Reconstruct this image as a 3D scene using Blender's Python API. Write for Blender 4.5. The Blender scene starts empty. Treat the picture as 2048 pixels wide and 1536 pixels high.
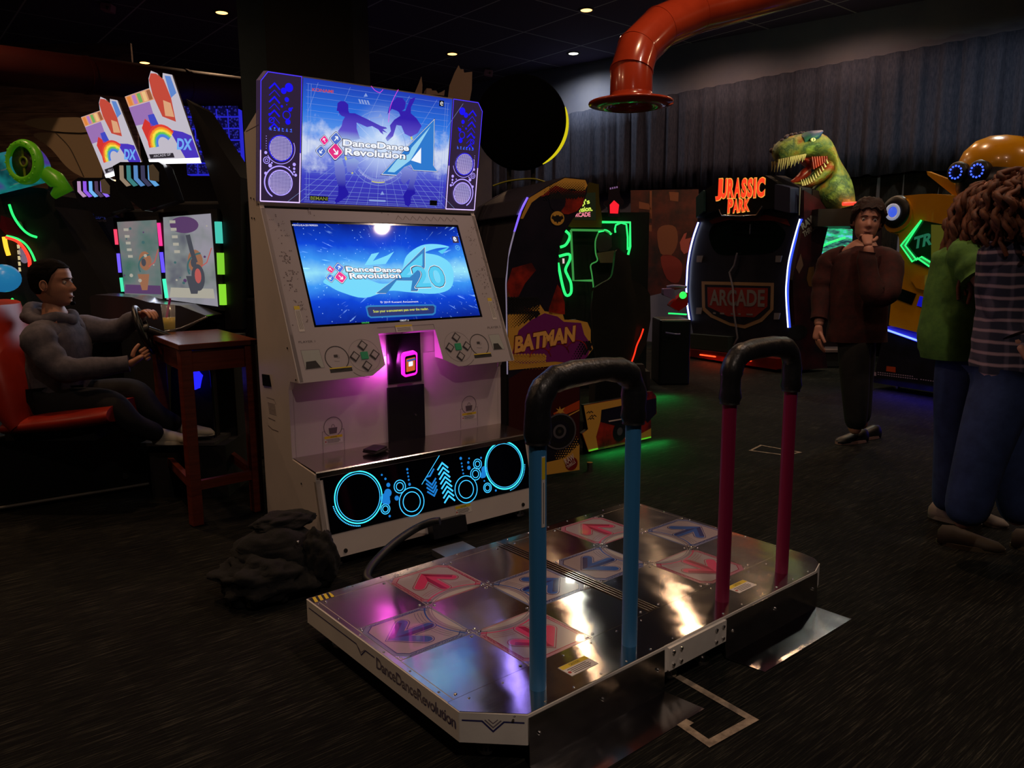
import bpy, bmesh, math, random
from mathutils import Vector, Matrix
from mathutils.noise import noise
random.seed(7)
PI = math.pi
SC = bpy.context.scene
COL = SC.collection

# ---------------------------------------------------------------- camera, world, exposure
FPX = 1551.0
CAMP = Vector((-2.0708, -2.1145, 1.405))
YAW, PIT, ROL = .6968, .1585, -.0061
_F = Vector((math.sin(YAW)*math.cos(PIT), math.cos(YAW)*math.cos(PIT), -math.sin(PIT)))
_R0 = Vector((math.cos(YAW), -math.sin(YAW), 0)); _U0 = _R0.cross(_F)
_R = _R0*math.cos(ROL) + _U0*math.sin(ROL); _U = -_R0*math.sin(ROL) + _U0*math.cos(ROL)
cam = bpy.data.cameras.new('camera'); cam.sensor_width = 36; cam.lens = FPX*36/2048
cam.clip_start = .05; cam.clip_end = 100
camo = bpy.data.objects.new('camera', cam); COL.objects.link(camo)
camo.matrix_world = Matrix(((_R.x, _U.x, -_F.x, CAMP.x), (_R.y, _U.y, -_F.y, CAMP.y), (_R.z, _U.z, -_F.z, CAMP.z), (0, 0, 0, 1)))
SC.camera = camo
W = bpy.data.worlds.new('world'); SC.world = W; W.use_nodes = True
W.node_tree.nodes['Background'].inputs[0].default_value = (.55, .6, .8, 1)
W.node_tree.nodes['Background'].inputs[1].default_value = .006
vs = SC.view_settings
vs.view_transform = 'Standard'; vs.look = 'None'; vs.gamma = 1; vs.use_curve_mapping = False
vs.exposure = 0.0
CEIL = 4.78
# recessed downlights of the hall, plus some unseen ones added to brighten panel, curtain and sail: x, y, colour kind ('w' warm, 'c' cool); those in the photo first
LAMPS = [(2.15, 9.07, 'w', 1), (2.10, 12.6, 'w', 1), (5.87, 8.86, 'w', 1), (5.97, 5.86, 'w', 1), (7.42, 7.59, 'c', 1),
         (-1.8, 5.9, 'w', 0), (-1.8, 2.2, 'w', 0), (2.29, -1.11, 'n', 0), (-1.9, -3.2, 'm', 0), (-5.6, 2.2, 'w', 0), (5.9, -1.6, 'w', 0), (5.9, 2.1, 'w', 0), (1.7, .4, 'w', 0), (7.7, 1.4, 'c', 0), (7.62, 5.1, 'w', 0), (8.0, 3.3, 'w', 0), (-1.3, 3.6, 'w', 0)]
def spot(x, y, e, col, size=2.8, z=CEIL-.03):
    l = bpy.data.lights.new('downlight_and_fill_beam', 'SPOT'); l.energy = e; l.color = col; l.spot_size = size; l.spot_blend = .9; l.shadow_soft_size = .08
    o = bpy.data.objects.new('downlight_and_fill_beam', l); COL.objects.link(o); o.location = (x, y, z)
for x, y, k, vis in LAMPS:
    spot(x, y, {'w': 108, 'n': 100, 'm': 200, 'c': 150}[k], {'w': (1, .60, .34), 'n': (1, .74, .60), 'm': (1, .76, .62), 'c': (.95, 1, .85)}[k])

# ---------------------------------------------------------------- frames: a pixel of the photograph to a point of the place
def ray(u, v): return _F + _R*((u-1024)/FPX) - _U*((v-768)/FPX)
def onz(u, v, z=0):
    d = ray(u, v); return CAMP + d*((z-CAMP.z)/d.z)
def dep(u, v, D): return CAMP + ray(u, v)*D
class Fr:                                   # a thing's own frame
    def __init__(s, loc=(0, 0, 0), rz=0):
        s.loc = Vector(loc); s.rz = rz; s.M = Matrix.Translation(s.loc) @ Matrix.Rotation(rz, 4, 'Z'); s.I = s.M.inverted()
    def lp(s, p): return s.I @ Vector(p)
    def ld(s, d): return s.I.to_3x3() @ Vector(d)
class Pl:                                   # a plane in a frame, with its own 2-D coordinates
    def __init__(s, fr, o, ux, uy):
        s.fr = fr; s.o = Vector(o); s.ux = Vector(ux).normalized(); s.uy = Vector(uy).normalized(); s.n = s.ux.cross(s.uy)
    def inv(s, u, v):
        c = s.fr.lp(CAMP); d = s.fr.ld(ray(u, v)); t = (s.o-c).dot(s.n)/d.dot(s.n); p = c+d*t-s.o
        return (p.dot(s.ux), p.dot(s.uy))
    def P(s, a, b, c=0): return s.o + s.ux*a + s.uy*b + s.n*c
    def q(s, pts): return [s.inv(u, v) for u, v in pts]
    def M(s): return Matrix(((s.ux.x, s.uy.x, s.n.x, s.o.x), (s.ux.y, s.uy.y, s.n.y, s.o.y), (s.ux.z, s.uy.z, s.n.z, s.o.z), (0, 0, 0, 1)))
WF = Fr()

# ---------------------------------------------------------------- materials
MT = {}
def mat(name, col=(.5, .5, .5), rough=.5, metal=0, em=None, es=1.0, spec=.5, aniso=0, alpha=1, trans=0, coat=0):
    if name in MT: return MT[name]
    m = bpy.data.materials.new(name); m.use_nodes = True; b = m.node_tree.nodes['Principled BSDF']; MT[name] = m
    b.inputs['Base Color'].default_value = (*col, 1); b.inputs['Roughness'].default_value = rough; b.inputs['Metallic'].default_value = metal
    b.inputs['Specular IOR Level'].default_value = spec; b.inputs['Anisotropic'].default_value = aniso
    b.inputs['Alpha'].default_value = alpha; b.inputs['Transmission Weight'].default_value = trans; b.inputs['Coat Weight'].default_value = coat
    if em: b.inputs['Emission Color'].default_value = (*em, 1); b.inputs['Emission Strength'].default_value = es
    m.diffuse_color = (*col, 1)
    return m
def srgb(r, g, b):
    f = lambda c: (c/255/12.92) if c/255 <= .04045 else ((c/255+.055)/1.055)**2.4
    return (f(r), f(g), f(b))
def emi(name, rgb, s=1.0, rough=.4): return mat(name, (.01, .01, .01), rough, em=srgb(*rgb), es=s)
class NT:                                   # node helper
    def __init__(s, m): s.t = m.node_tree; s.b = s.t.nodes['Principled BSDF']
    def n(s, typ, **kw):
        x = s.t.nodes.new('ShaderNode'+typ)
        for k, v in kw.items():
            if k.startswith('i_'):
                kk = k[2:]; x.inputs[int(kk) if kk.isdigit() else kk.replace('_', ' ')].default_value = v
            else: setattr(x, k, v)
        return x
    def l(s, a, ao, b, bi): s.t.links.new(a.outputs[ao], (s.b if b is None else b).inputs[bi])
    def obj(s, scale=(1, 1, 1), loc=(0, 0, 0), rot=(0, 0, 0)):
        c = s.n('TexCoord'); m = s.n('Mapping'); m.inputs['Location'].default_value = loc; m.inputs['Scale'].default_value = scale; m.inputs['Rotation'].default_value = rot
        s.l(c, 'Object', m, 'Vector'); return m
    def noise(s, vec, scale, detail=4, rough=.6):
        x = s.n('TexNoise', i_Scale=scale, i_Detail=detail, i_Roughness=rough); s.l(vec, 0, x, 'Vector'); return x
    def ramp(s, src, so, stops, interp='LINEAR'):
        r = s.n('ValToRGB'); e = r.color_ramp; e.interpolation = interp
        while len(e.elements) < len(stops): e.elements.new(.5)
        for k, (p, c) in enumerate(stops): e.elements[k].position = p; e.elements[k].color = (*c, 1)
        s.l(src, so, r, 0); return r
    def math(s, op, a, b=None, va=0, vb=0):
        x = s.n('Math', operation=op); x.inputs[0].default_value = va; x.inputs[1].default_value = vb
        if a is not None: s.l(a[0], a[1], x, 0)
        if b is not None: s.l(b[0], b[1], x, 1)
        return x
    def bump(s, src, so, st, dist=.01):
        x = s.n('Bump', i_Strength=st, i_Distance=dist); s.l(src, so, x, 'Height'); s.l(x, 0, None, 'Normal'); return x
def noisy(name, c1, c2, scale=20, rough=.6, bump=0, stretch=(1, 1, 1), lo=.35, hi=.65, **kw):
    if name in MT: return MT[name]
    m = mat(name, c1, rough, **kw); t = NT(m); v = t.obj(stretch); n = t.noise(v, scale)
    r = t.ramp(n, 'Fac', [(lo, c1), (hi, c2)]); t.l(r, 0, None, 'Base Color')
    if bump: t.bump(n, 'Fac', bump)
    return m

# ---------------------------------------------------------------- mesh builders
def _tris(poly):
    return list(range(len(poly)))
class MB:
    def __init__(s): s.v = []; s.f = []; s.m = []; s.sm = []; s.mats = []
    def mi(s, m):
        if m not in s.mats: s.mats.append(m)
        return s.mats.index(m)
    def add(s, vs_, fs, m, smooth=False, M=None):
        o = len(s.v); k = s.mi(m)
        s.v += [tuple((M @ Vector(p)) if M else p) for p in vs_]
        for f in fs: s.f.append([i+o for i in f]); s.m.append(k); s.sm.append(smooth)
        return s
    def box(s, c, d, m, M=None, taper=1):
        x, y, z = [q/2 for q in d]; vv = []
        for dz in (-1, 1):
            t = 1 if dz < 0 else taper
            for dx, dy in ((-1, -1), (1, -1), (1, 1), (-1, 1)): vv.append((c[0]+dx*x*t, c[1]+dy*y*t, c[2]+dz*z))
        return s.add(vv, [(3, 2, 1, 0), (4, 5, 6, 7), (0, 1, 5, 4), (1, 2, 6, 5), (2, 3, 7, 6), (3, 0, 4, 7)], m, False, M)
    def prism(s, P, poly, c0, c1, m, mside=None):      # P: plane; poly in its coordinates; c0..c1 along its normal
        n = len(poly)
        ar = sum(poly[i][0]*poly[(i+1) % n][1]-poly[(i+1) % n][0]*poly[i][1] for i in range(n))
        if ar < 0: poly = poly[::-1]
        if c0 > c1: c0, c1 = c1, c0
        vv = [P.P(a, b, c0) for a, b in poly]+[P.P(a, b, c1) for a, b in poly]
        s.add(vv, [list(range(n, 2*n))], m); s.add(vv, [list(range(n))[::-1]], mside or m)
        return s.add(vv, [(i, (i+1) % n, n+(i+1) % n, n+i) for i in range(n)], mside or m)
    def loft(s, rings, m, smooth=True, cap=True, closed=True, M=None):
        n = len(rings[0]); vv = [p for r in rings for p in r]; ff = []
        for k in range(len(rings)-1):
            for i in range(n if closed else n-1):
                j = (i+1) % n; ff.append((k*n+i, k*n+j, (k+1)*n+j, (k+1)*n+i))
        s.add(vv, ff, m, smooth, M)
        if cap: s.add(rings[0], [list(range(n))[::-1]], m, False, M); s.add(rings[-1], [list(range(n))], m, False, M)
        return s
    def tube(s, path, r, m, n=12, closed=False, smooth=True, flat=1):
        path = [Vector(p) for p in path]; N = len(path); rs = r if isinstance(r, (list, tuple)) else [r]*N; rings = []
        up = None
        for i, p in enumerate(path):
            if closed: t = path[(i+1) % N]-path[i-1]
            else: t = path[min(i+1, N-1)]-path[max(i-1, 0)]
            t.normalize()
            if up is None:
                up = Vector((0, 0, 1)) if abs(t.z) < .9 else Vector((1, 0, 0))
            a = t.cross(up)
            if a.length < 1e-4: a = t.orthogonal()
            a.normalize(); b = a.cross(t).normalized(); up = b
            rings.append([p+(a*math.cos(2*PI*k/n)+b*math.sin(2*PI*k/n)*flat)*rs[i] for k in range(n)])
        if closed: rings.append(rings[0])
        return s.loft(rings, m, smooth, not closed)
    def cyl(s, p0, p1, r0, r1, m, n=20, smooth=True):
        p0 = Vector(p0); p1 = Vector(p1); t = (p1-p0).normalized(); a = t.orthogonal().normalized(); b = t.cross(a)
        rg = lambda p, r: [p+(a*math.cos(2*PI*k/n)+b*math.sin(2*PI*k/n))*r for k in range(n)]
        return s.loft([rg(p0, r0), rg(p1, r1)], m, smooth)
    def lathe(s, prof, m, M=None, n=24, smooth=True):
        return s.loft([[(r*math.cos(2*PI*k/n), r*math.sin(2*PI*k/n), z) for k in range(n)] for r, z in prof], m, smooth, prof[0][0] < .002 and prof[-1][0] < .002, True, M)
    def sph(s, c, r, m, nu=16, nv=10, M=None):
        rx, ry, rz = r if isinstance(r, (tuple, list)) else (r, r, r); rings = []
        for j in range(nv+1):
            t = -PI/2+PI*j/nv; cz = max(math.cos(t), 1e-3)
            rings.append([(c[0]+rx*cz*math.cos(2*PI*k/nu), c[1]+ry*cz*math.sin(2*PI*k/nu), c[2]+rz*math.sin(t)) for k in range(nu)])
        return s.loft(rings, m, True, False, True, M)
    # flat artwork on a plane, lying c above it
    def poly(s, P, pts, m, c=.001): return s.add([P.P(a, b, c) for a, b in pts], [list(range(len(pts)))], m)
    def pix(s, P, pts, m, c=.001): return s.poly(P, P.q(pts), m, c)
    def rect(s, P, a, b, w, h, m, c=.001): return s.poly(P, [(a, b), (a+w, b), (a+w, b+h), (a, b+h)], m, c)
    def line(s, P, pts, w, m, c=.001, closed=False):
        n = len(pts)
        if closed: pts = list(pts)+[pts[0]]; n += 1
        L = []; Rr = []
        for i in range(n):
            p = Vector(pts[i]).to_2d() if False else Vector((pts[i][0], pts[i][1]))
            a = Vector(pts[i-1][:2]) if i > 0 else (Vector(pts[-2][:2]) if closed else None)
            b = Vector(pts[i+1][:2]) if i < n-1 else (Vector(pts[1][:2]) if closed else None)
            d1 = (p-a).normalized() if a is not None else None; d2 = (b-p).normalized() if b is not None else None
            if d1 is None: d1 = d2
            if d2 is None: d2 = d1
            t = (d1+d2); t = t.normalized() if t.length > 1e-6 else d1
            nn = Vector((-t.y, t.x)); k = 1/max(.35, nn.dot(Vector((-d1.y, d1.x))))
            L.append(P.P(p.x+nn.x*w/2*k, p.y+nn.y*w/2*k, c)); Rr.append(P.P(p.x-nn.x*w/2*k, p.y-nn.y*w/2*k, c))
        return s.add(Rr+L, [(i, i+1, n+i+1, n+i) for i in range(n-1)], m)
    def ring(s, P, a, b, r, w, m, c=.001, t0=0, t1=2*PI, n=40, ry=None):
        ry = ry or r; full = abs(t1-t0-2*PI) < 1e-6
        pts = [(a+r*math.cos(t0+(t1-t0)*k/n), b+ry*math.sin(t0+(t1-t0)*k/n)) for k in range(n+(0 if full else 1))]
        return s.line(P, pts, w, m, c, full)
    def disc(s, P, a, b, r, m, c=.001, n=28, ry=None):
        ry = ry or r; return s.poly(P, [(a+r*math.cos(2*PI*k/n), b+ry*math.sin(2*PI*k/n)) for k in range(n)], m, c)
    def text(s, P, st, a, b, w, h, m, c=.001, shear=0, bold=0, rot=0, extr=0, fit=True, spacing=1):
        cu = bpy.data.curves.new('lettering', 'FONT'); cu.body = st; cu.size = 1; cu.shear = shear; cu.offset = bold; cu.extrude = 0; cu.space_character = spacing; cu.resolution_u = 3
        ob = bpy.data.objects.new('lettering', cu); me = bpy.data.meshes.new_from_object(ob)
        xs = [v.co.x for v in me.vertices]; ys = [v.co.y for v in me.vertices]
        if not xs: return s
        x0, x1, y0, y1 = min(xs), max(xs), min(ys), max(ys); cr, sr = math.cos(rot), math.sin(rot)
        if w is None: w = (x1-x0)*h/(y1-y0)
        vv = []
        for v in me.vertices:
            x = (v.co.x-x0)/(x1-x0)*w; y = (v.co.y-y0)/(y1-y0)*h
            vv.append(P.P(a+x*cr-y*sr, b+x*sr+y*cr, c))
        s.add(vv, [list(p.vertices) for p in me.polygons], m)
        bpy.data.objects.remove(ob); bpy.data.meshes.remove(me); bpy.data.curves.remove(cu)
        return s
    def ptext(s, P, st, p0, p1, ph, m, c=.001, **kw):  # baseline from pixel p0 to p1, cap height ph pixels above p0
        a0 = Vector(P.inv(*p0)); a1 = Vector(P.inv(*p1)); h = abs((Vector(P.inv(p0[0], p0[1]-ph))-a0).length)
        d = a1-a0; return s.text(P, st, a0.x, a0.y, d.length, h, m, c, rot=math.atan2(d.y, d.x), **kw)
    def build(s, name, parent=None, bevel=0, sub=0, **props):
        me = bpy.data.meshes.new(name); me.from_pydata([tuple(p) for p in s.v], [], s.f)
        for m in s.mats: me.materials.append(m)
        for p, k, sm in zip(me.polygons, s.m, s.sm): p.material_index = k; p.use_smooth = sm
        me.update()
        o = bpy.data.objects.new(name, me); COL.objects.link(o)
        if parent: o.parent = parent
        if bevel:
            b = o.modifiers.new('bevel', 'BEVEL'); b.width = bevel; b.segments = 2; b.limit_method = 'ANGLE'; b.angle_limit = .6
        if sub: u = o.modifiers.new('sub', 'SUBSURF'); u.levels = u.render_levels = sub
        for k, v in props.items(): o[k] = v
        return o
def thing(name, label, cat, fr=None, group=None):
    o = bpy.data.objects.new(name, None); COL.objects.link(o); o.empty_display_size = .1
    if fr: o.matrix_world = fr.M
    o['label'] = label; o['category'] = cat
    if group: o['group'] = group
    return o
def tag(o, label, cat, group=None):
    o['label'] = label; o['category'] = cat
    if group: o['group'] = group
    return o
def adopt(o, parent, pfr, fr): o.parent = parent; o.matrix_basis = pfr.M.inverted() @ fr.M; return o
def dup(root, M=None, label=None, group=None):
    r = root.copy(); COL.objects.link(r)
    if M: r.matrix_world = M
    if label: r['label'] = label
    if group: r['group'] = group
    for ch in list(root.children):
        c = ch.copy(); COL.objects.link(c); c.parent = r
        for g in list(ch.children): d = g.copy(); COL.objects.link(d); d.parent = c
    return r

BLACK = mat('black_plastic', srgb(22, 22, 24), .45)
DARK = mat('dark_matte', srgb(14, 14, 16), .8)
GLOSS = mat('gloss_black', srgb(8, 8, 10), .12)
CHROME = mat('chrome', (.75, .73, .7), .18, 1)
WHITE = mat('white_print', (.8, .8, .8), .5)
STEEL = mat('brushed_steel', (.62, .6, .58), .2, 1)
ZP = lambda fr, z: Pl(fr, (0, 0, z), (1, 0, 0), (0, 1, 0))      # level plane
def smooth_closed(pts, n=6):
    out = []; N = len(pts)
    for i in range(N):
        p0, p1, p2, p3 = [Vector(pts[(i+k-1) % N]) for k in range(4)]
        for k in range(n):
            t = k/n; out.append(tuple(.5*((2*p1)+(p2-p0)*t+(2*p0-5*p1+4*p2-p3)*t*t+(3*p1-p0-3*p2+p3)*t**3)))
    return out
def spline(pts, n=6):
    out = []; N = len(pts)
    for i in range(N-1):
        p0 = Vector(pts[max(i-1, 0)]); p1 = Vector(pts[i]); p2 = Vector(pts[i+1]); p3 = Vector(pts[min(i+2, N-1)])
        for k in range(n):
            t = k/n; out.append(tuple(.5*((2*p1)+(p2-p0)*t+(2*p0-5*p1+4*p2-p3)*t*t+(3*p1-p0-3*p2+p3)*t**3)))
    out.append(tuple(pts[-1])); return out

# ================================================================ the setting
def structure(mb, name, **k): return mb.build(name, kind='structure', **k)
# carpet: dark, streaky woven tiles
m = mat('carpet', (.02, .02, .018), .95, spec=.15); t = NT(m)
v = t.obj((3.0, 90, 1)); n1 = t.noise(v, 1.9, 4, .7)
v2 = t.obj((1, 1, 1)); ch = t.n('TexChecker', i_Scale=2.0); t.l(v2, 0, ch, 'Vector')
n2 = t.noise(v2, 1.3, 3, .6)
r1 = t.ramp(n1, 'Fac', [(.40, srgb(10, 11, 11)), (.54, srgb(25, 26, 23)), (.68, srgb(74, 72, 62))])
mx = t.n('MixRGB', blend_type='MULTIPLY'); mx.inputs[0].default_value = .8; t.l(r1, 0, mx, 1)
r2 = t.ramp(n2, 'Fac', [(.35, (.42, .42, .42)), (.7, (1, 1, 1))]); t.l(r2, 0, mx, 2)
mx2 = t.n('MixRGB', blend_type='MULTIPLY'); mx2.inputs[0].default_value = .35; t.l(mx, 0, mx2, 1); t.l(ch, 'Color', mx2, 2)
ch.inputs['Color1'].default_value = (1, 1, 1, 1); ch.inputs['Color2'].default_value = (.35, .35, .35, 1)
t.l(mx2, 0, None, 'Base Color'); t.bump(n1, 'Fac', .5, .004)
FLW = Pl(WF, (0, 0, 0), (1, 0, 0), (0, 1, 0))
def hall_poly(z): return [(-8, -7, z), (11.4, -7, z), (6.4, 15.2, z), (-8, 15.2, z)]
structure(MB().add(hall_poly(0), [(0, 1, 2, 3)], m), 'floor')
m = mat('ceiling_tile', srgb(40, 38, 46), .9); t = NT(m); v = t.obj((1, 1, 1), rot=(0, 0, 0))
br = t.n('TexBrick', offset=0, squash=1); br.inputs['Scale'].default_value = 1; br.inputs['Mortar Size'].default_value = .012
br.inputs['Brick Width'].default_value = 1.2; br.inputs['Row Height'].default_value = 1.2
br.inputs['Color1'].default_value = (*srgb(92, 80, 112), 1); br.inputs['Color2'].default_value = (*srgb(80, 72, 104), 1); br.inputs['Mortar'].default_value = (*srgb(190, 190, 200), 1)
t.l(v, 0, br, 'Vector'); t.l(br, 'Color', None, 'Base Color')
structure(MB().add(hall_poly(CEIL), [(3, 2, 1, 0)], m), 'ceiling')
WALLM = noisy('dark_wall_paint', srgb(104, 106, 136), srgb(116, 116, 140), 2, .8)
hp = [Vector(p) for p in hall_poly(0)]
for nm, i, j in (('wall_near', 0, 1), ('wall_right', 1, 2), ('wall_far', 2, 3), ('wall_left', 3, 0)):
    a, b = hp[i], hp[j]; d = (b-a).normalized(); n_ = Vector((d.y, -d.x, 0))*.15
    a2, b2 = a+n_, b+n_; up = Vector((0, 0, CEIL))
    structure(MB().add([a, b, b2, a2, a+up, b+up, b2+up, a2+up], [(3, 2, 1, 0), (4, 5, 6, 7), (1, 0, 4, 5), (2, 1, 5, 6), (3, 2, 6, 7), (0, 3, 7, 4)], mat('wall_dark', srgb(30, 30, 40), .9) if nm != 'wall_right' else WALLM), nm)

# ================================================================ the dance game cabinet
FC = Fr((.085, 1.4, 0), -.028); HW = .635
DG = thing('dance_game_cabinet', 'tall white dance arcade cabinet with lit blue marquee, big blue screen and cyan ring graphics', 'arcade machine', FC)
SL = Pl(FC, (0, -.19, .848), (1, 0, 0), (0, .361, .812))
MQ = Pl(FC, (0, .173, 1.689), (1, 0, 0), (0, -.098, .586))
KK = Pl(FC, (0, -.403, .06), (1, 0, 0), (0, .088, .38))
RC = Pl(FC, (0, -.061, .461), (1, 0, 0), (0, 0, 1))
SDL = Pl(FC, (-HW, 0, 0), (0, -1, 0), (0, 0, 1)); SDR = Pl(FC, (HW, 0, 0), (0, 1, 0), (0, 0, 1))
CAB = noisy('cabinet_white', srgb(205, 196, 190), srgb(196, 188, 184), 3, .42)
CAB2 = mat('cabinet_grey_print', srgb(96, 86, 90), .5)
prof = [(.304, .05), (.325, 2.03), (.125, 2.11), (.185, 1.68), (.171, 1.66), (-.19, .848), (-.085, .845), (-.061, .80), (-.061, .461), (-.315, .44), (-.403, .06)]
mb = MB().prism(SDL, [(-y, z) for y, z in prof], 0, -.022, CAB)
side = mb.build('side_panel', DG, bevel=.003)
mb = MB()                       # fittings on the left side: lock plate, rating plate, screws
for pts, mm in ((((525, 748), (539, 750), (543, 773), (527, 771)), mat('lock_black', srgb(14, 14, 15), 1, spec=.05)),):
    mb.prism(SDL, SDL.q(pts), 0, .004, mm)
mb.build('lock_plate', DG)
mb = MB(); kb = lambda x, y: (500+x/3.303, 740+y/3.303)
mb.line(SDL, SDL.q([kb(110, 180), kb(160, 195), kb(172, 225)]), .002, CAB2, .001)
for y in range(8): mb.line(SDL, SDL.q([kb(118+y*1.5, 215+y*10), kb(165+y*1.5, 228+y*10)]), .002, CAB2, .001)
mb.line(SDL, SDL.q([kb(122, 315), kb(168, 335)]), .003, CAB2, .001); mb.line(SDL, SDL.q([kb(120, 365), kb(150, 392), kb(188, 405)]), .003, CAB2, .001)
mb.build('rating_label', DG)
for (u, v) in ((502, 396), (508, 398), (504, 436), (509, 437), (517, 408), (603, 967), (575, 696), (592, 760)):
    a, b = SDL.inv(u, v); MB().cyl(SDL.P(a, b, -.001), SDL.P(a, b, .003), .005, .004, DARK, 10).build('screw', DG)
a = Vector(SDL.inv(497, 262)); b = Vector(SDL.inv(519, 250))
MB().line(SDL, SDL.q([(492, 263), (518, 249)]), .003, CAB2, .0008).build('panel_seam', DG)
MB().prism(SDR, [(y, z) for y, z in prof], 0, -.022, CAB).build('side_panel', DG, bevel=.003)
# body behind the panels
mb = MB(); bod = [(.28, .09), (.3, 2.0), (.15, 2.05), (.19, 1.68), (.03, 1.3), (-.045, .83), (-.045, .46), (-.29, .42), (-.38, .09)]
mb.prism(SDL, [(-y, z) for y, z in bod], -.024, -(2*HW-.024), DARK); mb.build('inner_carcass', DG)
MB().prism(RC, [(-HW+.02, -.01), (HW-.02, -.01), (HW-.02, .46), (-HW+.02, .46)], -.012, 0, CAB).build('lower_front_panel', DG)
# shelf of brushed steel
ss = mat('shelf_steel', (.6, .55, .5), .16, 1); NT(ss)
MB().prism(SDL, [(.061, .468), (.317, .452), (.322, .446), (.330, .424), (.322, .424), (.30, .43), (.061, .452)], -.004, -(2*HW-.004), ss).build('steel_shelf', DG, bevel=.002)
# kick panel with neon graphics
mb = MB(); mb.prism(KK, [(-HW, -.005), (HW, -.005), (HW, .36), (-HW, .36)], -.02, 0, CAB)
mb.build('kick_panel', DG, bevel=.003)
ACR = mat('black_acrylic', srgb(4, 6, 16), .06, coat=.3)
CYR = mat('neon_cyan', (.01, .01, .01), .4, em=srgb(60, 190, 255), es=1.35)
CYD = mat('neon_cyan_dim', (.01, .01, .01), .4, em=srgb(30, 140, 235), es=.75)
CYG = mat('neon_aqua', (.01, .01, .01), .4, em=srgb(60, 225, 245), es=1.35)
VIO = emi('neon_violet', (150, 60, 255), 1.0)
KA = Vector(KK.inv(*kb(470, 712))); KB_ = Vector(KK.inv(*kb(528, 1090)))
mb = MB(); x0 = -HW+.035; y0 = KK.inv(*kb(528, 1090))[1]; y1 = KK.inv(*kb(470, 712))[1]
mb.prism(KK, [(x0, y0), (-x0, y0), (-x0, y1), (x0, y1)], .0, .003, ACR)
def kring(cx, cy, ex, ey, w, mm, c=.0045, n=56):   # ring given by its centre and its right and top points in the crop of the photo
    a, b = KK.inv(*kb(cx, cy)); r = abs(KK.inv(*kb(ex, ey))[0]-a); mb.ring(KK, a, b, r, w, mm, c, n=n); return a, b, r
def kdot(cx, cy, r, mm=CYD, c=.0045): a, b = KK.inv(*kb(cx, cy)); mb.disc(KK, a, b, r, mm, c, 18)
A, B, R = kring(716, 840, 868, 815, .006, CYG); mb.ring(KK, A, B, R-.011, .0035, CYR, .0045, n=56)
for k in range(22):
    t = math.radians(188+k*3.6); mb.disc(KK, A+(R+.012)*math.cos(t), B+(R+.012)*math.sin(t), .0032, CYR, .0045, 10)
A, B, R2 = kring(1678, 630, 1798, 602, .0075, CYG); mb.ring(KK, A, B, R2-.010, .003, CYR, .0045, n=56)
R = R2
for k in range(22):
    t = math.radians(352-k*3.6); mb.disc(KK, A+(R+.012)*math.cos(t), B+(R+.012)*math.sin(t), .0028, CYR, .0045, 10)
for cx, cy, ex, ey in ((1066, 870, 1146, 857), (1066, 870, 1122, 861), (1425, 788, 1497, 776), (1425, 788, 1473, 780), (987, 770, 1024, 764), (987, 770, 1010, 766), (892, 918, 921, 913), (892, 918, 910, 915), (1487, 687, 1519, 682), (1487, 687, 1507, 684), (1500, 621, 1526, 617), (1500, 621, 1515, 619), (1566, 778, 1591, 774), (1566, 778, 1582, 775)):
    kring(cx, cy, ex, ey, .0042, CYR)
for cx, cy, r in ((890, 850, .026), (908, 812, .02), (905, 870, .016), (967, 846, .012), (911, 759, .0105), (892, 719, .006), (868, 693, .005), (920, 965, .006), (1051, 755, .0075), (1046, 726, .005), (1043, 703, .005), (1039, 680, .005), (1036, 656, .006), (1545, 660, .02), (1540, 690, .018), (1530, 700, .012), (1443, 646, .0105), (1439, 611, .007), (1444, 584, .005), (1389, 584, .008), (1395, 617, .005), (1398, 638, .005), (1402, 661, .005), (1406, 684, .005), (1523, 580, .0055), (1545, 733, .005), (1621, 796, .006)):
    kdot(cx, cy, r)
for k in range(5):        # chevrons pointing down, then up
    p = [kb(1152+k*4, 700+k*27-5), kb(1190+k*5+4, 735+k*24), kb(1222+k*3, 690+k*24)] if k else [kb(1163, 706), kb(1186, 700), kb(1212, 652)]
    mb.line(KK, KK.q(p), .0085, CYD, .0045)
for k in range(8):
    dy = k*31; dx = k*6.5; mb.line(KK, KK.q([kb(1236+dx, 662+dy), kb(1266+dx, 614+dy), kb(1306+dx, 646+dy)]), .0085, CYR, .0045)
mb.line(KK, KK.q([kb(1256, 552), kb(1132, 756)]), .003, CYR, .0045)
mb.build('neon_panel', DG)
for (cx, cy) in ((530, 1150), (533, 1220), (632, 1193), (1804, 889)):
    a, b = KK.inv(*kb(cx, cy)); MB().cyl(KK.P(a, b, -.001), KK.P(a, b, .005), .011 if cx in (632, 1804) else .004, .009 if cx in (632, 1804) else .003, BLACK, 12).build('bolt', DG)
# caution label low on the kick panel
YEL = mat('caution_yellow', srgb(225, 200, 40), .5); LAB = mat('label_white', srgb(215, 210, 205), .5); INK = mat('label_ink', srgb(60, 55, 55), .6)
def caution(name, P, a, b, w, h, parent, rot=0, head='CAUTION'):
    cr, sr = math.cos(rot), math.sin(rot); Q = Pl(P.fr, P.P(a, b, 0), P.ux*cr+P.uy*sr, P.uy*cr-P.ux*sr); m_ = MB()
    m_.prism(Q, [(0, 0), (w, 0), (w, h), (0, h)], 0, .0012, LAB)
    m_.rect(Q, .002, h*.66, w-.004, h*.32, YEL, .0016); m_.text(Q, head, w*.33, h*.71, w*.36, h*.2, INK, .002)
    for k in range(4): m_.rect(Q, w*(.16 if k else .1), h*(.5-.13*k), w*(.7-.08*(k == 3)), h*.05, INK, .0016)
    m_.disc(Q, w*.08, h*.3, min(w, h)*.1, mat('label_red', srgb(170, 60, 50), .5), .0016, 12)
    return m_.build(name, parent)
a, b = KK.inv(*kb(1360, 960)); caution('caution_label', KK, a, b, .10, .045, DG)
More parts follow.
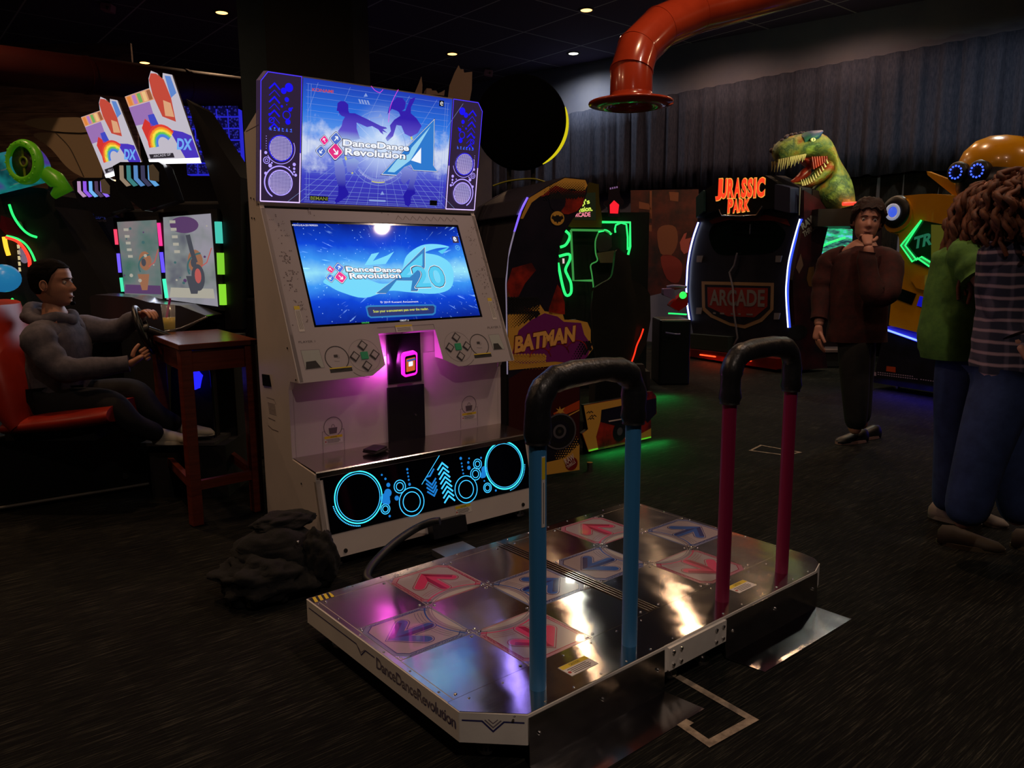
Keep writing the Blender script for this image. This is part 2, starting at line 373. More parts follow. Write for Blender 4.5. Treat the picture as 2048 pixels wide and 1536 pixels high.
# recessed front: bag pictogram labels, coin door, reader plate
for (cx, cy), (bx, by), (x2, y2) in ((kb(548, 375), kb(448, 565), kb(658, 470)), (kb(1446, 230), kb(1366, 395), kb(1530, 350))):
    m_ = MB(); a, b = RC.inv(cx, cy); r = .049
    m_.ring(RC, a, b, r, .003, CAB2, .001)
    m_.poly(RC, [(a-.02, b-.034), (a+.018, b-.034), (a+.023, b-.004), (a-.024, b-.004)], CAB2, .001)
    m_.ring(RC, a, b-.002, .009, .0022, CAB2, .0012, 0, PI, 12, ry=.014)
    m_.line(RC, [(a-.058, b-.128), (a-.058, b-.018), (a-.043, b-.018)], .0015, CAB2, .001)
    m_.line(RC, [(a+.058, b-.128), (a+.058, b-.018), (a+.043, b-.018)], .0015, CAB2, .001)
    m_.build('bag_pictogram', DG)
    caution('warning_label', RC, a-.05, b-.083, .10, .04, DG, head='WARNING')
ks = lambda x, y: (480+x/3.531, 400+y/3.531)
# coin door and reader plate stand a little proud
cd = RC.q([ks(1036, 1322), ks(1290, 1300)]); door_w = cd[1][0]-cd[0][0]; dx0 = cd[0][0]; ztop = (cd[0][1]+cd[1][1])/2
MB().prism(RC, [(dx0, .005), (dx0+door_w, .005), (dx0+door_w, ztop), (dx0, ztop)], 0, .014, mat('coin_door_black', srgb(14, 14, 22), .42)).build('coin_door', DG, bevel=.006)
MB().cyl(RC.P(dx0+door_w*.74, ztop*.45, .012), RC.P(dx0+door_w*.74, ztop*.45, .018), .007, .006, CHROME, 14).build('door_lock', DG)
MB().prism(RC, [(dx0+.006, ztop+.018), (dx0+door_w-.012, ztop+.018), (dx0+door_w-.016, .63), (dx0+.004, .63)], 0, .010, mat('reader_plate_black', srgb(10, 8, 12), .35)).build('reader_plate', DG, bevel=.003)
# sloping front: bezel with the screen opening
sc = SL.q([(580.5, 441), (916, 449.6), (967, 633.6), (630, 655)]); sx0, sx1, sb, st_ = -.4985, .4985, (sc[2][1]+sc[3][1])/2, (sc[0][1]+sc[1][1])/2
LEN = .8886; cb = .245                # control panels take the lowest part
bz = mat('bezel_white', srgb(176, 168, 172), .4)
mb = MB(); fw = HW-.004
for pl in ([(-fw, cb), (sx0, cb), (sx0, LEN), (-fw, LEN)], [(sx1, cb), (fw, cb), (fw, LEN), (sx1, LEN)], [(sx0, st_), (sx1, st_), (sx1, LEN), (sx0, LEN)], [(sx0, cb), (sx1, cb), (sx1, sb), (sx0, sb)]):
    mb.prism(SL, pl, -.02, 0, bz)
# hatched print of little squares and zigzags on the bezel
HAT = mat('bezel_print', srgb(84, 62, 64), .5); rn = random.Random(3)
def inscreen(a, b): return sx0-.02 < a < sx1+.02 and sb-.02 < b < st_+.02
for k in range(260):
    a = rn.uniform(-fw+.02, fw-.03); b = rn.uniform(cb+.01, LEN-.03)
    if inscreen(a, b) or inscreen(a+.03, b+.03): continue
    for q in range(rn.randint(2, 7)):
        qa, qb = a+rn.randint(0, 4)*.009, b+rn.randint(0, 4)*.009
        if inscreen(qa, qb): continue
        mb.line(SL, [(qa, qb), (qa+.006, qb+.006)], .0016, HAT, .0006)
        if rn.random() < .6: mb.line(SL, [(qa, qb+.006), (qa+.006, qb)], .0016, HAT, .0006)
for k in range(9):
    a = .1+k*.045; mb.line(SL, [(a, st_+.02), (a+.02, st_+.045), (a+.04, st_+.02)], .002, HAT, .0006)
mb.build('bezel', DG)
for (p0, sgn) in ((ks(378, 750), 1), (ks(1745, 693), 1)):
    a, b = SL.inv(*p0); m_ = MB(); w, h = .028, .13; b -= h
    m_.prism(SL, [(a, b), (a+w, b), (a+w, b+h), (a, b+h)], 0, .0012, LAB); m_.rect(SL, a, b+h-.018, w, .018, YEL, .0016)
    for q in range(5): m_.rect(SL, a+.005+q*.0045, b+.012, .0014, .095, INK, .0016)
    m_.build('caution_label', DG)
a, b = SL.inv(*ks(1105, 935)); m_ = MB(); m_.prism(SL, [(a, b), (a+.1, b), (a+.1, b+.036), (a, b+.036)], 0, .0012, LAB); m_.rect(SL, a, b+.028, .1, .01, YEL, .0016)
for q in range(3): m_.rect(SL, a+.008, b+.006+q*.007, .08, .0025, INK, .0016)
m_.build('caution_label', DG)
# ---- the screen
m = mat('game_screen', (.005, .005, .01), .045, em=(1, 1, 1), es=1.0, spec=.15); t = NT(m)
scc = SL.P(0, (sb+st_)/2)
co = t.n('TexCoord'); mp = t.n('Mapping', vector_type='POINT'); mp.inputs['Location'].default_value = (-.03, 0, -scc.z); t.l(co, 'Object', mp, 'Vector')
sp = t.n('SeparateXYZ'); t.l(mp, 0, sp, 0)
zz = t.math('MULTIPLY', (sp, 'Z'), vb=1.1); at = t.math('ARCTAN2', (zz, 0), (sp, 'X')); ln = t.n('VectorMath', operation='LENGTH')
cb3 = t.n('CombineXYZ'); t.l(sp, 'X', cb3, 0); t.l(zz, 0, cb3, 1); t.l(cb3, 0, ln, 0)
c2 = t.n('CombineXYZ'); a30 = t.math('MULTIPLY', (at, 0), vb=26); l3 = t.math('MULTIPLY', (ln, 'Value'), vb=9); t.l(a30, 0, c2, 0); t.l(l3, 0, c2, 1)
st1 = t.noise(c2, 1.0, 2, .4); rs = t.ramp(st1, 'Fac', [(.66, (0, 0, 0)), (.78, (.35, .65, 1))])
mk = t.ramp(ln, 'Value', [(.12, (0, 0, 0)), (.38, (1, 1, 1))]); mm1 = t.n('MixRGB', blend_type='MULTIPLY'); mm1.inputs[0].default_value = 1; t.l(rs, 0, mm1, 1); t.l(mk, 0, mm1, 2)
vo = t.n('TexVoronoi', i_Scale=42); t.l(mp, 0, vo, 'Vector'); rv = t.ramp(vo, 'Distance', [(.05, (.5, .8, 1)), (.13, (0, 0, 0))])
az = t.math('ABSOLUTE', (sp, 'Z')); nb = t.noise(mp, 4, 4, .6); nz = t.math('MULTIPLY', (nb, 'Fac'), vb=.12); az2 = t.math('SUBTRACT', (az, 0), (nz, 0)); az3 = t.math('ADD', (az2, 0), vb=.06)
band = t.ramp(az3, 0, [(.0, srgb(150, 225, 250)), (.06, srgb(60, 150, 245)), (.14, srgb(14, 70, 215)), (.27, srgb(6, 22, 120))])
ad = t.n('MixRGB', blend_type='ADD'); ad.inputs[0].default_value = .8; t.l(band, 0, ad, 1); t.l(mm1, 0, ad, 2)
ad2 = t.n('MixRGB', blend_type='ADD'); ad2.inputs[0].default_value = .7; t.l(ad, 0, ad2, 1); t.l(rv, 0, ad2, 2)
t.l(ad2, 0, None, 'Emission Color')
mb = MB(); mb.rect(SL, sx0, sb, sx1-sx0, st_-sb, GLOSS, -.004); g_ = .012
mb.rect(SL, sx0+g_, sb+g_, sx1-sx0-2*g_, st_-sb-2*g_, m, -.0035)
SW = emi('screen_white', (245, 248, 255), 1.0); SD = emi('screen_navy', (34, 30, 70), .9); SC1 = emi('screen_cyan', (70, 200, 240), 1.0); SC2 = emi('screen_teal', (20, 120, 190), 1.0); SY = emi('screen_yellow', (225, 235, 60), 1.0)
SP = emi('screen_pink', (240, 40, 140), 1.0); SB = emi('screen_blue', (50, 120, 225), 1.0); SGR = emi('screen_green', (70, 220, 90), .9); SNB = emi('screen_deep', (10, 40, 110), 1.0); SPALE = emi('screen_pale', (110, 215, 250), 1.0)
def diam(P, cx, cy, half, col, k, ang, c, white=None, kk=ks):
    """rounded diamond with an arrow; centre and half diagonals given in crop pixels"""
    a, b = P.inv(*kk(cx, cy)); ax = Vector(P.inv(*kk(cx+half, cy+half*.1)))-Vector((a, b)); r = ax.length
    for q, (rr, mm) in enumerate(((r*1.1, SD), (r, SW), (r*.9, col))):
        pts = []
        for j in range(4):
            t0 = PI/2*j
            for e in (-.13, .13): pts.append((a+rr*math.cos(t0+e), b+rr*math.sin(t0+e)))
        mb.poly(P, pts, mm, c+q*.0004)
    dx, dy = math.cos(ang), math.sin(ang); rr = r*.42; tip = (a+dx*rr, b+dy*rr)
    mb.line(P, [(a-dx*rr, b-dy*rr), (a+dx*rr*.8, b+dy*rr*.8)], r*.16, SW, c+.0014)
    for s_ in (-1, 1):
        e = ang+PI-s_*PI/4; mb.line(P, [tip, (tip[0]+math.cos(e)*rr*1.1, tip[1]+math.sin(e)*rr*1.1)], r*.16, SW, c+.0014)
def logo(P, kk, D, t1, t2, ph, layers):
    for (cx, cy, hf, col, ang) in D: diam(P, cx, cy, hf, col, 0, ang, -.002 if P is SL else .001, kk=kk)
    c = -.0005 if P is SL else .0025
    for (s_, p0, p1, h) in ((t1[0], t1[1], t1[2], ph[0]), (t2[0], t2[1], t2[2], ph[1])):
        q0, q1 = kk(*p0), kk(*p1)
        mb.ptext(P, s_, (q0[0]-1.3, q0[1]+1.3), (q1[0]+1.6, q1[1]+1.3), h+2.6, SD, c, bold=.06)
        mb.ptext(P, s_, q0, q1, h, SW, c+.0006, bold=.03)
# light blue flourish behind the lettering, then the big letter and number
fl = [(590, 570), (700, 520), (900, 560), (1010, 590), (1120, 560), (1150, 480), (1180, 390), (1280, 320), (1390, 310), (1480, 330), (1390, 340), (1310, 370), (1400, 390), (1480, 440), (1510, 520), (1490, 620), (1380, 660), (1200, 650), (1050, 640), (880, 690), (720, 650), (640, 610)]
mb.pix(SL, [ks(*p) for p in smooth_closed(fl, 4)], SPALE, -.003)
mb.pix(SL, [ks(*p) for p in ((880, 460), (930, 380), (985, 368), (940, 430), (1040, 390), (1090, 362), (1030, 450))], SPALE, -.003)
mb.pix(SL, [ks(*p) for p in ((1400, 360), (1480, 330), (1430, 380))], SC1, -.0029)
Aout = [(1304, 335), (1304, 470), (1254, 640), (1208, 640), (1218, 568), (1108, 566), (1040, 655), (968, 655), (1095, 560), (1165, 475)]
for ex, mm, c in ((6, SW, -.0026), (3, SD, -.0024), (0, SC2, -.0022)):
    cx, cy = 1190, 540; mb.pix(SL, [ks(cx+(x-cx)*(1+ex/130), cy+(y-cy)*(1+ex/150)) for x, y in Aout], mm, c)
mb.pix(SL, [ks(*p) for p in ((1290, 375), (1290, 460), (1200, 545), (1115, 545), (1180, 470))], SC1, -.0020)
mb.pix(SL, [ks(*p) for p in ((1232, 470), (1222, 528), (1178, 528))], SPALE, -.0018)
q0 = ks(1245, 618); q1 = ks(1462, 612)
for d, mm, c in ((2.5, SW, -.0015), (1.4, SD, -.0012), (0, SC1, -.0008)): mb.ptext(SL, '20', (q0[0]-d, q0[1]+d), (q1[0]+d, q1[1]+d), 41+2*d, mm, c, bold=.02 + d*.004)
logo(SL, ks, ((641, 490, 27, SP, math.radians(135)), (700, 478, 34, SB, math.radians(60)), (640, 550, 30, SB, math.radians(225)), (712, 545, 42, SP, math.radians(-50))),
     ('DanceDance', (752, 506), (1140, 512)), ('Revolution', (778, 556), (1138, 552)), (10.2, 11), 0)
mb.ptext(SL, '© 2019 Konami Amusement', ks(994, 728), ks(1262, 722), 4, SW, -.002)
mb.pix(SL, [ks(*p) for p in ((888, 752), (905, 742), (1370, 735), (1388, 748), (1384, 798), (1366, 812), (925, 833), (903, 818))], SC2, -.003)
mb.pix(SL, [ks(*p) for p in ((900, 762), (913, 754), (1365, 745), (1376, 755), (1373, 793), (1360, 801), (928, 822), (912, 812))], SNB, -.0028)
mb.ptext(SL, 'Scan your e-amusement pass over the reader.', ks(946, 800), ks(1336, 780), 6.6, SY, -.0024, bold=.01)
mb.ptext(SL, 'CREDIT : 0', ks(1133, 856), ks(1194, 853), 3, SW, -.002); mb.ptext(SL, 'ONLINE', ks(862, 872), ks(915, 869), 3, SGR, -.002)
mb.ptext(SL, 'MDX:U:E:A:2019090201', ks(372, 182), ks(551, 184), 3.4, SW, -.002)
mb.pix(SL, [ks(*p) for p in ((1498, 255), (1540, 255), (1548, 302), (1506, 302))], SD, -.002); mb.ptext(SL, 'e', ks(1512, 292), ks(1534, 292), 9, SW, -.0015, bold=.02)
a, b = SL.inv(*ks(1538, 336)); mb.ring(SL, a, b, .014, .002, SPALE, -.002); mb.line(SL, [(a-.008, b-.004), (a, b+.006), (a+.008, b-.004)], .002, SPALE, -.002)
mb.build('screen', DG)
# ---- two control panels standing proud of the recess, each with its own fittings
MAG = mat('green_button', (.0, .05, .02), .4, em=srgb(10, 80, 45), es=.6)
blkL = SL.q([ks(372, 965), ks(545, 957), ks(615, 995), ks(985, 972), ks(1027, 1165), ks(935, 1236), ks(420, 1297)])
blkL = [(-fw, cb-.001), (blkL[1][0], cb-.001), (blkL[2][0], blkL[2][1]), (blkL[3][0], blkL[3][1]), blkL[4], (blkL[5][0], 0), (-fw, 0)]
blkL[0] = (-fw, cb); yref = cb
cxm = .0
SLb = Pl(FC, (0, -.061, 0), (1, 0, 0), (0, 0, 1))
def block(poly, name, pl_sign):
    m_ = MB(); n = len(poly); f = [SL.P(a, b, .0) for a, b in poly]
    bk = [Vector((p.x+(0 if abs(p.x) > .5 else -pl_sign*.02), -.060, max(p.z-(.0 if k not in (n-1, n-2) else .0)+(.02 if k in (n-1, n-2) else 0), .80))) for k, p in enumerate(f)]
    bk = [Vector((p.x, max(q.y+.004, -.060), p.z)) for p, q in zip(bk, f)]
    ar = sum(poly[i][0]*poly[(i+1) % n][1]-poly[(i+1) % n][0]*poly[i][1] for i in range(n))
    if ar < 0: f = f[::-1]; bk = bk[::-1]
    m_.add(f, [list(range(n))], bz); m_.add(f+bk, [(i, n+i, n+(i+1) % n, (i+1) % n) for i in range(n)], CAB)
    return m_.build(name, DG)
mid = [(blkL[2][0], cb-.001), (blkL[3][0], cb-.001)]
blkL = [(-fw, cb), (blkL[3][0], cb), blkL[4], (blkL[5][0], 0), (-fw, 0)]
block(blkL, 'control_panel', 1)
blkR = [(-a, b) for a, b in blkL]; block(blkR, 'control_panel', -1)
# the lit recess between them
MB().prism(SL, [(blkL[1][0]-.02, cb-.03), (-blkL[1][0]+.02, cb-.03), (-blkL[1][0]+.02, cb), (blkL[1][0]-.02, cb)], -.03, -.002, bz).build('recess_lip', DG)
MB().add([(-HW+.03, -.055, .80), (HW-.03, -.055, .80), (HW-.03, -.055, 1.10), (-HW+.03, -.055, 1.10)], [(0, 1, 2, 3)], CAB).build('recess_back', DG)
PR = mat('panel_print', srgb(46, 40, 46), .5); GREY = mat('reader_window', srgb(176, 182, 178), .3)
def controls(off, kk, quad, circ, dia, tag_, lab, kd, label):
    m_ = MB(); q = SL.q([kk(*p) for p in quad]); m_.poly(SL, q, mat('reader_frame', srgb(150, 144, 148), .4), .0006)
    cx = sum(a for a, b in q)/4; cy = sum(b for a, b in q)/4; qi = [(cx+(a-cx)*.93, cy+(b-cy)*.93) for a, b in q]; m_.poly(SL, qi, GREY, .0009)
    lo = sorted(qi, key=lambda p: p[1])[:2]; lo.sort(); m_.poly(SL, [lo[0], (lo[1][0]-.015, lo[1][1]), (lo[1][0]-.035, lo[1][1]+.036), (lo[0][0]+.008, lo[0][1]+.036)], BLACK, .0012)
    for e in range(4): m_.line(SL, [(lo[0][0]+.012, lo[0][1]+.006+e*.007), (lo[1][0]-.03-e*.004, lo[0][1]+.006+e*.007)], .0012, PR, .0014)
    m_.build('card_reader', DG)
    m_ = MB(); a, b = SL.inv(*kk(*circ)); m_.ring(SL, a, b, .060, .0045, PR, .0008); m_.rect(SL, a-.014, b+.004, .02, .014, PR, .0008); m_.line(SL, [(a, b), (a+.012, b), (a+.012, b+.016)], .001, PR, .0009); m_.ptext(SL, 'Touch', kk(circ[0]-18, circ[1]+24), kk(circ[0]+18, circ[1]+25), 1.5, PR, .0008)
    m_.build('touch_sensor', DG)
    for k, (x, y) in enumerate(dia):
        a, b = SL.inv(*kk(x, y)); r = .0275; m_ = MB(); pts = [(a+r, b), (a, b+r), (a-r, b), (a, b-r)]
        if k == 4:
            r = .026; s2 = .018; m_.prism(SL, [(a-s2, b-s2), (a+s2, b-s2), (a+s2, b+s2), (a-s2, b+s2)], 0, .006, MAG)
        else:
            m_.prism(SL, pts, 0, .005, PR); m_.poly(SL, [(a+r*.72, b), (a, b+r*.72), (a-r*.72, b), (a, b-r*.72)], mat('button_face', srgb(170, 165, 168), .35), .0056)
        m_.build('panel_button', DG)
    m_ = MB(); a, b = SL.inv(*kk(*dia[4])); ca = .084
    m_.ring(SL, a, b, ca, .0012, CAB2, .0005, n=32)
    m_.ring(SL, a, b, .112, .0022, PR, .0005, PI*1.25 if kd > 0 else PI*1.5, PI*1.5 if kd > 0 else PI*1.75, 16)
    m_.ptext(SL, lab, kk(*tag_[0]), kk(*tag_[1]), 4.2, CAB2, .0007)
    a, b = SL.inv(*kk(*label)); m_.rect(SL, a, b, .115, .024, BLACK, .0008); m_.rect(SL, a, b+.0185, .115, .0055, YEL, .0012)
    m_.build('panel_lettering', DG)
controls(0, ks, ((425, 1060), (560, 1053), (600, 1185), (462, 1202)), (685, 1117), ((864, 1028), (810, 1105), (949, 1092), (897, 1172), (879, 1098)), ((415, 1012), (532, 1005)), 'PLAYER 1', 1, (640, 1222))
controls(0, ks, ((1752, 952), (1828, 945), (1872, 1055), (1790, 1062)), (1690, 1022), ((1524, 970), (1481, 1042), (1600, 1032), (1558, 1103), (1540, 1036)), ((1750, 910), (1842, 903)), 'PLAYER 2', -1, (1658, 1118))
# pink lit card terminal on the reader plate
PKG = mat('terminal_glow', (.3, .02, .2), .35, em=srgb(255, 30, 200), es=1.6)
TP = Pl(FC, RC.P(0, 0, .06), (1, 0, 0), (0, -.25, 1))
q = TP.q([ks(1128, 1090), ks(1235, 1078), ks(1272, 1225), ks(1175, 1248)])
tc = Vector((sum(p[0] for p in q)/4, sum(p[1] for p in q)/4)); tw, th = .041, .064
rot = .12
def rr(w, h, r, n=5, rot_=0, c=tc):
    pts = []
    for (sx, sy, t0) in ((1, 1, 0), (-1, 1, PI/2), (-1, -1, PI), (1, -1, 1.5*PI)):
        for k in range(n+1):
            t_ = t0+PI/2*k/n; x = sx*(w-r)+r*math.cos(t_); y = sy*(h-r)+r*math.sin(t_); pts.append((c[0]+x*math.cos(rot_)-y*math.sin(rot_), c[1]+x*math.sin(rot_)+y*math.cos(rot_)))
    return pts
m_ = MB(); m_.prism(TP, rr(tw, th, .018, rot_=rot), -.022, 0, PKG); m_.prism(TP, rr(tw*.6, th*.6, .01, rot_=rot), -.06, -.022, BLACK)
tm = m_.build('card_terminal', DG, bevel=.005)
for sx_ in (-1, 1):
    la = bpy.data.lights.new('terminal_halo', 'AREA'); la.energy = .7; la.color = (.95, .08, .85); la.size = .05; lo = bpy.data.objects.new('terminal_halo', la); COL.objects.link(lo); lo.parent = DG; lo.location = RC.P(tc.x+sx_*.04, tc.y, .05); lo.rotation_euler = (math.radians(80), 0, math.radians(-sx_*55))
m_ = MB(); m_.poly(TP, rr(tw*.78, th*.78, .01, rot_=rot), GLOSS, .0022); m_.poly(TP, rr(tw*.62, th*.56, .003, rot_=rot), emi('terminal_orange', (210, 95, 40), .9), .003)
m_.poly(TP, rr(tw*.6, th*.08, .002, rot_=rot, c=(tc.x, tc.y+.025)), emi('terminal_blue', (60, 90, 170), .9), .0034); m_.poly(TP, rr(tw*.3, th*.2, .004, rot_=rot, c=(tc.x, tc.y+.004)), SW, .0034)
m_.build('terminal_display', tm)
# ---- marquee
km = lambda x, y: (480+x/3.938, 120+y/3.938)
MH = .594; cw = .034
# its own emission picture: sky, clouds, glow
m = mat('marquee_sky', (.01, .01, .02), .2, em=(1, 1, 1), es=1.0); t = NT(m)
co = t.n('TexCoord'); mp = t.n('Mapping'); mp.inputs['Location'].default_value = (-.02, 0, -1.98); t.l(co, 'Object', mp, 'Vector'); sp = t.n('SeparateXYZ'); t.l(mp, 0, sp, 0)
z1 = t.math('ADD', (sp, 'Z'), vb=.3); rz = t.ramp(z1, 0, [(.0, srgb(52, 48, 165)), (.14, srgb(60, 60, 190)), (.24, srgb(110, 130, 225)), (.36, srgb(90, 150, 235)), (.45, srgb(40, 110, 220)), (.6, srgb(30, 50, 175))])
cl = t.noise(mp, 7, 6, .6); ab = t.math('ABSOLUTE', (sp, 'Z')); cf = t.math('MULTIPLY', (ab, 0), vb=2.2); cs = t.math('SUBTRACT', (cl, 'Fac'), (cf, 0)); ax_ = t.math('ABSOLUTE', (sp, 'X')); ax2 = t.math('MULTIPLY', (ax_, 0), vb=.35); cs2 = t.math('ADD', (cs, 0), (ax2, 0))
cr_ = t.ramp(cs2, 0, [(.40, (0, 0, 0)), (.60, (1, 1, 1))]); m1 = t.n('MixRGB'); t.l(cr_, 0, m1, 0); t.l(rz, 0, m1, 1); m1.inputs[2].default_value = (*srgb(205, 215, 240), 1)
gl = t.n('VectorMath', operation='LENGTH'); t.l(mp, 0, gl, 0); gr = t.ramp(gl, 'Value', [(.03, (1, 1, 1)), (.26, (0, 0, 0))], 'EASE'); m2 = t.n('MixRGB'); t.l(gr, 0, m2, 0); t.l(m1, 0, m2, 1); m2.inputs[2].default_value = (*srgb(222, 240, 255), 1)
t.l(m2, 0, None, 'Emission Color')
ms = mat('marquee_figure', (.01, .01, .02), .3, em=(1, 1, 1), es=1.0); t = NT(ms)
co = t.n('TexCoord'); sp = t.n('SeparateXYZ'); t.l(co, 'Object', sp, 0); z1 = t.math('SUBTRACT', (sp, 'Z'), vb=1.68); rz = t.ramp(z1, 0, [(.1, srgb(34, 24, 160)), (.2, srgb(120, 130, 210)), (.3, srgb(180, 215, 240)), (.37, srgb(95, 80, 200)), (.46, srgb(50, 30, 170))]); t.l(rz, 0, None, 'Emission Color')
chp = [(-HW, 0), (HW, 0), (HW, MH-.045), (HW-cw, MH), (-HW+cw, MH), (-HW, MH-.045)]
xl = MQ.inv(*km(482, 700))[0]; xr = MQ.inv(*km(1650, 700))[0]; xl = (xl-xr)/2; xr = -xl
mb = MB(); mb.prism(MQ, [(xl, 0), (xr, 0), (xr, MH), (xl, MH)], -.05, -.001, CAB)
mb.rect(MQ, xl+.004, .004, xr-xl-.008, MH-.01, m, .0)
GRD = emi('marquee_lines', (150, 175, 240), .8)
for k in range(9): mb.line(MQ, [(xl+.02, .01+k*k*.0021+k*.006), (xr-.02, .01+k*k*.0021+k*.006)], .0012, GRD, .0004)
for k in range(-8, 9): mb.line(MQ, [(k*.062, .006), (k*.03, .2)], .0012, GRD, .0004)
for k in range(6): mb.line(MQ, [(xl+.08+k*.17, MH-.02), (xl+.0+k*.17+(k-3)*-.01, MH-.16)], .0012, GRD, .0004); mb.line(MQ, [(xl+.02, MH-.03-k*.03), (xr-.02, MH-.03-k*.03)], .0009, GRD, .0004)
for x_ in (xl+.03, xl+.045, xr-.03, xr-.045): mb.line(MQ, [(x_, .02), (x_, MH-.03)], .0012, GRD, .0004)
YL = emi('marquee_yellow', (215, 215, 120), .9); A, B = MQ.inv(*km(1100, 700))
mb.ring(MQ, A, B, .155, .003, GRD, .0005, n=60); mb.ring(MQ, A, B, .185, .002, GRD, .0005, n=60)
mb.ring(MQ, A, B, .2, .010, YL, .0006, math.radians(195), math.radians(222), 14); mb.ring(MQ, A, B, .2, .010, YL, .0006, math.radians(18), math.radians(52), 14); mb.ring(MQ, A, B, .17, .005, YL, .0006, math.radians(257), math.radians(283), 10)
for k in range(40):
    t_ = math.radians(225+k*2.4); mb.line(MQ, [(A+.158*math.cos(t_), B+.158*math.sin(t_)), (A+.166*math.cos(t_), B+.166*math.sin(t_))], .0014, SW, .0006)
for k in range(18):
    t_ = math.radians(k*20+7); mb.line(MQ, [(A+.03*math.cos(t_), B+.03*math.sin(t_)), (A+.24*math.cos(t_), B+.15*math.sin(t_))], .0016, emi('marquee_rays', (205, 220, 255), .9), .0005)
fig1 = [(765, 375), (768, 340), (790, 323), (825, 325), (852, 350), (853, 400), (862, 418), (905, 420), (960, 446), (1010, 470), (1070, 500), (1110, 520), (1150, 530), (1158, 540), (1125, 545), (1160, 575), (1120, 560), (1130, 588), (1105, 570), (1090, 548), (1040, 520), (1000, 528), (950, 505), (918, 492), (918, 540), (945, 620), (860, 640), (775, 600), (772, 560), (800, 520), (808, 480), (826, 448), (800, 440), (780, 420), (775, 402), (760, 400)]
fig2 = [(742, 800), (800, 770), (825, 850), (830, 940), (832, 1005), (855, 1045), (850, 1068), (800, 1105), (758, 1130), (745, 1110), (772, 1065), (775, 1000), (748, 900)]
fig3 = [(1200, 330), (1235, 295), (1280, 300), (1306, 335), (1296, 385), (1275, 402), (1300, 402), (1322, 350), (1338, 310), (1362, 300), (1382, 292), (1368, 330), (1346, 372), (1345, 420), (1390, 460), (1430, 520), (1400, 575), (1345, 605), (1296, 580), (1270, 518), (1232, 512), (1205, 600), (1160, 642), (1146, 615), (1188, 560), (1180, 515), (1215, 470), (1262, 440), (1252, 412), (1235, 400), (1195, 385), (1160, 430), (1175, 370)]
fig4 = [(1280, 830), (1400, 880), (1388, 930), (1368, 990), (1382, 1050), (1345, 1078), (1345, 1130), (1325, 1156), (1300, 1140), (1285, 1070), (1325, 1000), (1340, 930), (1290, 985), (1266, 950)]
fig5 = [(830, 790), (900, 770), (940, 800), (920, 850), (880, 888), (845, 880)]
for f in (fig1, fig2, fig3, fig4, fig5): mb.pix(MQ, [km(*p) for p in f], ms, .0008)
MA1 = emi('marquee_a_blue', (45, 120, 205), 1.0); MA2 = emi('marquee_a_pale', (150, 210, 240), 1.0)
Aout = [(1528, 470), (1520, 830), (1552, 876), (1366, 866), (1344, 824), (1290, 845), (1232, 905), (1118, 898), (1300, 705)]
cx, cy = 1400, 740
for e, mm, c in ((.05, SD, .0011), (.025, SW, .0014), (0, MA1, .0017)): mb.pix(MQ, [km(cx+(x-cx)*(1+e), cy+(y-cy)*(1+e)) for x, y in Aout], mm, c)
mb.pix(MQ, [km(*p) for p in ((1500, 520), (1350, 690), (1330, 740), (1240, 780), (1160, 880), (1215, 885), (1340, 790))], MA2, .0019)
mb.pix(MQ, [km(*p) for p in ((1425, 690), (1424, 815), (1345, 790))], SW, .002)
logo(MQ, km, ((663, 632, 34, SP, math.radians(120)), (755, 620, 45, emi('marquee_tile_blue', (80, 110, 200), 1), math.radians(50)), (638, 718, 40, MT['marquee_tile_blue'], math.radians(230)), (750, 720, 58, emi('marquee_tile_pink', (225, 50, 130), 1), math.radians(-48))),
     ('DanceDance', (808, 676), (1328, 718)), ('Revolution', (824, 748), (1300, 782)), (13.5, 14.5), 0)
mb.ptext(MQ, 'KONAMI', km(568, 245), km(735, 262), 6.5, emi('marquee_red', (205, 75, 90), .9), .001, bold=.02)
mb.pix(MQ, [km(*p) for p in ((548, 1068), (696, 1076), (692, 1112), (548, 1104))], BLACK, .001); mb.ptext(MQ, 'BEMANI', km(554, 1100), km(688, 1107), 7, emi('marquee_olive', (130, 140, 60), .8), .0014, bold=.02)
mb.pix(MQ, [km(*p) for p in ((1495, 1104), (1553, 1107), (1550, 1148), (1493, 1144))], BLACK, .001)
mb.pix(MQ, [km(*p) for p in ((1570, 318), (1606, 322), (1604, 368), (1568, 362))], BLACK, .001); mb.ptext(MQ, 'e', km(1576, 358), km(1598, 360), 8, SW, .0014)
mb.pix(MQ, [km(*p) for p in ((1016, 1098), (1146, 1104), (1146, 1118), (1016, 1112))], GRD, .001)
for k in range(4): mb.pix(MQ, [km(930+k*22, 308+k*3), km(944+k*22, 310+k*3), km(958+k*22, 346+k*2), km(944+k*22, 344+k*2)], GRD, .0007)
for k, (x, y) in enumerate(((990, 275), (1120, 1048), (1105, 435))): mb.pix(MQ, [km(x-16, y+14), km(x, y-16), km(x+16, y+12)], GRD, .0008)
mb.line(MQ, MQ.q([km(x, y) for x, y in spline([(1246, 232), (1210, 300), (1180, 380), (1168, 490)], 4)]), .0028, emi('reflected_pink', (235, 70, 230), 1), .0022)
mb.line(MQ, MQ.q([km(x, y) for x, y in spline([(1032, 204), (1060, 238), (1100, 256), (1125, 232)], 4)]), .0024, MT['reflected_pink'], .0022)
mb.build('marquee', DG)
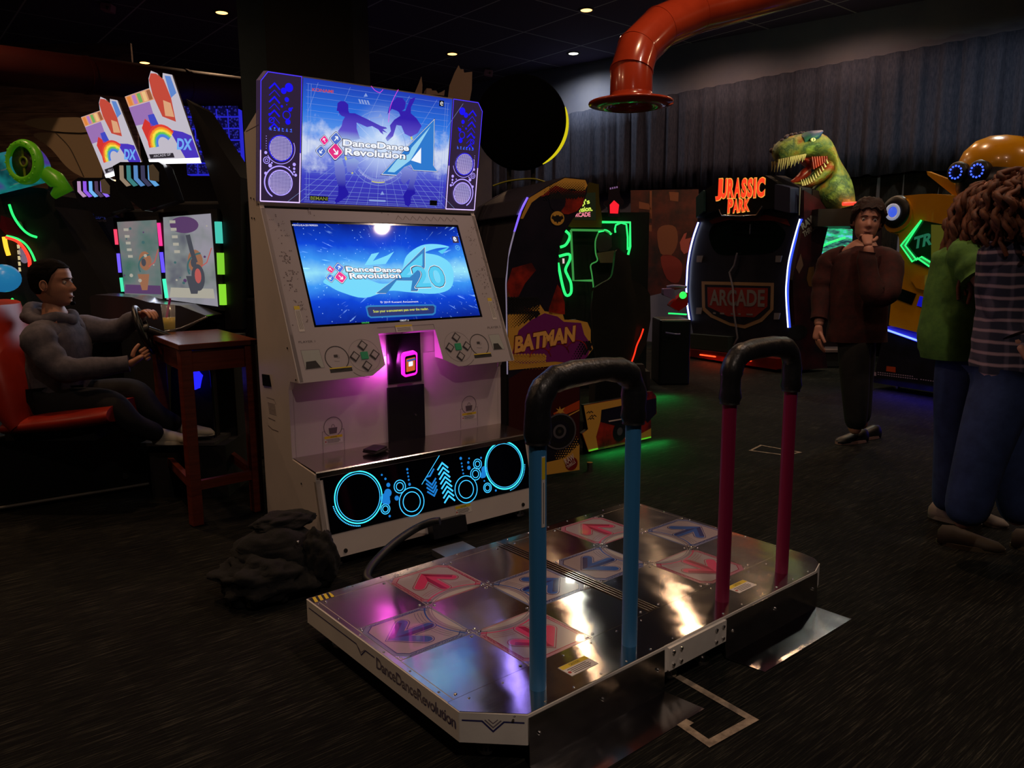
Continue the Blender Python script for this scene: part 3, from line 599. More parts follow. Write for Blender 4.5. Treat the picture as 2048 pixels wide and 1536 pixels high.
# speaker wings
EDGE = mat('edge_light_top', (.02, .02, .1), .3, em=srgb(70, 50, 255), es=1.3); EDB = mat('edge_light_bottom', (.1, .1, .1), .3, em=srgb(205, 180, 255), es=1.5)
BLU = emi('wing_blue', (24, 16, 235), 1.1); LIL = emi('wing_lilac', (170, 150, 255), 1.25); WNG = mat('wing_panel', srgb(60, 46, 70), .3, em=srgb(44, 32, 56), es=.9)
GRL = mat('speaker_mesh', srgb(120, 110, 200), .5); t = NT(GRL); co = t.obj((150, 150, 150)); vo = t.n('TexVoronoi', i_Scale=1, i_Randomness=0.0, voronoi_dimensions='2D'); sx_ = t.n('SeparateXYZ'); t.l(co, 0, sx_, 0); cx_ = t.n('CombineXYZ'); t.l(sx_, 'X', cx_, 0); t.l(sx_, 'Z', cx_, 1); t.l(cx_, 0, vo, 'Vector'); rr_ = t.ramp(vo, 'Distance', [(.3, srgb(50, 36, 120)), (.5, srgb(205, 195, 255))]); t.l(rr_, 0, None, 'Base Color')
sp_ = t.n('SeparateXYZ'); co2 = t.n('TexCoord'); t.l(co2, 'Object', sp_, 0); t.l(rr_, 0, None, 'Emission Color'); GRL.node_tree.nodes['Principled BSDF'].inputs['Emission Strength'].default_value = .8  # violet light on the mesh put into its own colour and glow
def wing(s_):
    mb = MB(); Q = Pl(FC, MQ.P(0, 0, 0), MQ.ux*s_, MQ.uy) if s_ > 0 else Pl(FC, MQ.P(0, 0, 0), MQ.ux, MQ.uy)
    X = lambda a: a*s_             # positive outward
    xo, xi = HW, xr
    pl = [(X(xi), 0), (X(xo), 0), (X(xo), MH-.045), (X(xo-cw), MH), (X(xi), MH)]
    mb.prism(MQ, pl, -.05, 0, WNG); w = mb.build('speaker_wing', DG)
    mb = MB(); ed = [(X(xi+.004), .004), (X(xo-.003), .004), (X(xo-.003), MH-.047), (X(xo-cw-.002), MH-.004), (X(xi+.004), MH-.004)]
    mid_ = .24
    mb.line(MQ, [ed[1], (ed[1][0], mid_)], .005, EDB, .0012); mb.line(MQ, [(ed[1][0], mid_), ed[2], ed[3], ed[4], (ed[4][0], mid_)], .0035, EDGE, .0012); mb.line(MQ, [(ed[0][0], mid_), ed[0], ed[1]], .005, EDB, .0012)
    mb.build('edge_light', w)
    cxw = (xi+xo)/2+.002
    for cy_, mm in ((.095, LIL), (.255, LIL)):
        mb = MB(); r = .058; Ms = MQ.M() @ Matrix.Translation((X(cxw), cy_, 0))
        mb.lathe([(r, .001), (r, .006), (r*.92, .008), (r*.9, .004), (.001, .0045)], GRL, Ms, 36); mb.build('speaker_grille', w)
        mb = MB(); mb.ring(MQ, X(cxw), cy_, r+.001, .004, mm if cy_ < .2 else BLU, .0068, n=44)
        if cy_ < .2: mb.ring(MQ, X(cxw), cy_, r+.019, .006, LIL, .0012, math.radians(30) if s_ < 0 else math.radians(-60), math.radians(240) if s_ < 0 else math.radians(150), 50)
        else: mb.ring(MQ, X(cxw), cy_, r+.014, .0028, LIL, .0012, math.radians(-150) if s_ < 0 else math.radians(-170), math.radians(25), 36)
        mb.build('speaker_ring', w)
    mb = MB()
    for k in range(7): # chevrons
        y = MH-.05-k*.030; x = cxw+.032
        mb.line(MQ, [(X(x-.026), y-.026), (X(x), y), (X(x+.026), y-.026)], .007 if k % 2 == 0 else .003, BLU, .0012); 
    for dx, y, r, ri in ((-.038, MH-.06, .02, 0), (-.012, MH-.078, .014, 0), (-.028, MH-.115, .011, 0), (-.004, MH-.148, .006, 0), (-.045, MH-.158, .009, 0), (-.055, MH-.15, .004, 0), (-.028, MH-.185, .018, .6), (.055, MH-.19, .006, 0), (-.035, MH-.215, .013, 0), (.045, MH-.215, .012, .7), (-.028, MH-.138, .003, 0)):
        if ri: mb.ring(MQ, X(cxw+dx), y, r, .004, BLU, .0012, n=24)
        else: mb.disc(MQ, X(cxw+dx), y, r, BLU, .0012, 20)
    for k in range(6):
        a_ = cxw*s_-.055+k*.02; mw = emi('wing_letters', (60, 100, 255), 1.6); mb.line(MQ, [(a_, .335), (a_+.011, .335)], .002, mw, .0014)
        mb.line(MQ, [(a_+.001, .341+.004*(k % 2)), (a_+.009, .341+.004*(k % 2))], .003, mw, .0014); mb.line(MQ, [(a_+.005+.003*(k % 3-1), .339), (a_+.005+.003*(k % 3-1), .349)], .0022, mw, .0016)
    for dx, y, r in ((-.07, .185, .008), (-.07, .165, .006), (-.07, .15, .005), (-.045, .17, .0035), (.05, .172, .009), (.042, .185, .004), (-.078, .135, .007), (.072, .135, .007), (.072, .23, .007)): mb.disc(MQ, X(cxw+dx), y, r, LIL, .0012, 16)
    mb.ring(MQ, X(cxw+.068), .195, .015, .003, LIL, .0012, n=24); mb.ring(MQ, X(cxw+.068), .195, .007, .0025, LIL, .0012, n=20)
    for k in range(6): mb.disc(MQ, X(cxw+.07), .25+k*.011, .0018, LIL, .0012, 8)
    mb.build('wing_graphics', w)
wing(-1); wing(1)
mb = MB().prism(SDL, [(-.185, 1.672), (-.172, 1.688), (-.182, 1.700), (-.22, 1.70), (-.22, 1.672)], 0, -2*HW, CAB); mb.build('marquee_ledge', DG)
for x_, y_ in ((-.55, -.33), (.55, -.33), (-.55, .22), (.55, .22)):
    MB().cyl((x_, y_, 0), (x_, y_, .012), .03, .028, CHROME).cyl((x_, y_, .01), (x_, y_, .1), .009, .009, CHROME, 12).build('levelling_foot', DG)
# black socket box at the foot of the kick panel
a, b = KK.inv(*kb(1165, 990)); a2, b2 = KK.inv(*kb(1385, 930))
MB().prism(KK, [(a, -.03), (a2+.0, -.03), (a2, .055), (a, .055)], 0, .05, mat('socket_black', srgb(16, 17, 20), .4)).build('cable_socket', DG, bevel=.006)

# ================================================================ the dance stage
DS = thing('dance_stage', 'low steel dance platform with pink and blue arrow tiles, white sides and two handrails', 'dance platform', WF)
MX, YB, YF, CH_, HS = .908, -.6205, .482, .136, .16
CX, TT, HH = .4568, .1398, .4275
TOP = Pl(WF, (0, 0, HS), (1, 0, 0), (0, 1, 0))
fr_ = noisy('stage_white', srgb(240, 236, 228), srgb(226, 222, 216), 6, .45)
outline = [(-MX, YF), (-MX, YB+CH_), (-MX+CH_, YB), (MX-CH_, YB), (MX-.05, YB+.03), (MX-.015, YB+.07), (MX, YB+CH_), (MX, YF)]
MB().prism(TOP, outline, -.094, -.003, fr_).build('stage_frame', DS, bevel=.003)
def steel(name, rough=.2, an=.7, warp=.25, col=(.66, .64, .62)):
    m = mat(name, col, rough, 1, aniso=an); t = NT(m)
    v = t.obj((2.2, 2.2, 2.2)); n = t.noise(v, 1.6, 2, .4)
    v2 = t.obj((3, 260, 3)); n2 = t.noise(v2, 3, 2, .5)
    a = t.math('MULTIPLY', (n2, 'Fac'), vb=.012); s_ = t.math('ADD', (n, 'Fac'), (a, 0))
    t.bump(s_, 0, warp, .03)
    rr2 = t.noise(v2, 5, 2, .5); r = t.ramp(rr2, 'Fac', [(.3, (rough*.8,)*3), (.7, (rough*1.25,)*3)]); t.l(r, 0, None, 'Roughness')
    c = t.n('CombineXYZ'); c.inputs[1].default_value = 1; t.l(c, 0, None, 'Tangent')
    return m
ST = steel('stage_steel', .10, .95, .13); ST2 = steel('plate_steel', .14, .9, .2, (.6, .58, .58))
def plate(x0, x1, y0, y1, name, mm=ST, g=.0015, th=.003):
    return MB().prism(TOP, [(x0+g, y0+g), (x1-g, y0+g), (x1-g, y1-g), (x0+g, y1-g)], -th, 0, mm).build(name, DS)
screws = []
SCM = None
def screw(x, y, r=.0055):
    global SCM
    if SCM is None:
        o = MB().lathe([(.0055, 0), (.005, .0022), (.0028, .0034), (.0005, .0036)], CHROME, None, 10).build('screw', DS); SCM = o
    else: o = SCM.copy(); COL.objects.link(o)
    o.location = (x, y, HS); o.scale = (r/.0055,)*3
WHT = mat('arrow_tile_white', srgb(160, 150, 156), .16, coat=.3); TPK = mat('arrow_tile_pink', srgb(205, 60, 105), .16, coat=.3); TPD = mat('arrow_tile_dark_pink', srgb(150, 20, 65), .16, coat=.3)
TBL = mat('arrow_tile_blue', srgb(35, 85, 165), .16, coat=.3); TBD = mat('arrow_tile_dark_blue', srgb(16, 40, 110), .16, coat=.3); TGR = mat('arrow_tile_grey', srgb(135, 125, 138), .16, coat=.3); TPL = mat('arrow_tile_light_pink', srgb(172, 118, 134), .16, coat=.3); TLB = mat('arrow_tile_light_blue', srgb(120, 128, 165), .16, coat=.3)
def arrow_tile(cx, cy, ang, pink):
    d = Vector((math.cos(ang), math.sin(ang), 0)); Q = Pl(WF, (cx, cy, HS), (d.y, -d.x, 0), d)      # uy outward
    w = .1398-.002; h = (HH-TT)/2-.002; k = .034; m_ = MB()
    c1, c2, c3 = (TPK, TPD, TPL) if pink else (TBL, TBD, TLB)
    oc = lambda e: [(-w+k, -h+e), (w-k, -h+e), (w-e, -h+k), (w-e, h-k), (w-k, h-e), (-w+k, h-e), (-w+e, h-k), (-w+e, -h+k)]
    m_.prism(Q, oc(0), -.003, 0, c3)
    m_.poly(Q, [(a*.88, b*.9) for a, b in oc(0)], WHT, .0004)
    m_.line(Q, [(a*.88, b*.9) for a, b in oc(0)], .003, c2, .0006, True)
    rn = random.Random(int(cx*100+cy*10))
    for s_ in (-1, 1):
        for q in range(60): m_.rect(Q, s_*(w*.94)-.004+rn.uniform(-.0045, .0035), -h*.75+q*h*.025, .005, .002, c2, .0006)
    pc = -(TT+(HH-TT)/2)                                # pad centre
    for r, wd, mm, cc in ((.203, .0055, c1, .0008), (.19, .009, TGR, .0008), (.178, .0035, TGR, .0008)):
        th = math.asin(min(1, (w*.9)/r)); m_.ring(Q, 0, pc, r, wd, mm, cc, PI/2-th, PI/2+th, 28)
    for r in (.217, .229, .241):
        for s_ in (-1, 1): m_.ring(Q, 0, pc, r, .0011, c2, .0008, PI/2+s_*.14, PI/2+s_*.48, 14)
    m_.poly(Q, [(-.115, -h+.006), (.115, -h+.006), (.09, -h+.02), (.05, -h+.033), (0, -h+.038), (-.05, -h+.033), (-.09, -h+.02)], mat('arrow_tile_lens', srgb(180, 176, 172), .16), .0007)
    def arrow(w_, T, L, B):
        r2 = math.sqrt(2); E = (L, T-L); half = []
        for q in range(9): t_ = PI/4-PI*q/8; half.append((E[0]+w_*math.cos(t_), E[1]+w_*math.sin(t_)))
        half += [(w_, T-w_*r2-w_)]+[(w_*math.cos(t_), -B+w_*math.sin(t_)) for t_ in (0, -PI/6, -PI/3)]
        return [(0, T+w_*r2)]+half+[(0, -B-w_)]+[(-a, b) for a, b in half[::-1]]
    for w_, mm, c in ((.0275, c2, .0009), (.0245, WHT, .0011), (.0205, c1, .0013)): m_.poly(Q, arrow(w_, .078, .076, .058), mm, c)
    m_.poly(Q, [(0, .078+.0205*1.41), (.076+.0145, .0165), (.076, .002), (0, .078)], c2, .0015); m_.poly(Q, [(0, .078), (0, -.0785), (-.0205, -.058), (-.0205, .0285)], c2, .0015)
    m_.build('arrow_panel', DS)
    for sx in (-1, 1):                                   # corner brackets
        for sy in (-1, 1):
            m2 = MB(); p = [(sx*w, sy*h), (sx*(w-k+.001), sy*h), (sx*w, sy*(h-k+.001))]
            m2.prism(Q, p, -.003, .0008, ST2); m2.build('corner_bracket', DS)
            for e in ((.24, .24), (.55, .16)):
                P_ = Q.P(sx*(w-k*e[0]), sy*(h-k*e[1])); screw(P_.x, P_.y, .0045)
for c in (-CX, CX):
    g = [-HH, -TT, TT, HH]
    for i in range(3):
        for j in range(3):
            if (i+j) % 2 == 0: plate(c+g[i], c+g[i+1], g[j], g[j+1], 'steel_panel')
    M_ = TT+(HH-TT)/2
    arrow_tile(c, M_, PI/2, True); arrow_tile(c, -M_, -PI/2, True); arrow_tile(c-M_, 0, PI, False); arrow_tile(c+M_, 0, 0, False)
    for sx in (-1, 1):
        for sy in (-1, 1): screw(c+sx*(TT-.02), sy*(TT-.02)); screw(c+sx*(TT+.02), sy*(TT+.018)); screw(c+sx*(HH-.02), sy*(HH-.02)); screw(c+sx*(TT+.02), sy*(HH-.018))
    x0, x1 = (-MX+.002, 0) if c < 0 else (0, MX-.002)
    xo = c-HH if c < 0 else c+HH
    # rear plate round the rail feet
    pts = [(x0, -HH), (x0, YB+CH_), (x0+CH_, YB+.002), (x1, YB+.002), (x1, -HH)] if c < 0 else [(x0, -HH), (x0, YB+.002), (x1-CH_, YB+.002), (x1-.05, YB+.032), (x1-.015, YB+.072), (x1, YB+CH_), (x1, -HH)]
    MB().prism(TOP, pts, -.003, 0, ST).build('rear_plate', DS)
    plate(x0, x1, HH, YF-.002, 'front_strip')
    if c < 0: plate(x0, xo, -HH, HH, 'edge_strip')
    else: plate(xo, x1, -HH, HH, 'edge_strip')
    for k in range(7): screw(x0+.06+k*.125, YF-.012, .004); 
    for k in range(7): screw(x0+.1+k*.115 if c < 0 else x0+.05+k*.115, YB+.016, .004); screw(x0+.06+k*.125, -HH-.022, .004)
    for k in range(6): screw(-MX+.013 if c < 0 else MX-.013, -HH+.06+k*.155, .004)
plate(-CX+HH, CX-HH, -HH, HH, 'centre_strip', mat('centre_dark', srgb(60, 50, 45), .35, .6))
for x in (-.022, -.008, .008, .022): MB().box((x, 0, HS+.0015), (.004, 2*HH-.01, .004), CHROME).build('centre_rail', DS)
# yellow-black warning mark and caution plates
m_ = MB(); qp = [(-MX+.004, YF-.052), (-MX+.075, YF-.052), (-MX+.085, YF-.01), (-MX+.004, YF-.01)]
Q = Pl(WF, (-MX+.006, YF-.055, HS), (1, 0, 0), (0, 1, 0)); m_.rect(Q, 0, 0, .085, .046, BLACK, .0008)
for k in range(4): m_.poly(Q, [(.004+k*.022, 0), (.016+k*.022, 0), (.026+k*.022, .046), (.014+k*.022, .046)] if k < 3 else [(.07, 0), (.082, 0), (.085, .02), (.085, .046), (.08, .046)], YEL, .0012)
m_.build('hazard_mark', DS)
for p0, p1 in (((1143, 1352), (1210, 1318)), ((1478, 1186), (1530, 1160))):
    a = onz(*p0, HS); b = onz(*p1, HS); caution('caution_plate', TOP, a.x, a.y-.002, .115, .062, DS, rot=math.atan2(b.y-a.y, b.x-a.x)*0)
# print along the left side and the chamfered corner
NAVY = mat('stage_navy', srgb(50, 50, 110), .5); SL_ = Pl(WF, (-MX, 0, 0), (0, -1, 0), (0, 0, 1))
m_ = MB(); zz_ = HS-.03
m_.line(SL_, [(-YF+.02, zz_), (-.10, zz_), (-.07, zz_-.028), (-.04, zz_), (.02, zz_)], .004, NAVY, .0005); m_.line(SL_, [(-.10, zz_-.0), (-.07, zz_-.018), (-.045, zz_-.0)], .0022, TGR, .0006)
m_.text(SL_, 'DanceDanceRevolution', .03, HS-.062, .44, .038, NAVY, .0005, spacing=.9); m_.text(SL_, 'DanceDanceRevolution', .033, HS-.059, .434, .032, TGR, .0008, spacing=.9)
m_.build('side_lettering', DS)
d = Vector((CH_, -CH_, 0)).normalized(); CHP = Pl(WF, (-MX, YB+CH_, 0), d, (0, 0, 1)); L = CH_*1.414
m_ = MB(); z_ = HS-.026; m_.line(CHP, [(.008, z_), (L*.34, z_), (L*.5, z_-.03), (L*.66, z_), (L-.008, z_)], .005, NAVY, .0005); m_.line(CHP, [(L*.38, z_+.004), (L*.5, z_-.018), (L*.62, z_+.004)], .004, TGR, .0006); m_.line(CHP, [(L*.43, z_+.006), (L*.5, z_-.006), (L*.57, z_+.006)], .003, TGR, .0006)
m_.build('corner_chevron', DS)
for x, y in ((-MX+.1, YB+.14), (-MX+.07, .36), (MX-.1, YB+.14), (MX-.07, .36), (-.08, YB+.06), (.08, YB+.04), (-.08, .4), (.08, .4)):
    MB().cyl((x, y, 0), (x, y, .01), .032, .03, CHROME).cyl((x, y, .008), (x, y, .024), .012, .014, CHROME, 12).cyl((x, y, .01), (x, y, .07), .008, .008, CHROME, 10).build('levelling_foot', DS)
# joining bracket at the back, then the two folded ramp sheets
BK = Pl(WF, (0, YB, 0), (1, 0, 0), (0, 0, 1)); m_ = MB().prism(BK, [(-.165, .070), (.15, .070), (.15, .150), (-.165, .150)], 0, .010, fr_); br_ = m_.build('joining_bracket', DS, bevel=.002)
for x in (-.145, -.105, .09, .13):
    for z in (.088, .132): MB().cyl((x, YB-.009, z), (x, YB-.016, z), .0075, .006, CHROME, 12).build('bolt', br_)
def ramp(x0, x1, xe0, xe1):
    m_ = MB(); t_ = .0025; y0, y1 = YB-.004, -.77; xs = [x0, x1]
    MB_ = Pl(WF, (0, 0, 0), (0, 1, 0), (0, 0, 1))
    m_.add([(x0, y0, .152), (x1, y0, .152), (x1, y0-.004, .006), (x0, y0-.004, .006), (x0, y0-t_, .152), (x1, y0-t_, .152), (x1, y0-.004-t_, .006), (x0, y0-.004-t_, .006)], [(0, 1, 2, 3), (7, 6, 5, 4), (0, 4, 5, 1), (3, 2, 6, 7), (0, 3, 7, 4), (1, 5, 6, 2)], ST2)
    m_.add([(x0, y0-.004, .007), (x1, y0-.004, .007), (xe1, y1, .002), (xe0, y1, .002), (x0, y0-.004, .004), (x1, y0-.004, .004), (xe1, y1, -.0), (xe0, y1, -.0)], [(3, 2, 1, 0), (4, 5, 6, 7), (0, 1, 5, 4), (2, 3, 7, 6), (1, 2, 6, 5), (3, 0, 4, 7)], ST2)
    r_ = m_.build('ramp_sheet', DS)
    for k in (.06, .5, .94): MB().cyl((x0+(x1-x0)*k, y0-t_, .095), (x0+(x1-x0)*k, y0-.012, .095), .007, .005, CHROME, 10).build('bolt', r_)
ramp(-.772, -.186, -.80, -.16); ramp(.152, .775, .18, .79)
# handrails: painted poles with a padded bow
def rail(x0, x1, col, pad_seed):
    m_ = MB(); y = -.5364; zt = 1.075; r = .025
    for x in (x0, x1): m_.cyl((x, y, HS), (x, y, .93), r, r, col, 28)
    o = m_.build('handrail', DS)
    P_ = []; R_ = .085
    P_ += [(x0, y, .90), (x0, y, .92), (x0, y, .95), (x0, y, zt-R_)]
    for k in range(1, 8): t_ = PI-PI/2*k/8; P_.append((x0+R_+R_*math.cos(t_), y, zt-R_+R_*math.sin(t_)))
    P_ += [(x0+R_, y, zt), ((x0*2+x1)/3, y, zt+.006), ((x0+2*x1)/3, y, zt+.008), (x1-R_, y, zt)]
    for k in range(1, 8): t_ = PI/2-PI/2*k/8; P_.append((x1-R_+R_*math.cos(t_), y, zt-R_+R_*math.sin(t_)))
    P_ += [(x1, y, zt-R_), (x1, y, .95), (x1, y, .92), (x1, y, .90)]
    rn = random.Random(pad_seed); rs = [.038+.003*rn.uniform(-1, 1) for _ in P_]; rs[0] = rs[-1] = .033; rs[1] = rs[-2] = .041
    lea = mat('black_vinyl', srgb(26, 27, 30), .38); t = NT(lea) if not lea.node_tree.nodes.get('Bump') else None
    if t: v = t.obj((1, 1, .5)); n = t.noise(v, 22, 3, .6); t.bump(n, 'Fac', .5, .012)
    MB().tube(P_, rs, lea, 18).build('rail_padding', o)
    for x in (x0, x1): MB().cyl((x, y, .898), (x, y, .906), .036, .034, BLACK, 20).build('padding_cuff', o)
    return o
PB = mat('rail_blue', srgb(58, 128, 186), .35); PP = mat('rail_pink', srgb(132, 18, 66), .35)
ra = rail(-.6577, -.2559, PB, 1); rail(.2559, .6577, PP, 2)
VP = Pl(WF, (-.6577-.0, -.5364-.0256, 0), (1, 0, 0), (0, 0, 1)); m_ = MB()
# narrow caution strip on the near pole, facing the camera
dv = (CAMP-Vector((-.6577, -.5364, 1.4))); dv.z = 0; dv.normalize(); dv = Matrix.Rotation(math.radians(38), 3, 'Z') @ dv
tv = Vector((-dv.y, dv.x, 0)); VP = Pl(WF, Vector((-.6577, -.5364, .80))+dv*.0256, tv, (0, 0, 1))
m_.prism(VP, [(-.006, -.14), (.006, -.14), (.006, .065), (-.006, .065)], -.002, .0006, LAB); m_.rect(VP, -.0055, .0, .011, .062, YEL, .0012); m_.rect(VP, -.001, -.13, .002, .12, INK, .0012); m_.build('caution_strip', ra)
# thin steel cover on the carpet behind the stage and the corrugated hose
a = onz(915, 1105, .02)
Q = Pl(WF, (a.x, a.y, 0), (1, -.05, 0), (.05, 1, 0)); cvr = MB().prism(Q, [(-.09, -.09), (.09, -.09), (.09, .09), (-.09, .09)], 0, .03, mat('cover_steel', (.5, .5, .52), .3, .9)).build('floor_cover', None, bevel=.003)
tag(cvr, 'small square metal cover on the carpet between the dance cabinet and its platform', 'cover plate')
path = [onz(880, 1042, .17), onz(860, 1045, .16), onz(830, 1058, .13), onz(790, 1085, .10), onz(758, 1115, .07), onz(738, 1140, .05), onz(734, 1156, .04), onz(745, 1166, .035)]
p0 = Vector(KK.fr.M @ KK.P(.0-.19, .012, .05)); path = [Vector((p.x, p.y, p.z)) for p in path]
pa = spline([tuple(p) for p in path], 22); rr_ = [.020 if k % 2 else .0175 for k in range(len(pa))]
hose = MB().tube(pa, rr_, mat('hose_rubber', srgb(28, 32, 36), .45), 12).build('cable_hose'); tag(hose, 'black ribbed cable hose curving from the white cabinet to the steel platform', 'hose')
# wallet on the shelf
wf = Fr(FC.M @ Vector((-.26, -.20, .466)), .35)
wl = thing('wallet', 'worn black folded wallet lying on the steel shelf of the white cabinet', 'wallet', wf); LE = noisy('wallet_leather', srgb(24, 22, 22), srgb(34, 30, 30), 30, .5, .3)
def slab(w, d, z0, th, rz, seed, dx=0, dy=0):
    rn = random.Random(seed); m_ = MB(); rg = []
    for z, s_ in ((z0, .95), (z0+th*.2, 1), (z0+th*.8, 1), (z0+th, .94)):
        rg.append([(dx+(x*math.cos(rz)-y*math.sin(rz))*s_, dy+(x*math.sin(rz)+y*math.cos(rz))*s_, z+x*.03) for x, y in rr(w, d, .008, 4, 0, (0, 0))])
    return m_.loft(rg, LE, False)
slab(.052, .042, 0.004, .009, 0, 1).build('lower_fold', wl); slab(.050, .041, .012, .010, .12, 2, .002, .003).build('upper_fold', wl); slab(.03, .028, .0, .005, -.3, 3, .04, -.01).build('loose_card', wl)
# white paint squares on the carpet
TPM = noisy('worn_floor_tape', srgb(165, 150, 130), srgb(110, 98, 84), 25, .8, 0)
def tape(pts, w, label, gap=None):
    q = [onz(*p) for p in pts]; m_ = MB(); m_.line(Pl(WF, (0, 0, .0), (1, 0, 0), (0, 1, 0)), [(p.x, p.y) for p in q], w, TPM, .0025); o = m_.build('floor_tape'); tag(o, label, 'floor tape'); return o
tape([(1352, 1352), (1505, 1440), (1418, 1488), (1366, 1452), (1380, 1443)], .028, 'worn beige tape outline on the carpet beside the near steel ramp')
o = tape([(1502, 901), (1522, 891), (1600, 905), (1572, 911), (1498, 901)], .018, 'small white tape square on the carpet far behind the pink handrail')

# ================================================================ hall fittings
DLW = emi('downlight_warm', (255, 172, 92), 5); DLC = emi('downlight_cool', (250, 255, 225), 6)
LL = {0: 'warm orange recessed ceiling downlight, the one high above the left duct near the column', 1: 'small warm ceiling downlight furthest back, just above the long red duct',
      2: 'warm ceiling downlight between the tall black column and the white downlight', 3: 'warm ceiling downlight beside the bend of the red duct, nearest the top edge', 4: 'bright cool white ceiling downlight glowing left of the red duct'}
for i, (x, y, k, vis) in enumerate(LAMPS):
    if not vis: continue
    fr = Fr((x, y, CEIL)); t_ = thing('ceiling_downlight', LL[i], 'ceiling light', fr, 'recessed downlights of the hall')
    MB().lathe([(.115, 0), (.115, -.006), (.08, -.012), (.078, -.002)], mat('downlight_trim', srgb(60, 50, 45), .5), None, 28).build('trim_ring', t_)
    MB().lathe([(.001, -.006), (.078, -.006), (.078, -.010), (.001, -.012)], DLW if k == 'w' else DLC, None, 28).build('lens', t_)
def vpl(p0, p1, z=0):
    a = onz(*p0, z); b = onz(*p1, z); a.z = 0; d = b-a; fr = Fr(a, math.atan2(d.y, d.x)); return fr, Pl(fr, (0, 0, 0), (1, 0, 0), (0, 0, 1))
def facing(u, v, D, floor=False):
    p = dep(u, v, D)
    if floor: p.z = 0
    fr = Fr(p, -YAW); return fr, Pl(fr, (0, 0, 0), (1, 0, 0), (0, 0, 1))
# ceiling speakers (small pale cameras)
for (u, v, lb) in ((216, 16, 'small pale pink ceiling speaker at the far left above the duct'), (977, 146, 'small pale ceiling speaker right of the lit blue marquee')):
    p = onz(u, v, CEIL-.07); fr = Fr(p, -YAW); t_ = thing('ceiling_speaker', lb, 'speaker', fr)
    pm = mat('speaker_pale', srgb(180, 130, 150), .6); s_ = .05
    MB().box((0, 0, 0), (.15, .14, .10), pm, Matrix.Rotation(.2, 4, 'Y')).build('housing', t_, bevel=.015); MB().cyl((0, 0, .03), (0, 0, .069), .03, .03, DARK).build('ceiling_mount', t_)
    MB().cyl((.02, -.05, -.01), (.03, -.075, -.02), .025, .02, BLACK).build('driver', t_)
# dark column; its lit bluish left face is painted on as a second box
fr, P_ = facing(617, 10, 7.0, True); w = (705-530)*7/1551
cm_ = noisy('column_paint', srgb(12, 13, 16), srgb(17, 19, 23), 3, .85)
a = P_.inv(530, 60)[0]; b = P_.inv(705, 60)[0]
o = MB().box(((a+b)/2, .42, CEIL/2), (b-a, .84, CEIL-.002), cm_).build('wall_column', None, kind='structure'); o.matrix_world = fr.M
a2 = P_.inv(462, 60)[0]
m2 = noisy('column_lit_blue', srgb(28, 44, 52), srgb(36, 52, 60), 3, .85)
o = MB().box(((a+a2)/2, .56, CEIL/2), (a-a2, .74, CEIL-.002), m2).build('wall_column_lit_side', None, kind='structure'); o.matrix_world = fr.M
# curtain on the right wall
CU_fr = Fr((8.95, 2.9, 0), math.atan2(-.9756, .2197)); CU = Pl(CU_fr, (0, 0, 0), (1, 0, 0), (0, 0, 1))
cf = noisy('curtain_fabric', srgb(42, 46, 66), srgb(58, 60, 80), 60, .95, .25, (1, 1, .2), spec=.1)
def drape(s0, s1, z0f, z1f, name, label, mm, per=.30, amp=.05, off=0, seed=0):
    rn = random.Random(seed); n = int((s1-s0)/per*10); top = []; bot = []; L = [[], [], [], [], []]
    ph = [rn.uniform(-.5, .5) for _ in range(400)]
    for i in range(n+1):
        s_ = s0+(s1-s0)*i/n; q = s_/per; j = int(q)+200; pp = ph[j % 400]*(1-(q-int(q)))+ph[(j+1) % 400]*(q-int(q))
        for k in range(5):
            f = k/4; a_ = amp*(.55+.5*f); dy = a_*math.sin(2*PI*q+pp*2)+a_*.4*math.sin(2*PI*q*2.3+pp*5)
            L[k].append((s_, off+dy, z1f(s_)*(1-f)+z0f(s_)*f+(.012*math.sin(q*3+pp*4) if k == 4 else 0)))
    m_ = MB(); m_.loft(L, mm, True, False, False); o = m_.build(name); o.matrix_world = CU_fr.M; tag(o, label, 'curtain'); so = o.modifiers.new('t', 'SOLIDIFY'); so.thickness = .006; return o
def lin(p0, p1):
    a = CU.inv(*p0); b = CU.inv(*p1); return lambda s_: a[1]+(b[1]-a[1])*(s_-a[0])/(b[0]-a[0])
tl = lin((1400, 178), (2048, 57)); bl = lin((1250, 384), (1859, 342))
sL = CU.inv(985, 380)[0]; sR = CU.inv(2048, 200)[0]+.6
drape(sL, sR, lambda s_: min(bl(s_), 2.62), lambda s_: tl(s_) if tl(s_) < 4.3 else 4.3, 'pleated_curtain', 'long grey pleated curtain hanging high on the right wall', cf)
# darker cloth below it
cf2 = noisy('lower_drape_fabric', srgb(22, 22, 24), srgb(36, 34, 33), 50, .95, .2, (1, 1, .2), spec=.1)
drape(CU.inv(1600, 500)[0], sR, lambda s_: .02, lambda s_: bl(s_)+.1, 'dark_drape', 'black drape on the right wall below the grey pleated curtain', cf2, .4, .05, .19, 5)
# red ducts
RED = noisy('duct_red', srgb(190, 68, 38), srgb(168, 56, 30), 3, .22, .02, coat=.4)
fr = WF
def duct(pix, D, rad, name, label, segs=3):
    pass
pts = [(1262, 190, 5.2), (1262, 150, 5.2), (1275, 100, 5.25), (1320, 55, 5.35), (1390, 25, 5.5), (1480, 2, 5.7), (1640, -40, 6.1), (1850, -95, 6.6)]
P3 = [dep(*p) for p in pts]; bz0 = P3[0]
rad = 42*5.2/1551
DU = thing('bent_air_duct', 'glossy red air duct bending down from the ceiling to a round flange', 'air duct', Fr((bz0.x, bz0.y, bz0.z)))
lp = [tuple(p-bz0) for p in P3]
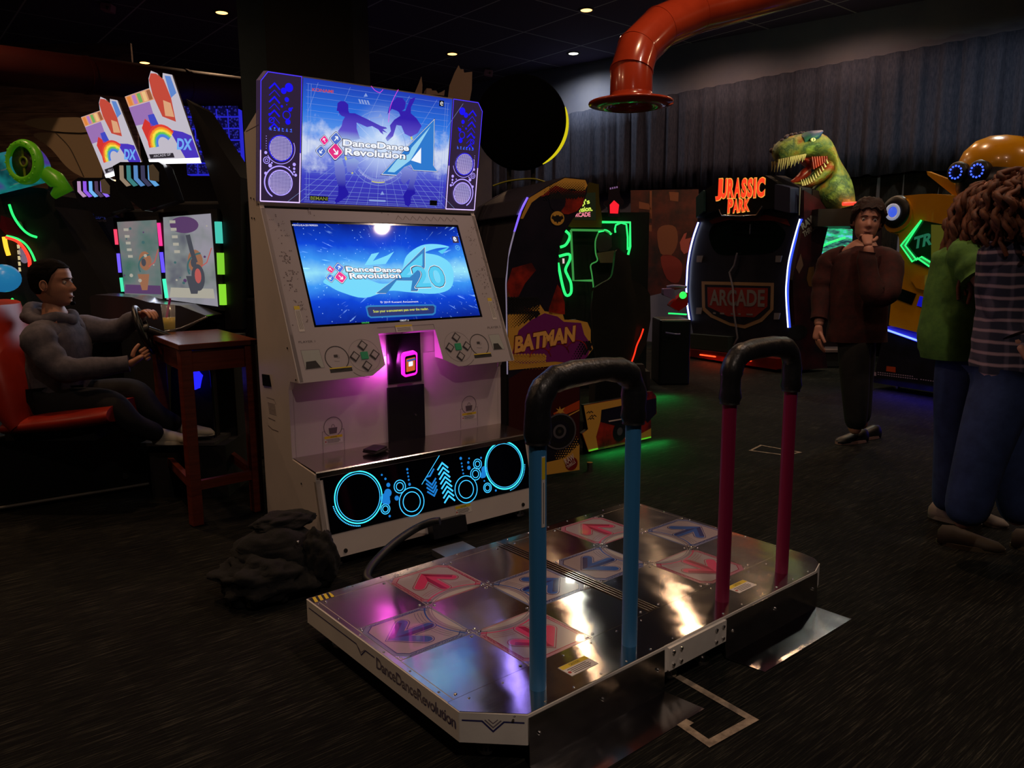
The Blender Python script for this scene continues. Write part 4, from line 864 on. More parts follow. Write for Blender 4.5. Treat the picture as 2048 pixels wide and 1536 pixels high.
# straight gores joined at mitres
lp = [(0, 0, 0), (0, 0, lp[1][2]+.02)]+lp[2:]
m_ = MB(); m_.tube(lp, [rad]+[rad]*1+[rad*1.02]*(len(lp)-2), RED, 28, smooth=True); m_.build('duct_pipe', DU)
m_ = MB(); rf = 84*5.2/1551
m_.lathe([(rad*.98, .02), (rad*1.02, -.005), (rad*1.15, -.03), (rf, -.045), (rf*1.01, -.055), (rf, -.062), (rad*1.3, -.085), (rad*.9, -.06), (rad*.9, .0)], RED, None, 40); m_.build('flange', DU)
for k, p in enumerate(lp[1:5]):
    i = k+1; t_ = (Vector(lp[i+1])-Vector(lp[i-1])).normalized(); MB().cyl(Vector(p)-t_*.006, Vector(p)+t_*.006, rad*1.035, rad*1.035, RED, 28).build('seam_band', DU)
DRD = noisy('duct_dark_red', srgb(90, 26, 18), srgb(76, 22, 16), 3, .6, .02)
p0 = dep(-60, 124, 7.4); p1 = dep(560, 194, 10.4)
D2 = thing('long_air_duct', 'long dark red air duct running level below the ceiling at the left', 'air duct', Fr((p0.x, p0.y, p0.z)))
r2 = .19
MB().tube([(0, 0, 0), tuple((p1-p0)*.33), tuple((p1-p0)*.66), tuple(p1-p0)], r2, DRD, 28).build('duct_pipe', D2)
for k in (.3, .62): q = (p1-p0)*k; t_ = (p1-p0).normalized(); MB().cyl(q-t_*.02, q+t_*.02, r2*1.04, r2*1.04, DRD, 28).build('seam_band', D2)

# ================================================================ driving game with comic artwork, right of the dance cabinet
kc = lambda x, y: (960+x/4.655, 300+y/4.655); kd_ = lambda x, y: (960+x/4.655, 620+y/4.655)
BF, BP = vpl((1020, 966), (1159, 949)); BF2 = BF
BT = thing('driving_game_cabinet', 'tall curved arcade cabinet side with yellow and purple comic print, right of the white cabinet', 'arcade machine', BF)
YP = mat('comic_yellow', srgb(222, 168, 70), .4); PU = mat('comic_purple', srgb(124, 38, 116), .4); RD = noisy('comic_red', srgb(176, 44, 26), srgb(80, 22, 20), 9, .4); NV = noisy('comic_navy', srgb(16, 16, 32), srgb(30, 24, 40), 5, .4); ORG = mat('comic_orange', srgb(190, 72, 30), .4); GR_ = mat('comic_grey', srgb(90, 86, 92), .4)
out = [kc(455, 440), kc(620, 340), kc(790, 252), kc(880, 258), kc(985, 272), kc(1005, 300), kc(995, 400), kc(950, 530), kc(860, 650), kc(790, 760), kc(740, 900), kc(725, 1020), kc(730, 1180), kc(760, 1300), kc(790, 1420), kd_(775, 40), kd_(790, 100), kd_(900, 88), kd_(1000, 110), kd_(1035, 180), kd_(1035, 290), kd_(1060, 360), kd_(1000, 440), kd_(930, 520), kd_(930, 1200), kd_(925, 1490), kd_(610, 1538), kd_(270, 1590), kd_(265, 1150), kd_(262, 500), kc(255, 1500), kc(250, 1250), kc(270, 1000), kc(330, 760), kc(390, 570)]
m_ = MB(); q = BP.q(out); m_.prism(BP, q, -.03, 0, NV, BLACK)
RBAT = m_
m_.pix(BP, [kc(255, 1500), kc(250, 1250), kc(300, 1100), kc(480, 1050), kc(520, 1120), kc(420, 1240), kc(330, 1420), kc(500, 1500)], RD, .001)
m_.pix(BP, [kc(640, 1480), kc(720, 1250), kc(755, 1300), kc(788, 1420), kc(790, 1530), kc(640, 1530)], RD, .001)
m_.pix(BP, [kc(455, 448), kc(620, 348), kc(790, 260), kc(980, 280), kc(1000, 330), kc(960, 400), kc(860, 360), kc(700, 380), kc(560, 430), kc(480, 490), kc(400, 640), kc(375, 640)], YP, .001)
m_.pix(BP, [kc(560, 440), kc(700, 330), kc(850, 380), kc(980, 380), kc(955, 510), kc(900, 570), kc(820, 600), kc(740, 590), kc(800, 480), kc(700, 400)], RD, .0014)
m_.pix(BP, [kc(640, 470), kc(720, 380), kc(800, 440), kc(790, 520), kc(730, 600), kc(660, 540)], NV, .0018)
a, b = BP.inv(*kc(720, 636)); m_.disc(BP, a, b, .052, BLACK, .0016, 28, ry=.048); m_.disc(BP, a, b, .047, YP, .002, 28, ry=.043)
bat = [(0, -.03), (-.008, -.018), (-.02, -.02), (-.028, -.008), (-.042, .0), (-.03, .022), (-.028, .012), (-.012, .012), (-.006, .02), (0, .015), (.006, .02), (.012, .012), (.028, .012), (.03, .022), (.042, 0), (.028, -.008), (.02, -.02), (.008, -.018)]
m_.poly(BP, [(a+x, b+y*1.1) for x, y in bat], BLACK, .0024)
m_.pix(BP, [kc(258, 1536), kc(256, 1300), kc(300, 1420), kc(420, 1480), kc(560, 1440), kc(600, 1500), kd_(770, 40), kd_(785, 90), kd_(900, 92), kd_(1000, 115), kd_(1030, 185), kd_(1030, 290), kd_(1052, 360), kd_(1000, 430), kd_(900, 500), kd_(270, 560)], YP, .001)
m_.pix(BP, [kd_(300, 400), kd_(360, 190), kd_(480, 90), kd_(600, 30), kd_(720, 60), kd_(780, 110), kd_(940, 120), kd_(970, 230), kd_(1040, 330), kd_(1000, 430), kd_(930, 500), kd_(700, 480), kd_(400, 500), kd_(290, 480)], PU, .0015)
m_.pix(BP, [kd_(268, 640), kd_(400, 560), kd_(700, 520), kd_(925, 560), kd_(925, 1200), kd_(268, 1150)], mat('comic_dark_red', srgb(60, 14, 16), .4), .0012)
m_.pix(BP, [kd_(680, 960), kd_(925, 840), kd_(925, 920), kd_(700, 1010)], ORG, .002); m_.pix(BP, [kd_(660, 1060), kd_(925, 925), kd_(925, 935), kd_(665, 1075)], YP, .002)
m_.pix(BP, [kd_(x, y) for x, y in ((740, 895), (752, 925), (790, 905), (768, 940), (790, 955), (758, 955), (745, 985), (735, 955), (700, 960), (728, 938), (705, 915), (735, 925))], YP, .0026)
a, b = BP.inv(*kd_(740, 1130))
for r_, mm in ((.115, GR_), (.105, BLACK), (.07, NV), (.045, GR_), (.03, BLACK), (.012, CHROME)): m_.disc(BP, a, b, r_*1.05, mm, .0028+(.12-r_)*.01, 28)
m_.pix(BP, [kd_(610, 1420), kd_(780, 1380), kd_(925, 1250), kd_(925, 1488), kd_(612, 1535), kd_(560, 1500)], YP, .0016)
a, b = BP.inv(*kd_(850, 1430)); m_.disc(BP, a, b, .045, mat('comic_badge_red', srgb(130, 30, 30), .4), .003, 24); LT = mat('comic_cream', srgb(225, 200, 190), .4)
m_.ptext(BP, 'RAW', kd_(800, 1440), kd_(885, 1385), 13, LT, .0045, bold=.03); m_.ptext(BP, 'THRILLS', kd_(815, 1478), kd_(890, 1420), 7, LT, .0045, bold=.02)
rn = random.Random(5)
def halftone(x0, x1, y0, y1, kk, mm, n, s_, fn):
    for i in range(n):
        for j in range(n):
            x = x0+(x1-x0)*(i+.5*(j % 2))/n; y = y0+(y1-y0)*j/n; r_ = fn((x-x0)/(x1-x0), (y-y0)/(y1-y0))*s_*1.0
            if r_ > s_*.12: a, b = BP.inv(*kk(x, y)); m_.disc(BP, a, b, r_, mm, .0022, 6)
halftone(600, 980, 290, 470, kc, BLACK, 15, .011, lambda u, v: min(.72, .12+v*.75-(u < .12)*.3) if v < .95-.1*u else 0)
halftone(265, 560, 1380, 1530, kc, BLACK, 11, .012, lambda u, v: .9-.7*u*v); halftone(265, 560, 20, 170, kd_, BLACK, 11, .011, lambda u, v: min(1, .15+u*.8)*(v+u < 1.15))
halftone(270, 620, 420, 560, kd_, YP, 12, .012, lambda u, v: .9-.8*v); halftone(840, 1040, 300, 470, kd_, BLACK, 8, .012, lambda u, v: (u+.2)*.9 if u*1.1+v*.5 > .5 and v+u < 1.35 else 0)
halftone(700, 920, 1180, 1400, kd_, YP, 10, .012, lambda u, v: min(1, (u*.7+v*.8-.4)))
BAT_ = [('B', 315, 415, 400, 170, 235), ('A', 425, 365, 390, 150, 215), ('T', 0, 0, 0, 0, 0)]
q0, q1 = kd_(318, 402), kd_(905, 288)
for d, mm, c in ((1.8, RD, .003), (0.6, BLACK, .0035), (0, mat('comic_title', srgb(255, 190, 100), .4), .004)):
    m_.ptext(BP, 'BATMAN', (q0[0]-d, q0[1]+d), (q1[0]+d, q1[1]+d), 33+2*d, mm, c, shear=.25, bold=.05+.01*d)
for k in range(3):
    a, b = BP.inv(*kd_(560+k*170, 460-k*35)); m_.ring(BP, a, b, .075, .006, RD, .0026, .2, 2.9, 16)
m_.build('near_side_panel', BT, bevel=0)
EV = mat('violet_edge', (.05, .03, .1), .3, em=srgb(120, 90, 255), es=1.3); EW = mat('dim_edge', (.3, .3, .3), .3, em=srgb(150, 140, 170), es=.5)
e1 = BP.q([kc(452, 444), kc(390, 570), kc(330, 760)]); e2 = BP.q([kc(330, 760), kc(285, 930), kc(262, 1120), kc(250, 1250), kc(255, 1500), kd_(262, 600)])
m_ = MB(); m_.tube([tuple(BP.P(a, b, -.01)) for a, b in spline(e1, 5)], .009, EV, 8); m_.tube([tuple(BP.P(a, b, -.01)) for a, b in spline(e2, 5)], .006, EW, 8); m_.build('light_edge', BT)
m_ = MB(); m_.prism(BP, BP.q([kc(455, 440), kc(790, 252), kc(985, 272), kc(995, 400), kc(800, 560), kc(600, 620), kc(390, 600)]), -.9, -.03, mat('canopy_dark', srgb(40, 38, 52), .4)); m_.build('canopy', BT, bevel=.01)
m_ = MB(); m_.prism(BP, [(a+.05 if a < .2 else a, b) for a, b in BP.q([kc(395, 600), kc(600, 620), kc(760, 700), kc(700, 900), kc(690, 1100), kd_(560, 200), kd_(560, 1500), kd_(300, 1560), kc(300, 1500), kc(290, 1200)])], -.88, -.03, mat('housing_dark', srgb(26, 24, 34), .5)); m_.build('monitor_housing', BT)
m_ = MB(); m_.prism(BP, q, -.93, -.90, mat('far_panel', srgb(50, 48, 70), .45)); m_.build('far_side_panel', BT)
la = bpy.data.lights.new('violet_edge_glow', 'AREA'); la.energy = .6; la.color = (.35, .25, 1); la.shape = 'RECTANGLE'; la.size = .05; la.size_y = .5
lo = bpy.data.objects.new('violet_edge_glow', la); COL.objects.link(lo); lo.parent = BT; pp = BP.P(BP.inv(*kc(380, 620))[0]-.03, BP.inv(*kc(380, 620))[1], -.1); lo.matrix_basis = Matrix.Translation(pp) @ Matrix.Rotation(PI/2+.0, 4, 'X') @ Matrix.Rotation(PI, 4, 'Y')
MB().cyl(BP.P(.6, 0, -.05), BP.P(.6, .06, -.05), .02, .02, CHROME, 12).build('levelling_foot', BT); MB().cyl(BP.P(.08, 0, -.05), BP.P(.08, .06, -.05), .02, .02, CHROME, 12).build('levelling_foot', BT)
MB().cyl(BP.P(.6, 0, -.85), BP.P(.6, .06, -.85), .02, .02, CHROME, 12).build('levelling_foot', BT)
# round sign above it, seen from behind, its yellow rim painted glowing on the lit arc only
fr, P_ = facing(1042, 246, 6.3)
RS = thing('round_sign', 'large black round topper with a thin yellow rim above the comic print cabinet', 'sign', fr)
Mr = Matrix.Rotation(PI/2, 4, 'X'); r_ = 92*6.3/1551
m_ = MB(); m_.lathe([(.001, -.05), (r_*.97, -.05), (r_, -.03), (r_, .03), (r_*.97, .05), (.001, .05)], mat('sign_black', srgb(5, 5, 6), 1, spec=.05), Mr, 60); m_.build('sign_drum', RS)
m_ = MB(); pa = [(r_*1.0*math.cos(math.radians(t_)), -.045, r_*math.sin(math.radians(t_))) for t_ in range(-62, 22, 4)]; m_.tube(pa, [.003+.011*math.sin(PI*k/(len(pa)-1))**.7 for k in range(len(pa))], emi('rim_lit_yellow', (225, 210, 20), .85), 8); m_.build('lit_rim_arc', RS)
m_ = MB(); m_.cyl((-.1, .02, -r_*.9), (-.1, .02, -fr.loc.z), .02, .02, DARK); m_.cyl((.1, .02, -r_*.9), (.1, .02, -fr.loc.z), .02, .02, DARK); m_.build('support_post', RS)
m_ = MB(); pa = [P_.P(*P_.inv(*p), .0) for p in ((986, 372), (1010, 364), (1040, 359), (1068, 358), (1090, 364))]; m_.tube([tuple(p) for p in spline([tuple(x) for x in pa], 4)], .012, mat('lower_rim_yellow', srgb(150, 150, 40), .5), 8, flat=.6); m_.build('lower_yellow_trim', RS)
# cardboard cut-outs behind the marquee
fr, P_ = facing(900, 175, 5.2)
m_ = MB(); CB_ = mat('plain_card', srgb(125, 105, 92), .8)
for poly in ([(1380, 250), (1405, 190), (1428, 130), (1436, 200), (1432, 262)], [(1450, 250), (1470, 222), (1508, 226), (1512, 240), (1545, 240), (1560, 262), (1590, 250), (1612, 235), (1606, 280), (1440, 270)], [(1638, 290), (1650, 200), (1690, 100), (1722, 40), (1736, 72), (1760, 72), (1764, 100), (1828, 92), (1825, 230), (1810, 310)]):
    m_ = MB(); m_.prism(P_, P_.q([km(x, y) for x, y in poly]+[km(poly[-1][0], 420), km(poly[0][0], 420)]), -.012, 0, CB_); xm = P_.inv(*km(sum(p[0] for p in poly)/len(poly), 300))[0]; m_.box((xm, .03, (P_.inv(900, 200)[1]-fr.loc.z)/2), (.03, .03, P_.inv(900, 200)[1]+fr.loc.z), DARK); o = m_.build('card_cutout'); o.matrix_world = fr.M
    tag(o, {1380: 'thin pointed brown card cut-out rising behind the lit marquee', 1450: 'low ragged brown card cut-out behind the lit marquee, between the two taller ones', 1638: 'tall jagged brown card cut-out behind the right end of the lit marquee'}[poly[0][0]], 'cut-out', 'card cut-outs behind the marquee')
# player seat and its low side panel
fr, P_ = facing(1245, 735, 6.3, True)
SE = thing('driving_game_seat_unit', 'black twin driving seats with comic side panel and curved red light behind blue handrail', 'arcade seat', fr); SEfr = fr
sm = noisy('seat_shell', srgb(26, 28, 22), srgb(36, 36, 28), 4, .35)
for poly, c0 in ((((1183, 618), (1187, 577), (1205, 566), (1224, 556), (1228, 532), (1231, 505), (1236, 495), (1244, 503), (1258, 512), (1263, 540), (1263, 562), (1272, 590), (1272, 650), (1262, 735), (1195, 735), (1188, 690)), 0), (((1262, 556), (1280, 566), (1296, 578), (1304, 590), (1305, 640), (1296, 690), (1272, 735), (1262, 735), (1258, 640)), -.08)):
    m_ = MB(); m_.prism(P_, P_.q(poly), c0-.1, c0, sm); m_.build('seat_back', SE, bevel=.03)
m_ = MB(); q = P_.q([(1280, 740), (1262, 740)]); m_.prism(P_, P_.q([(1200, 730), (1290, 730), (1300, 800), (1190, 800)]), -.12, -.02, DARK); m_.prism(P_, [(P_.inv(1190, 800)[0], 0), (P_.inv(1300, 800)[0], 0), (P_.inv(1300, 800)[0], .5), (P_.inv(1190, 800)[0], .5)], -.5, -.02, DARK); m_.build('seat_base', SE, bevel=.01)
m_ = MB(); m_.tube([tuple(P_.P(*P_.inv(*p), .02)) for p in spline([(1286, 657), (1281, 672), (1273, 690), (1268, 708), (1262, 725)], 4)], .006, emi('red_strip', (255, 45, 20), 1.5), 8); m_.build('red_light_strip', SE)
sf, SPn = vpl((1168, 912), (1305, 882))
m_ = MB(); lo_ = [kd_(965, 885), kd_(1320, 822), kd_(1505, 770), kd_(1600, 756), kd_(1640, 800), kd_(1645, 965), kd_(1590, 1010), kd_(1595, 1190), kd_(1320, 1255), kd_(1010, 1322), kd_(950, 1150), kd_(1005, 1110)]
pass
m_.prism(SPn, SPn.q(lo_), -.03, 0, RD, BLACK)
m_.pix(SPn, [kd_(965, 890), kd_(1320, 826), kd_(1320, 900), kd_(1150, 930), kd_(1080, 1180), kd_(1100, 1295), kd_(1012, 1318), kd_(955, 1150), kd_(1005, 1110)], YP, .001)
m_.pix(SPn, [kd_(1480, 1215), kd_(1500, 1150), kd_(1592, 1100), kd_(1592, 1188)], YP, .001); m_.pix(SPn, [kd_(1130, 930), kd_(1500, 850), kd_(1640, 820), kd_(1640, 960), kd_(1560, 1050), kd_(1500, 980), kd_(1280, 1080), kd_(1120, 1040)], NV, .0014)
a, b = SPn.inv(*kd_(1300, 1130)); m_.disc(SPn, a, b, .075, BLACK, .002, 24); m_.disc(SPn, a, b, .03, GR_, .0025, 20)
m_.pix(SPn, [kd_(1195, 1030), kd_(1350, 1005), kd_(1352, 1015), kd_(1200, 1042)], LT, .002)
for x, y in ((1020, 950), (1050, 985), (1030, 1010)): m_.line(SPn, SPn.q([kd_(x-30, y+12), kd_(x-8, y-6), kd_(x, y+8), kd_(x+12, y-8), kd_(x+32, y+6)]), .006, BLACK, .0018)
SB_ = adopt(m_.build('printed_panel'), SE, SEfr, sf); MB().prism(SPn, [(.1, .0), (.3, .0), (.3, .22), (.1, .22)], -.12, -.031, DARK).build('plinth', SB_)
GS = emi('green_strip', (30, 255, 90), 1.4)
def glow(parent, loc, e, col, sx, sy, rot=(0, 0, 0), name='underglow'):
    la = bpy.data.lights.new(name, 'AREA'); la.energy = e; la.color = col; la.shape = 'RECTANGLE'; la.size = sx; la.size_y = sy
    o = bpy.data.objects.new(name, la); COL.objects.link(o); o.parent = parent; o.location = loc; o.rotation_euler = rot; return o
glow(SB_, (.45, -.05, .055), 2.2, (.02, 1, .15), .8, .03, (math.radians(-15), 0, 0))
# ================================================================ haunted-house game beyond, mostly hidden
fr, P_ = facing(1180, 640, 8.3, True)
LM_ = thing('ghost_game_cabinet', 'dark arcade booth edged in green neon with a small yellow lettered sign', 'arcade machine', fr)
bk = mat('booth_black', srgb(14, 22, 20), .4)
m_ = MB(); x0, x1 = P_.inv(1100, 600)[0], P_.inv(1300, 600)[0]; m_.box(((x0+x1)/2, .5, .95), (x1-x0, .7, 1.9), bk); m_.build('booth', LM_)
m_ = MB(); m_.prism(P_, P_.q([kc(850, 720), kc(800, 700), kc(800, 640), kc(990, 330), kc(1020, 300), kc(1105, 320), kc(1112, 500), kc(1128, 560), kc(1138, 660), kc(1130, 720)]), -.04, 0, mat('sign_olive', srgb(110, 105, 30), .5)); m_.pix(P_, [kc(870, 650), kc(985, 400), kc(1075, 395), kc(1080, 655)], mat('sign_dark_green', srgb(30, 40, 22), .5, em=srgb(26, 34, 20), es=.5), .002)
SYL = emi('sign_lime', (215, 240, 90), 1.1); SPK = emi('sign_rose', (240, 130, 150), 1.1)
m_.ptext(P_, "gi's", kc(935, 530), kc(1026, 512), 13, SYL, .006, bold=.03); m_.ptext(P_, 'nsion.', kc(925, 580), kc(1048, 568), 10, SYL, .006, bold=.03); m_.ptext(P_, 'RCADE', kc(890, 625), kc(1028, 620), 9, SPK, .006, bold=.03); m_.build('marquee_sign', LM_)
m_ = MB(); m_.prism(P_, P_.q([kc(1196, 620), kc(1196, 540), kc(1155, 510), kc(1160, 480), kc(1195, 465), kc(1200, 400), kc(1192, 330), kc(1210, 345), kc(1280, 325), kc(1288, 295), kc(1305, 295), kc(1305, 330), kc(1300, 400), kc(1310, 440), kc(1335, 465), kc(1342, 500), kc(1300, 530), kc(1300, 622)]), -.04, 0, mat('castle_plum', srgb(42, 22, 56), .5))
for k in range(4): m_.pix(P_, [kc(1208+k*20, 352-k*4), kc(1220+k*20, 349-k*4), kc(1222+k*20, 365-k*4), kc(1210+k*20, 368-k*4)], emi('castle_window', (150, 110, 160), .6), .002)
m_.pix(P_, [kc(1210, 590), kc(1208, 510), kc(1248, 468), kc(1295, 510), kc(1285, 592)], emi('castle_red', (240, 30, 45), 1.1), .002); m_.build('castle_topper', LM_)
NG = emi('neon_green', (40, 245, 110), 1.5); NGD = emi('neon_green_dim', (60, 150, 70), .8)
def neon(parent, P, pts, r, mm, c=.02, name='neon_tube', n=4):
    return MB().tube([tuple(P.P(*P.inv(*p), c)) for p in spline(pts, n)], r, mm, 8).build(name, parent)
neon(LM_, P_, [kc(1135, 672), kc(1395, 675), kc(1395, 900), kc(1376, 975)], .012, NG, n=1); neon(LM_, P_, [kc(1258, 770), kc(1262, 700), kc(1360, 695), kc(1372, 930)], .009, NG, n=2)
neon(LM_, P_, [kc(845, 745), kc(1165, 750), kc(1220, 780)], .012, NGD, n=1); neon(LM_, P_, [kc(845, 745), kc(868, 1215), kc(1040, 1215)], .012, NGD, n=1); neon(LM_, P_, [kc(1100, 760), kc(1170, 750), kc(1222, 785)], .012, NG)
neon(LM_, P_, [kc(1100, 770), kc(1072, 850), kc(1075, 960), kc(1090, 1030), kc(1030, 1070), kc(1040, 1160), kc(1055, 1300), kc(1045, 1470)], .007, NGD)
neon(LM_, P_, [kc(785, 745), kc(835, 800), kc(800, 880), kc(745, 905)], .014, NG); neon(LM_, P_, [kc(735, 990), kc(825, 970), kc(835, 1020), kc(795, 1110), kc(815, 1170), kc(845, 1240), kc(845, 1330), kc(800, 1350), kc(765, 1250), kc(725, 1050)], .014, NG)
m_ = MB(); m_.prism(P_, P_.q([kc(1085, 960), kc(1250, 935), kc(1262, 1050), kc(1120, 1050)]), -.03, .0, mat('cream_paper', srgb(110, 110, 82), .7)); m_.build('printed_board', LM_)
m_ = MB(); m_.prism(P_, P_.q([kc(1080, 900), kc(1080, 820), kc(1110, 775), kc(1180, 770), kc(1225, 800), kc(1230, 900), kc(1190, 940), kc(1110, 950)]), -.05, -.0, mat('grey_shape', srgb(50, 60, 58), .5)); m_.build('side_shape', LM_, bevel=.02)
m_ = MB(); m_.pix(P_, [kc(765, 1010), kc(785, 1010), kc(785, 1055), kc(768, 1058)], emi('tiny_screen', (230, 200, 200), 1.0), .02); m_.build('small_display', LM_)
glow(LM_, (P_.inv(1290, 700)[0]+.0, -.35, .12), 2.5, (.02, 1, .15), .5, .04, (math.radians(-20), 0, 0))
# mural between the booths
fr, P_ = facing(1328, 480, 12.2)
mu = noisy('mural_brown', srgb(92, 34, 20), srgb(30, 11, 10), 3, .6, 0, (1, 1, 1)); m_ = MB()
m_.prism(P_, P_.q([kc(1405, 375), kc(2035, 365), kc(2045, 1250), kc(1405, 1400)]), -.03, 0, mu); MUL = mat('mural_tan', srgb(128, 74, 46), .6); MUD = mat('mural_dark', srgb(40, 18, 16), .6)
for pl in ([(1480, 480), (1570, 500), (1600, 560), (1480, 545)], [(1490, 690), (1600, 700), (1600, 760), (1490, 740)], [(1580, 380), (1600, 380), (1600, 640), (1580, 640)], [(1760, 390), (1850, 395), (1845, 480), (1770, 470)], [(1480, 560), (1590, 590), (1600, 680), (1490, 660)]): m_.pix(P_, [kc(*p) for p in pl], MUL if pl[0][0] != 1480 or pl[0][1] != 560 else MUD, .002)
m_.pix(P_, [kc(x, y) for x, y in ((1860, 860), (1900, 780), (1925, 770), (1910, 830), (1970, 815), (1950, 870), (1960, 940), (1900, 970), (1870, 930))], mat('mural_skin', srgb(180, 85, 75), .6), .003)
m_.pix(P_, [kc(x, y) for x, y in smooth_closed([(1650, 760), (1720, 700), (1820, 720), (1840, 860), (1780, 980), (1680, 960)], 3)], MUL, .0025); m_.pix(P_, [kc(x, y) for x, y in smooth_closed([(1680, 1000), (1780, 980), (1880, 1060), (1850, 1230), (1740, 1200)], 3)], mat('mural_red', srgb(130, 40, 28), .6), .0025)
o = m_.build('wall_mural'); o.matrix_world = fr.M; tag(o, 'large orange and brown printed wall mural between the green neon booth and the dinosaur booth', 'mural')
m_ = MB(); m_.prism(P_, P_.q([kc(1405, 605), kc(1488, 608), kc(1488, 632), kc(1405, 634)]), .0, .03, emi('red_bar', (255, 40, 30), 1.2)); o = m_.build('red_light_bar'); o.matrix_world = fr.M; tag(o, 'short glowing red light bar on the left of the brown mural', 'light')
# game console peeping out left of the dinosaur booth
fr, P_ = facing(1345, 660, 8.6, True)
GC = thing('gun_game_console', 'small red and violet game console with a green lit button, left of the dinosaur booth', 'arcade machine', fr)
x0, x1 = P_.inv(1322, 640)[0], P_.inv(1385, 640)[0]; z0 = P_.inv(1350, 640)[1]
m_ = MB(); m_.box(((x0+x1)/2, .3, z0/2), (x1-x0, .5, z0), bk); m_.build('console_base', GC, bevel=.02)
m_ = MB(); m_.prism(P_, P_.q([kc(1760, 1450), kc(1780, 1420), kc(1900, 1320), kc(1930, 1330), kc(1925, 1440), kc(1840, 1500)]), -.12, .05, mat('console_red', srgb(200, 30, 25), .25)); m_.build('red_gun', GC, bevel=.02)
m_ = MB(); a, b = P_.inv(*kc(1880, 1350)); m_.cyl(P_.P(a, b, .05), P_.P(a, b, .08), .04, .035, emi('button_green', (50, 240, 90), 1.2)); m_.build('green_button', GC)
m_ = MB(); m_.prism(P_, P_.q([kc(1705, 1290), kc(1800, 1290), kc(1815, 1380), kc(1790, 1385), kc(1705, 1350)]), -.1, .04, mat('console_violet', srgb(150, 120, 180), .3)); m_.build('violet_screen', GC, bevel=.015)
neon(GC, P_, [kc(1735, 1275), kc(1800, 1265), kc(1920, 1275)], .015, mat('console_rim', srgb(140, 130, 190), .3), name='rim'); neon(GC, P_, [kc(1750, 1520), kc(1800, 1522), kc(1920, 1530)], .008, NG, name='green_strip')
neon(GC, P_, [(1330, 665), (1350, 668), (1360, 668)], .01, mat('rail_lilac', srgb(120, 110, 160), .3), name='lilac_bar')

# ================================================================ dinosaur booth
kj = lambda x, y: (1340+x/4.655, 230+y/4.655); kk2 = lambda x, y: (1340+x/4.655, 540+y/4.655)
JF, JP = vpl((1375, 712), (1570, 744))
JB = thing('dinosaur_game_booth', 'black booth with red dinosaur sign, roaring dinosaur head on top and curved white strips', 'arcade machine', JF)
jk = noisy('booth_navy', srgb(36, 36, 48), srgb(26, 26, 38), 4, .35); jr = noisy('booth_red', srgb(120, 22, 14), srgb(90, 16, 12), 4, .4)
body = [(1374, 712), (1376, 695), (1386, 665), (1381, 640), (1374, 600), (1375, 540), (1383, 480), (1396, 442), (1400, 388), (1446, 360), (1552, 351), (1604, 376), (1606, 435), (1592, 490), (1580, 555), (1578, 610), (1583, 656), (1580, 700), (1568, 742)]
bq = [(a, max(b, .04)) for a, b in JP.q(body)]
m_ = MB(); m_.prism(JP, bq, -.16, 0, jk); m_.build('front_shell', JB, bevel=.01)
m_ = MB(); m_.prism(JP, [(a*1.0, max(b, .04)) for a, b in JP.q([(1576, 742), (1578, 700), (1586, 656), (1580, 610), (1582, 555), (1594, 490), (1607, 435), (1606, 380), (1560, 372), (1460, 372), (1402, 392), (1398, 442), (1385, 480), (1377, 540), (1376, 600), (1388, 665), (1378, 700), (1376, 712)])], -.45, -.16, noisy('booth_side', srgb(48, 22, 26), srgb(20, 14, 20), 3, .4)); m_.build('booth_body', JB)
m_ = MB()   # window, seen from outside
wn = JP.q([kj(x, y) for x, y in smooth_closed([(365, 1120), (400, 1030), (500, 990), (600, 985), (640, 1000), (790, 990), (870, 970), (980, 1000), (1070, 1080), (1060, 1160), (1010, 1240), (900, 1290), (700, 1300), (480, 1300), (400, 1240)], 3)])
m_.poly(JP, wn, mat('tinted_window', srgb(8, 22, 20), .15), .004); m_.build('rear_window', JB)
m_ = MB(); m_.prism(JP, JP.q([kj(370, 985), kj(520, 930), kj(700, 960), kj(900, 930), kj(1090, 970), kj(1120, 1030), kj(980, 985), (1527, 441), kj(700, 985), kj(560, 975), kj(400, 1015)]), 0, .02, jr); m_.build('window_brow', JB)
# sign box
m_ = MB(); sg = [kj(500, 590), kj(940, 565), kj(1000, 600), kj(1060, 640), kj(1055, 870), kj(900, 880), kj(870, 935), kj(545, 938), kj(520, 880), kj(380, 915), kj(310, 960), kj(310, 770), kj(390, 690), kj(480, 640)]
m_.prism(JP, JP.q(sg), 0, .10, mat('sign_box', srgb(16, 14, 16), .3)); m_.build('sign_box', JB, bevel=.01)
m_ = MB(); JR = emi('sign_red', (245, 62, 30), 1.1); JY = emi('sign_yellow_rim', (255, 170, 70), 1.0)
for d, mm, c in ((1.6, JY, .104), (0, JR, .108)):
    for ch, x0, y0, x1, h in (('J', 478, 800, 540, 42), ('U', 528, 782, 586, 38), ('R', 590, 778, 655, 38), ('A', 650, 776, 715, 38), ('S', 718, 775, 772, 38), ('S', 775, 773, 828, 38), ('I', 834, 772, 858, 38), ('C', 862, 770, 940, 38)):
        a, b = kj(x0, y0), kj(x1-4, y0-(x1-x0)*.08); m_.ptext(JP, ch, (a[0]-d*.5, a[1]+d), (b[0]+d*.5, b[1]+d), h+2*d, mm, c, bold=.05+.012*d)
    for ch, x0, y0, x1, h in (('P', 592, 915, 645, 28), ('A', 642, 912, 695, 26), ('R', 695, 905, 748, 25), ('K', 745, 898, 800, 24)):
        a, b = kj(x0, y0), kj(x1-4, y0-3); m_.ptext(JP, ch, (a[0]-d*.5, a[1]+d), (b[0]+d*.5, b[1]+d), h+2*d, mm, c, bold=.05+.012*d)
m_.build('sign_lettering', JB)
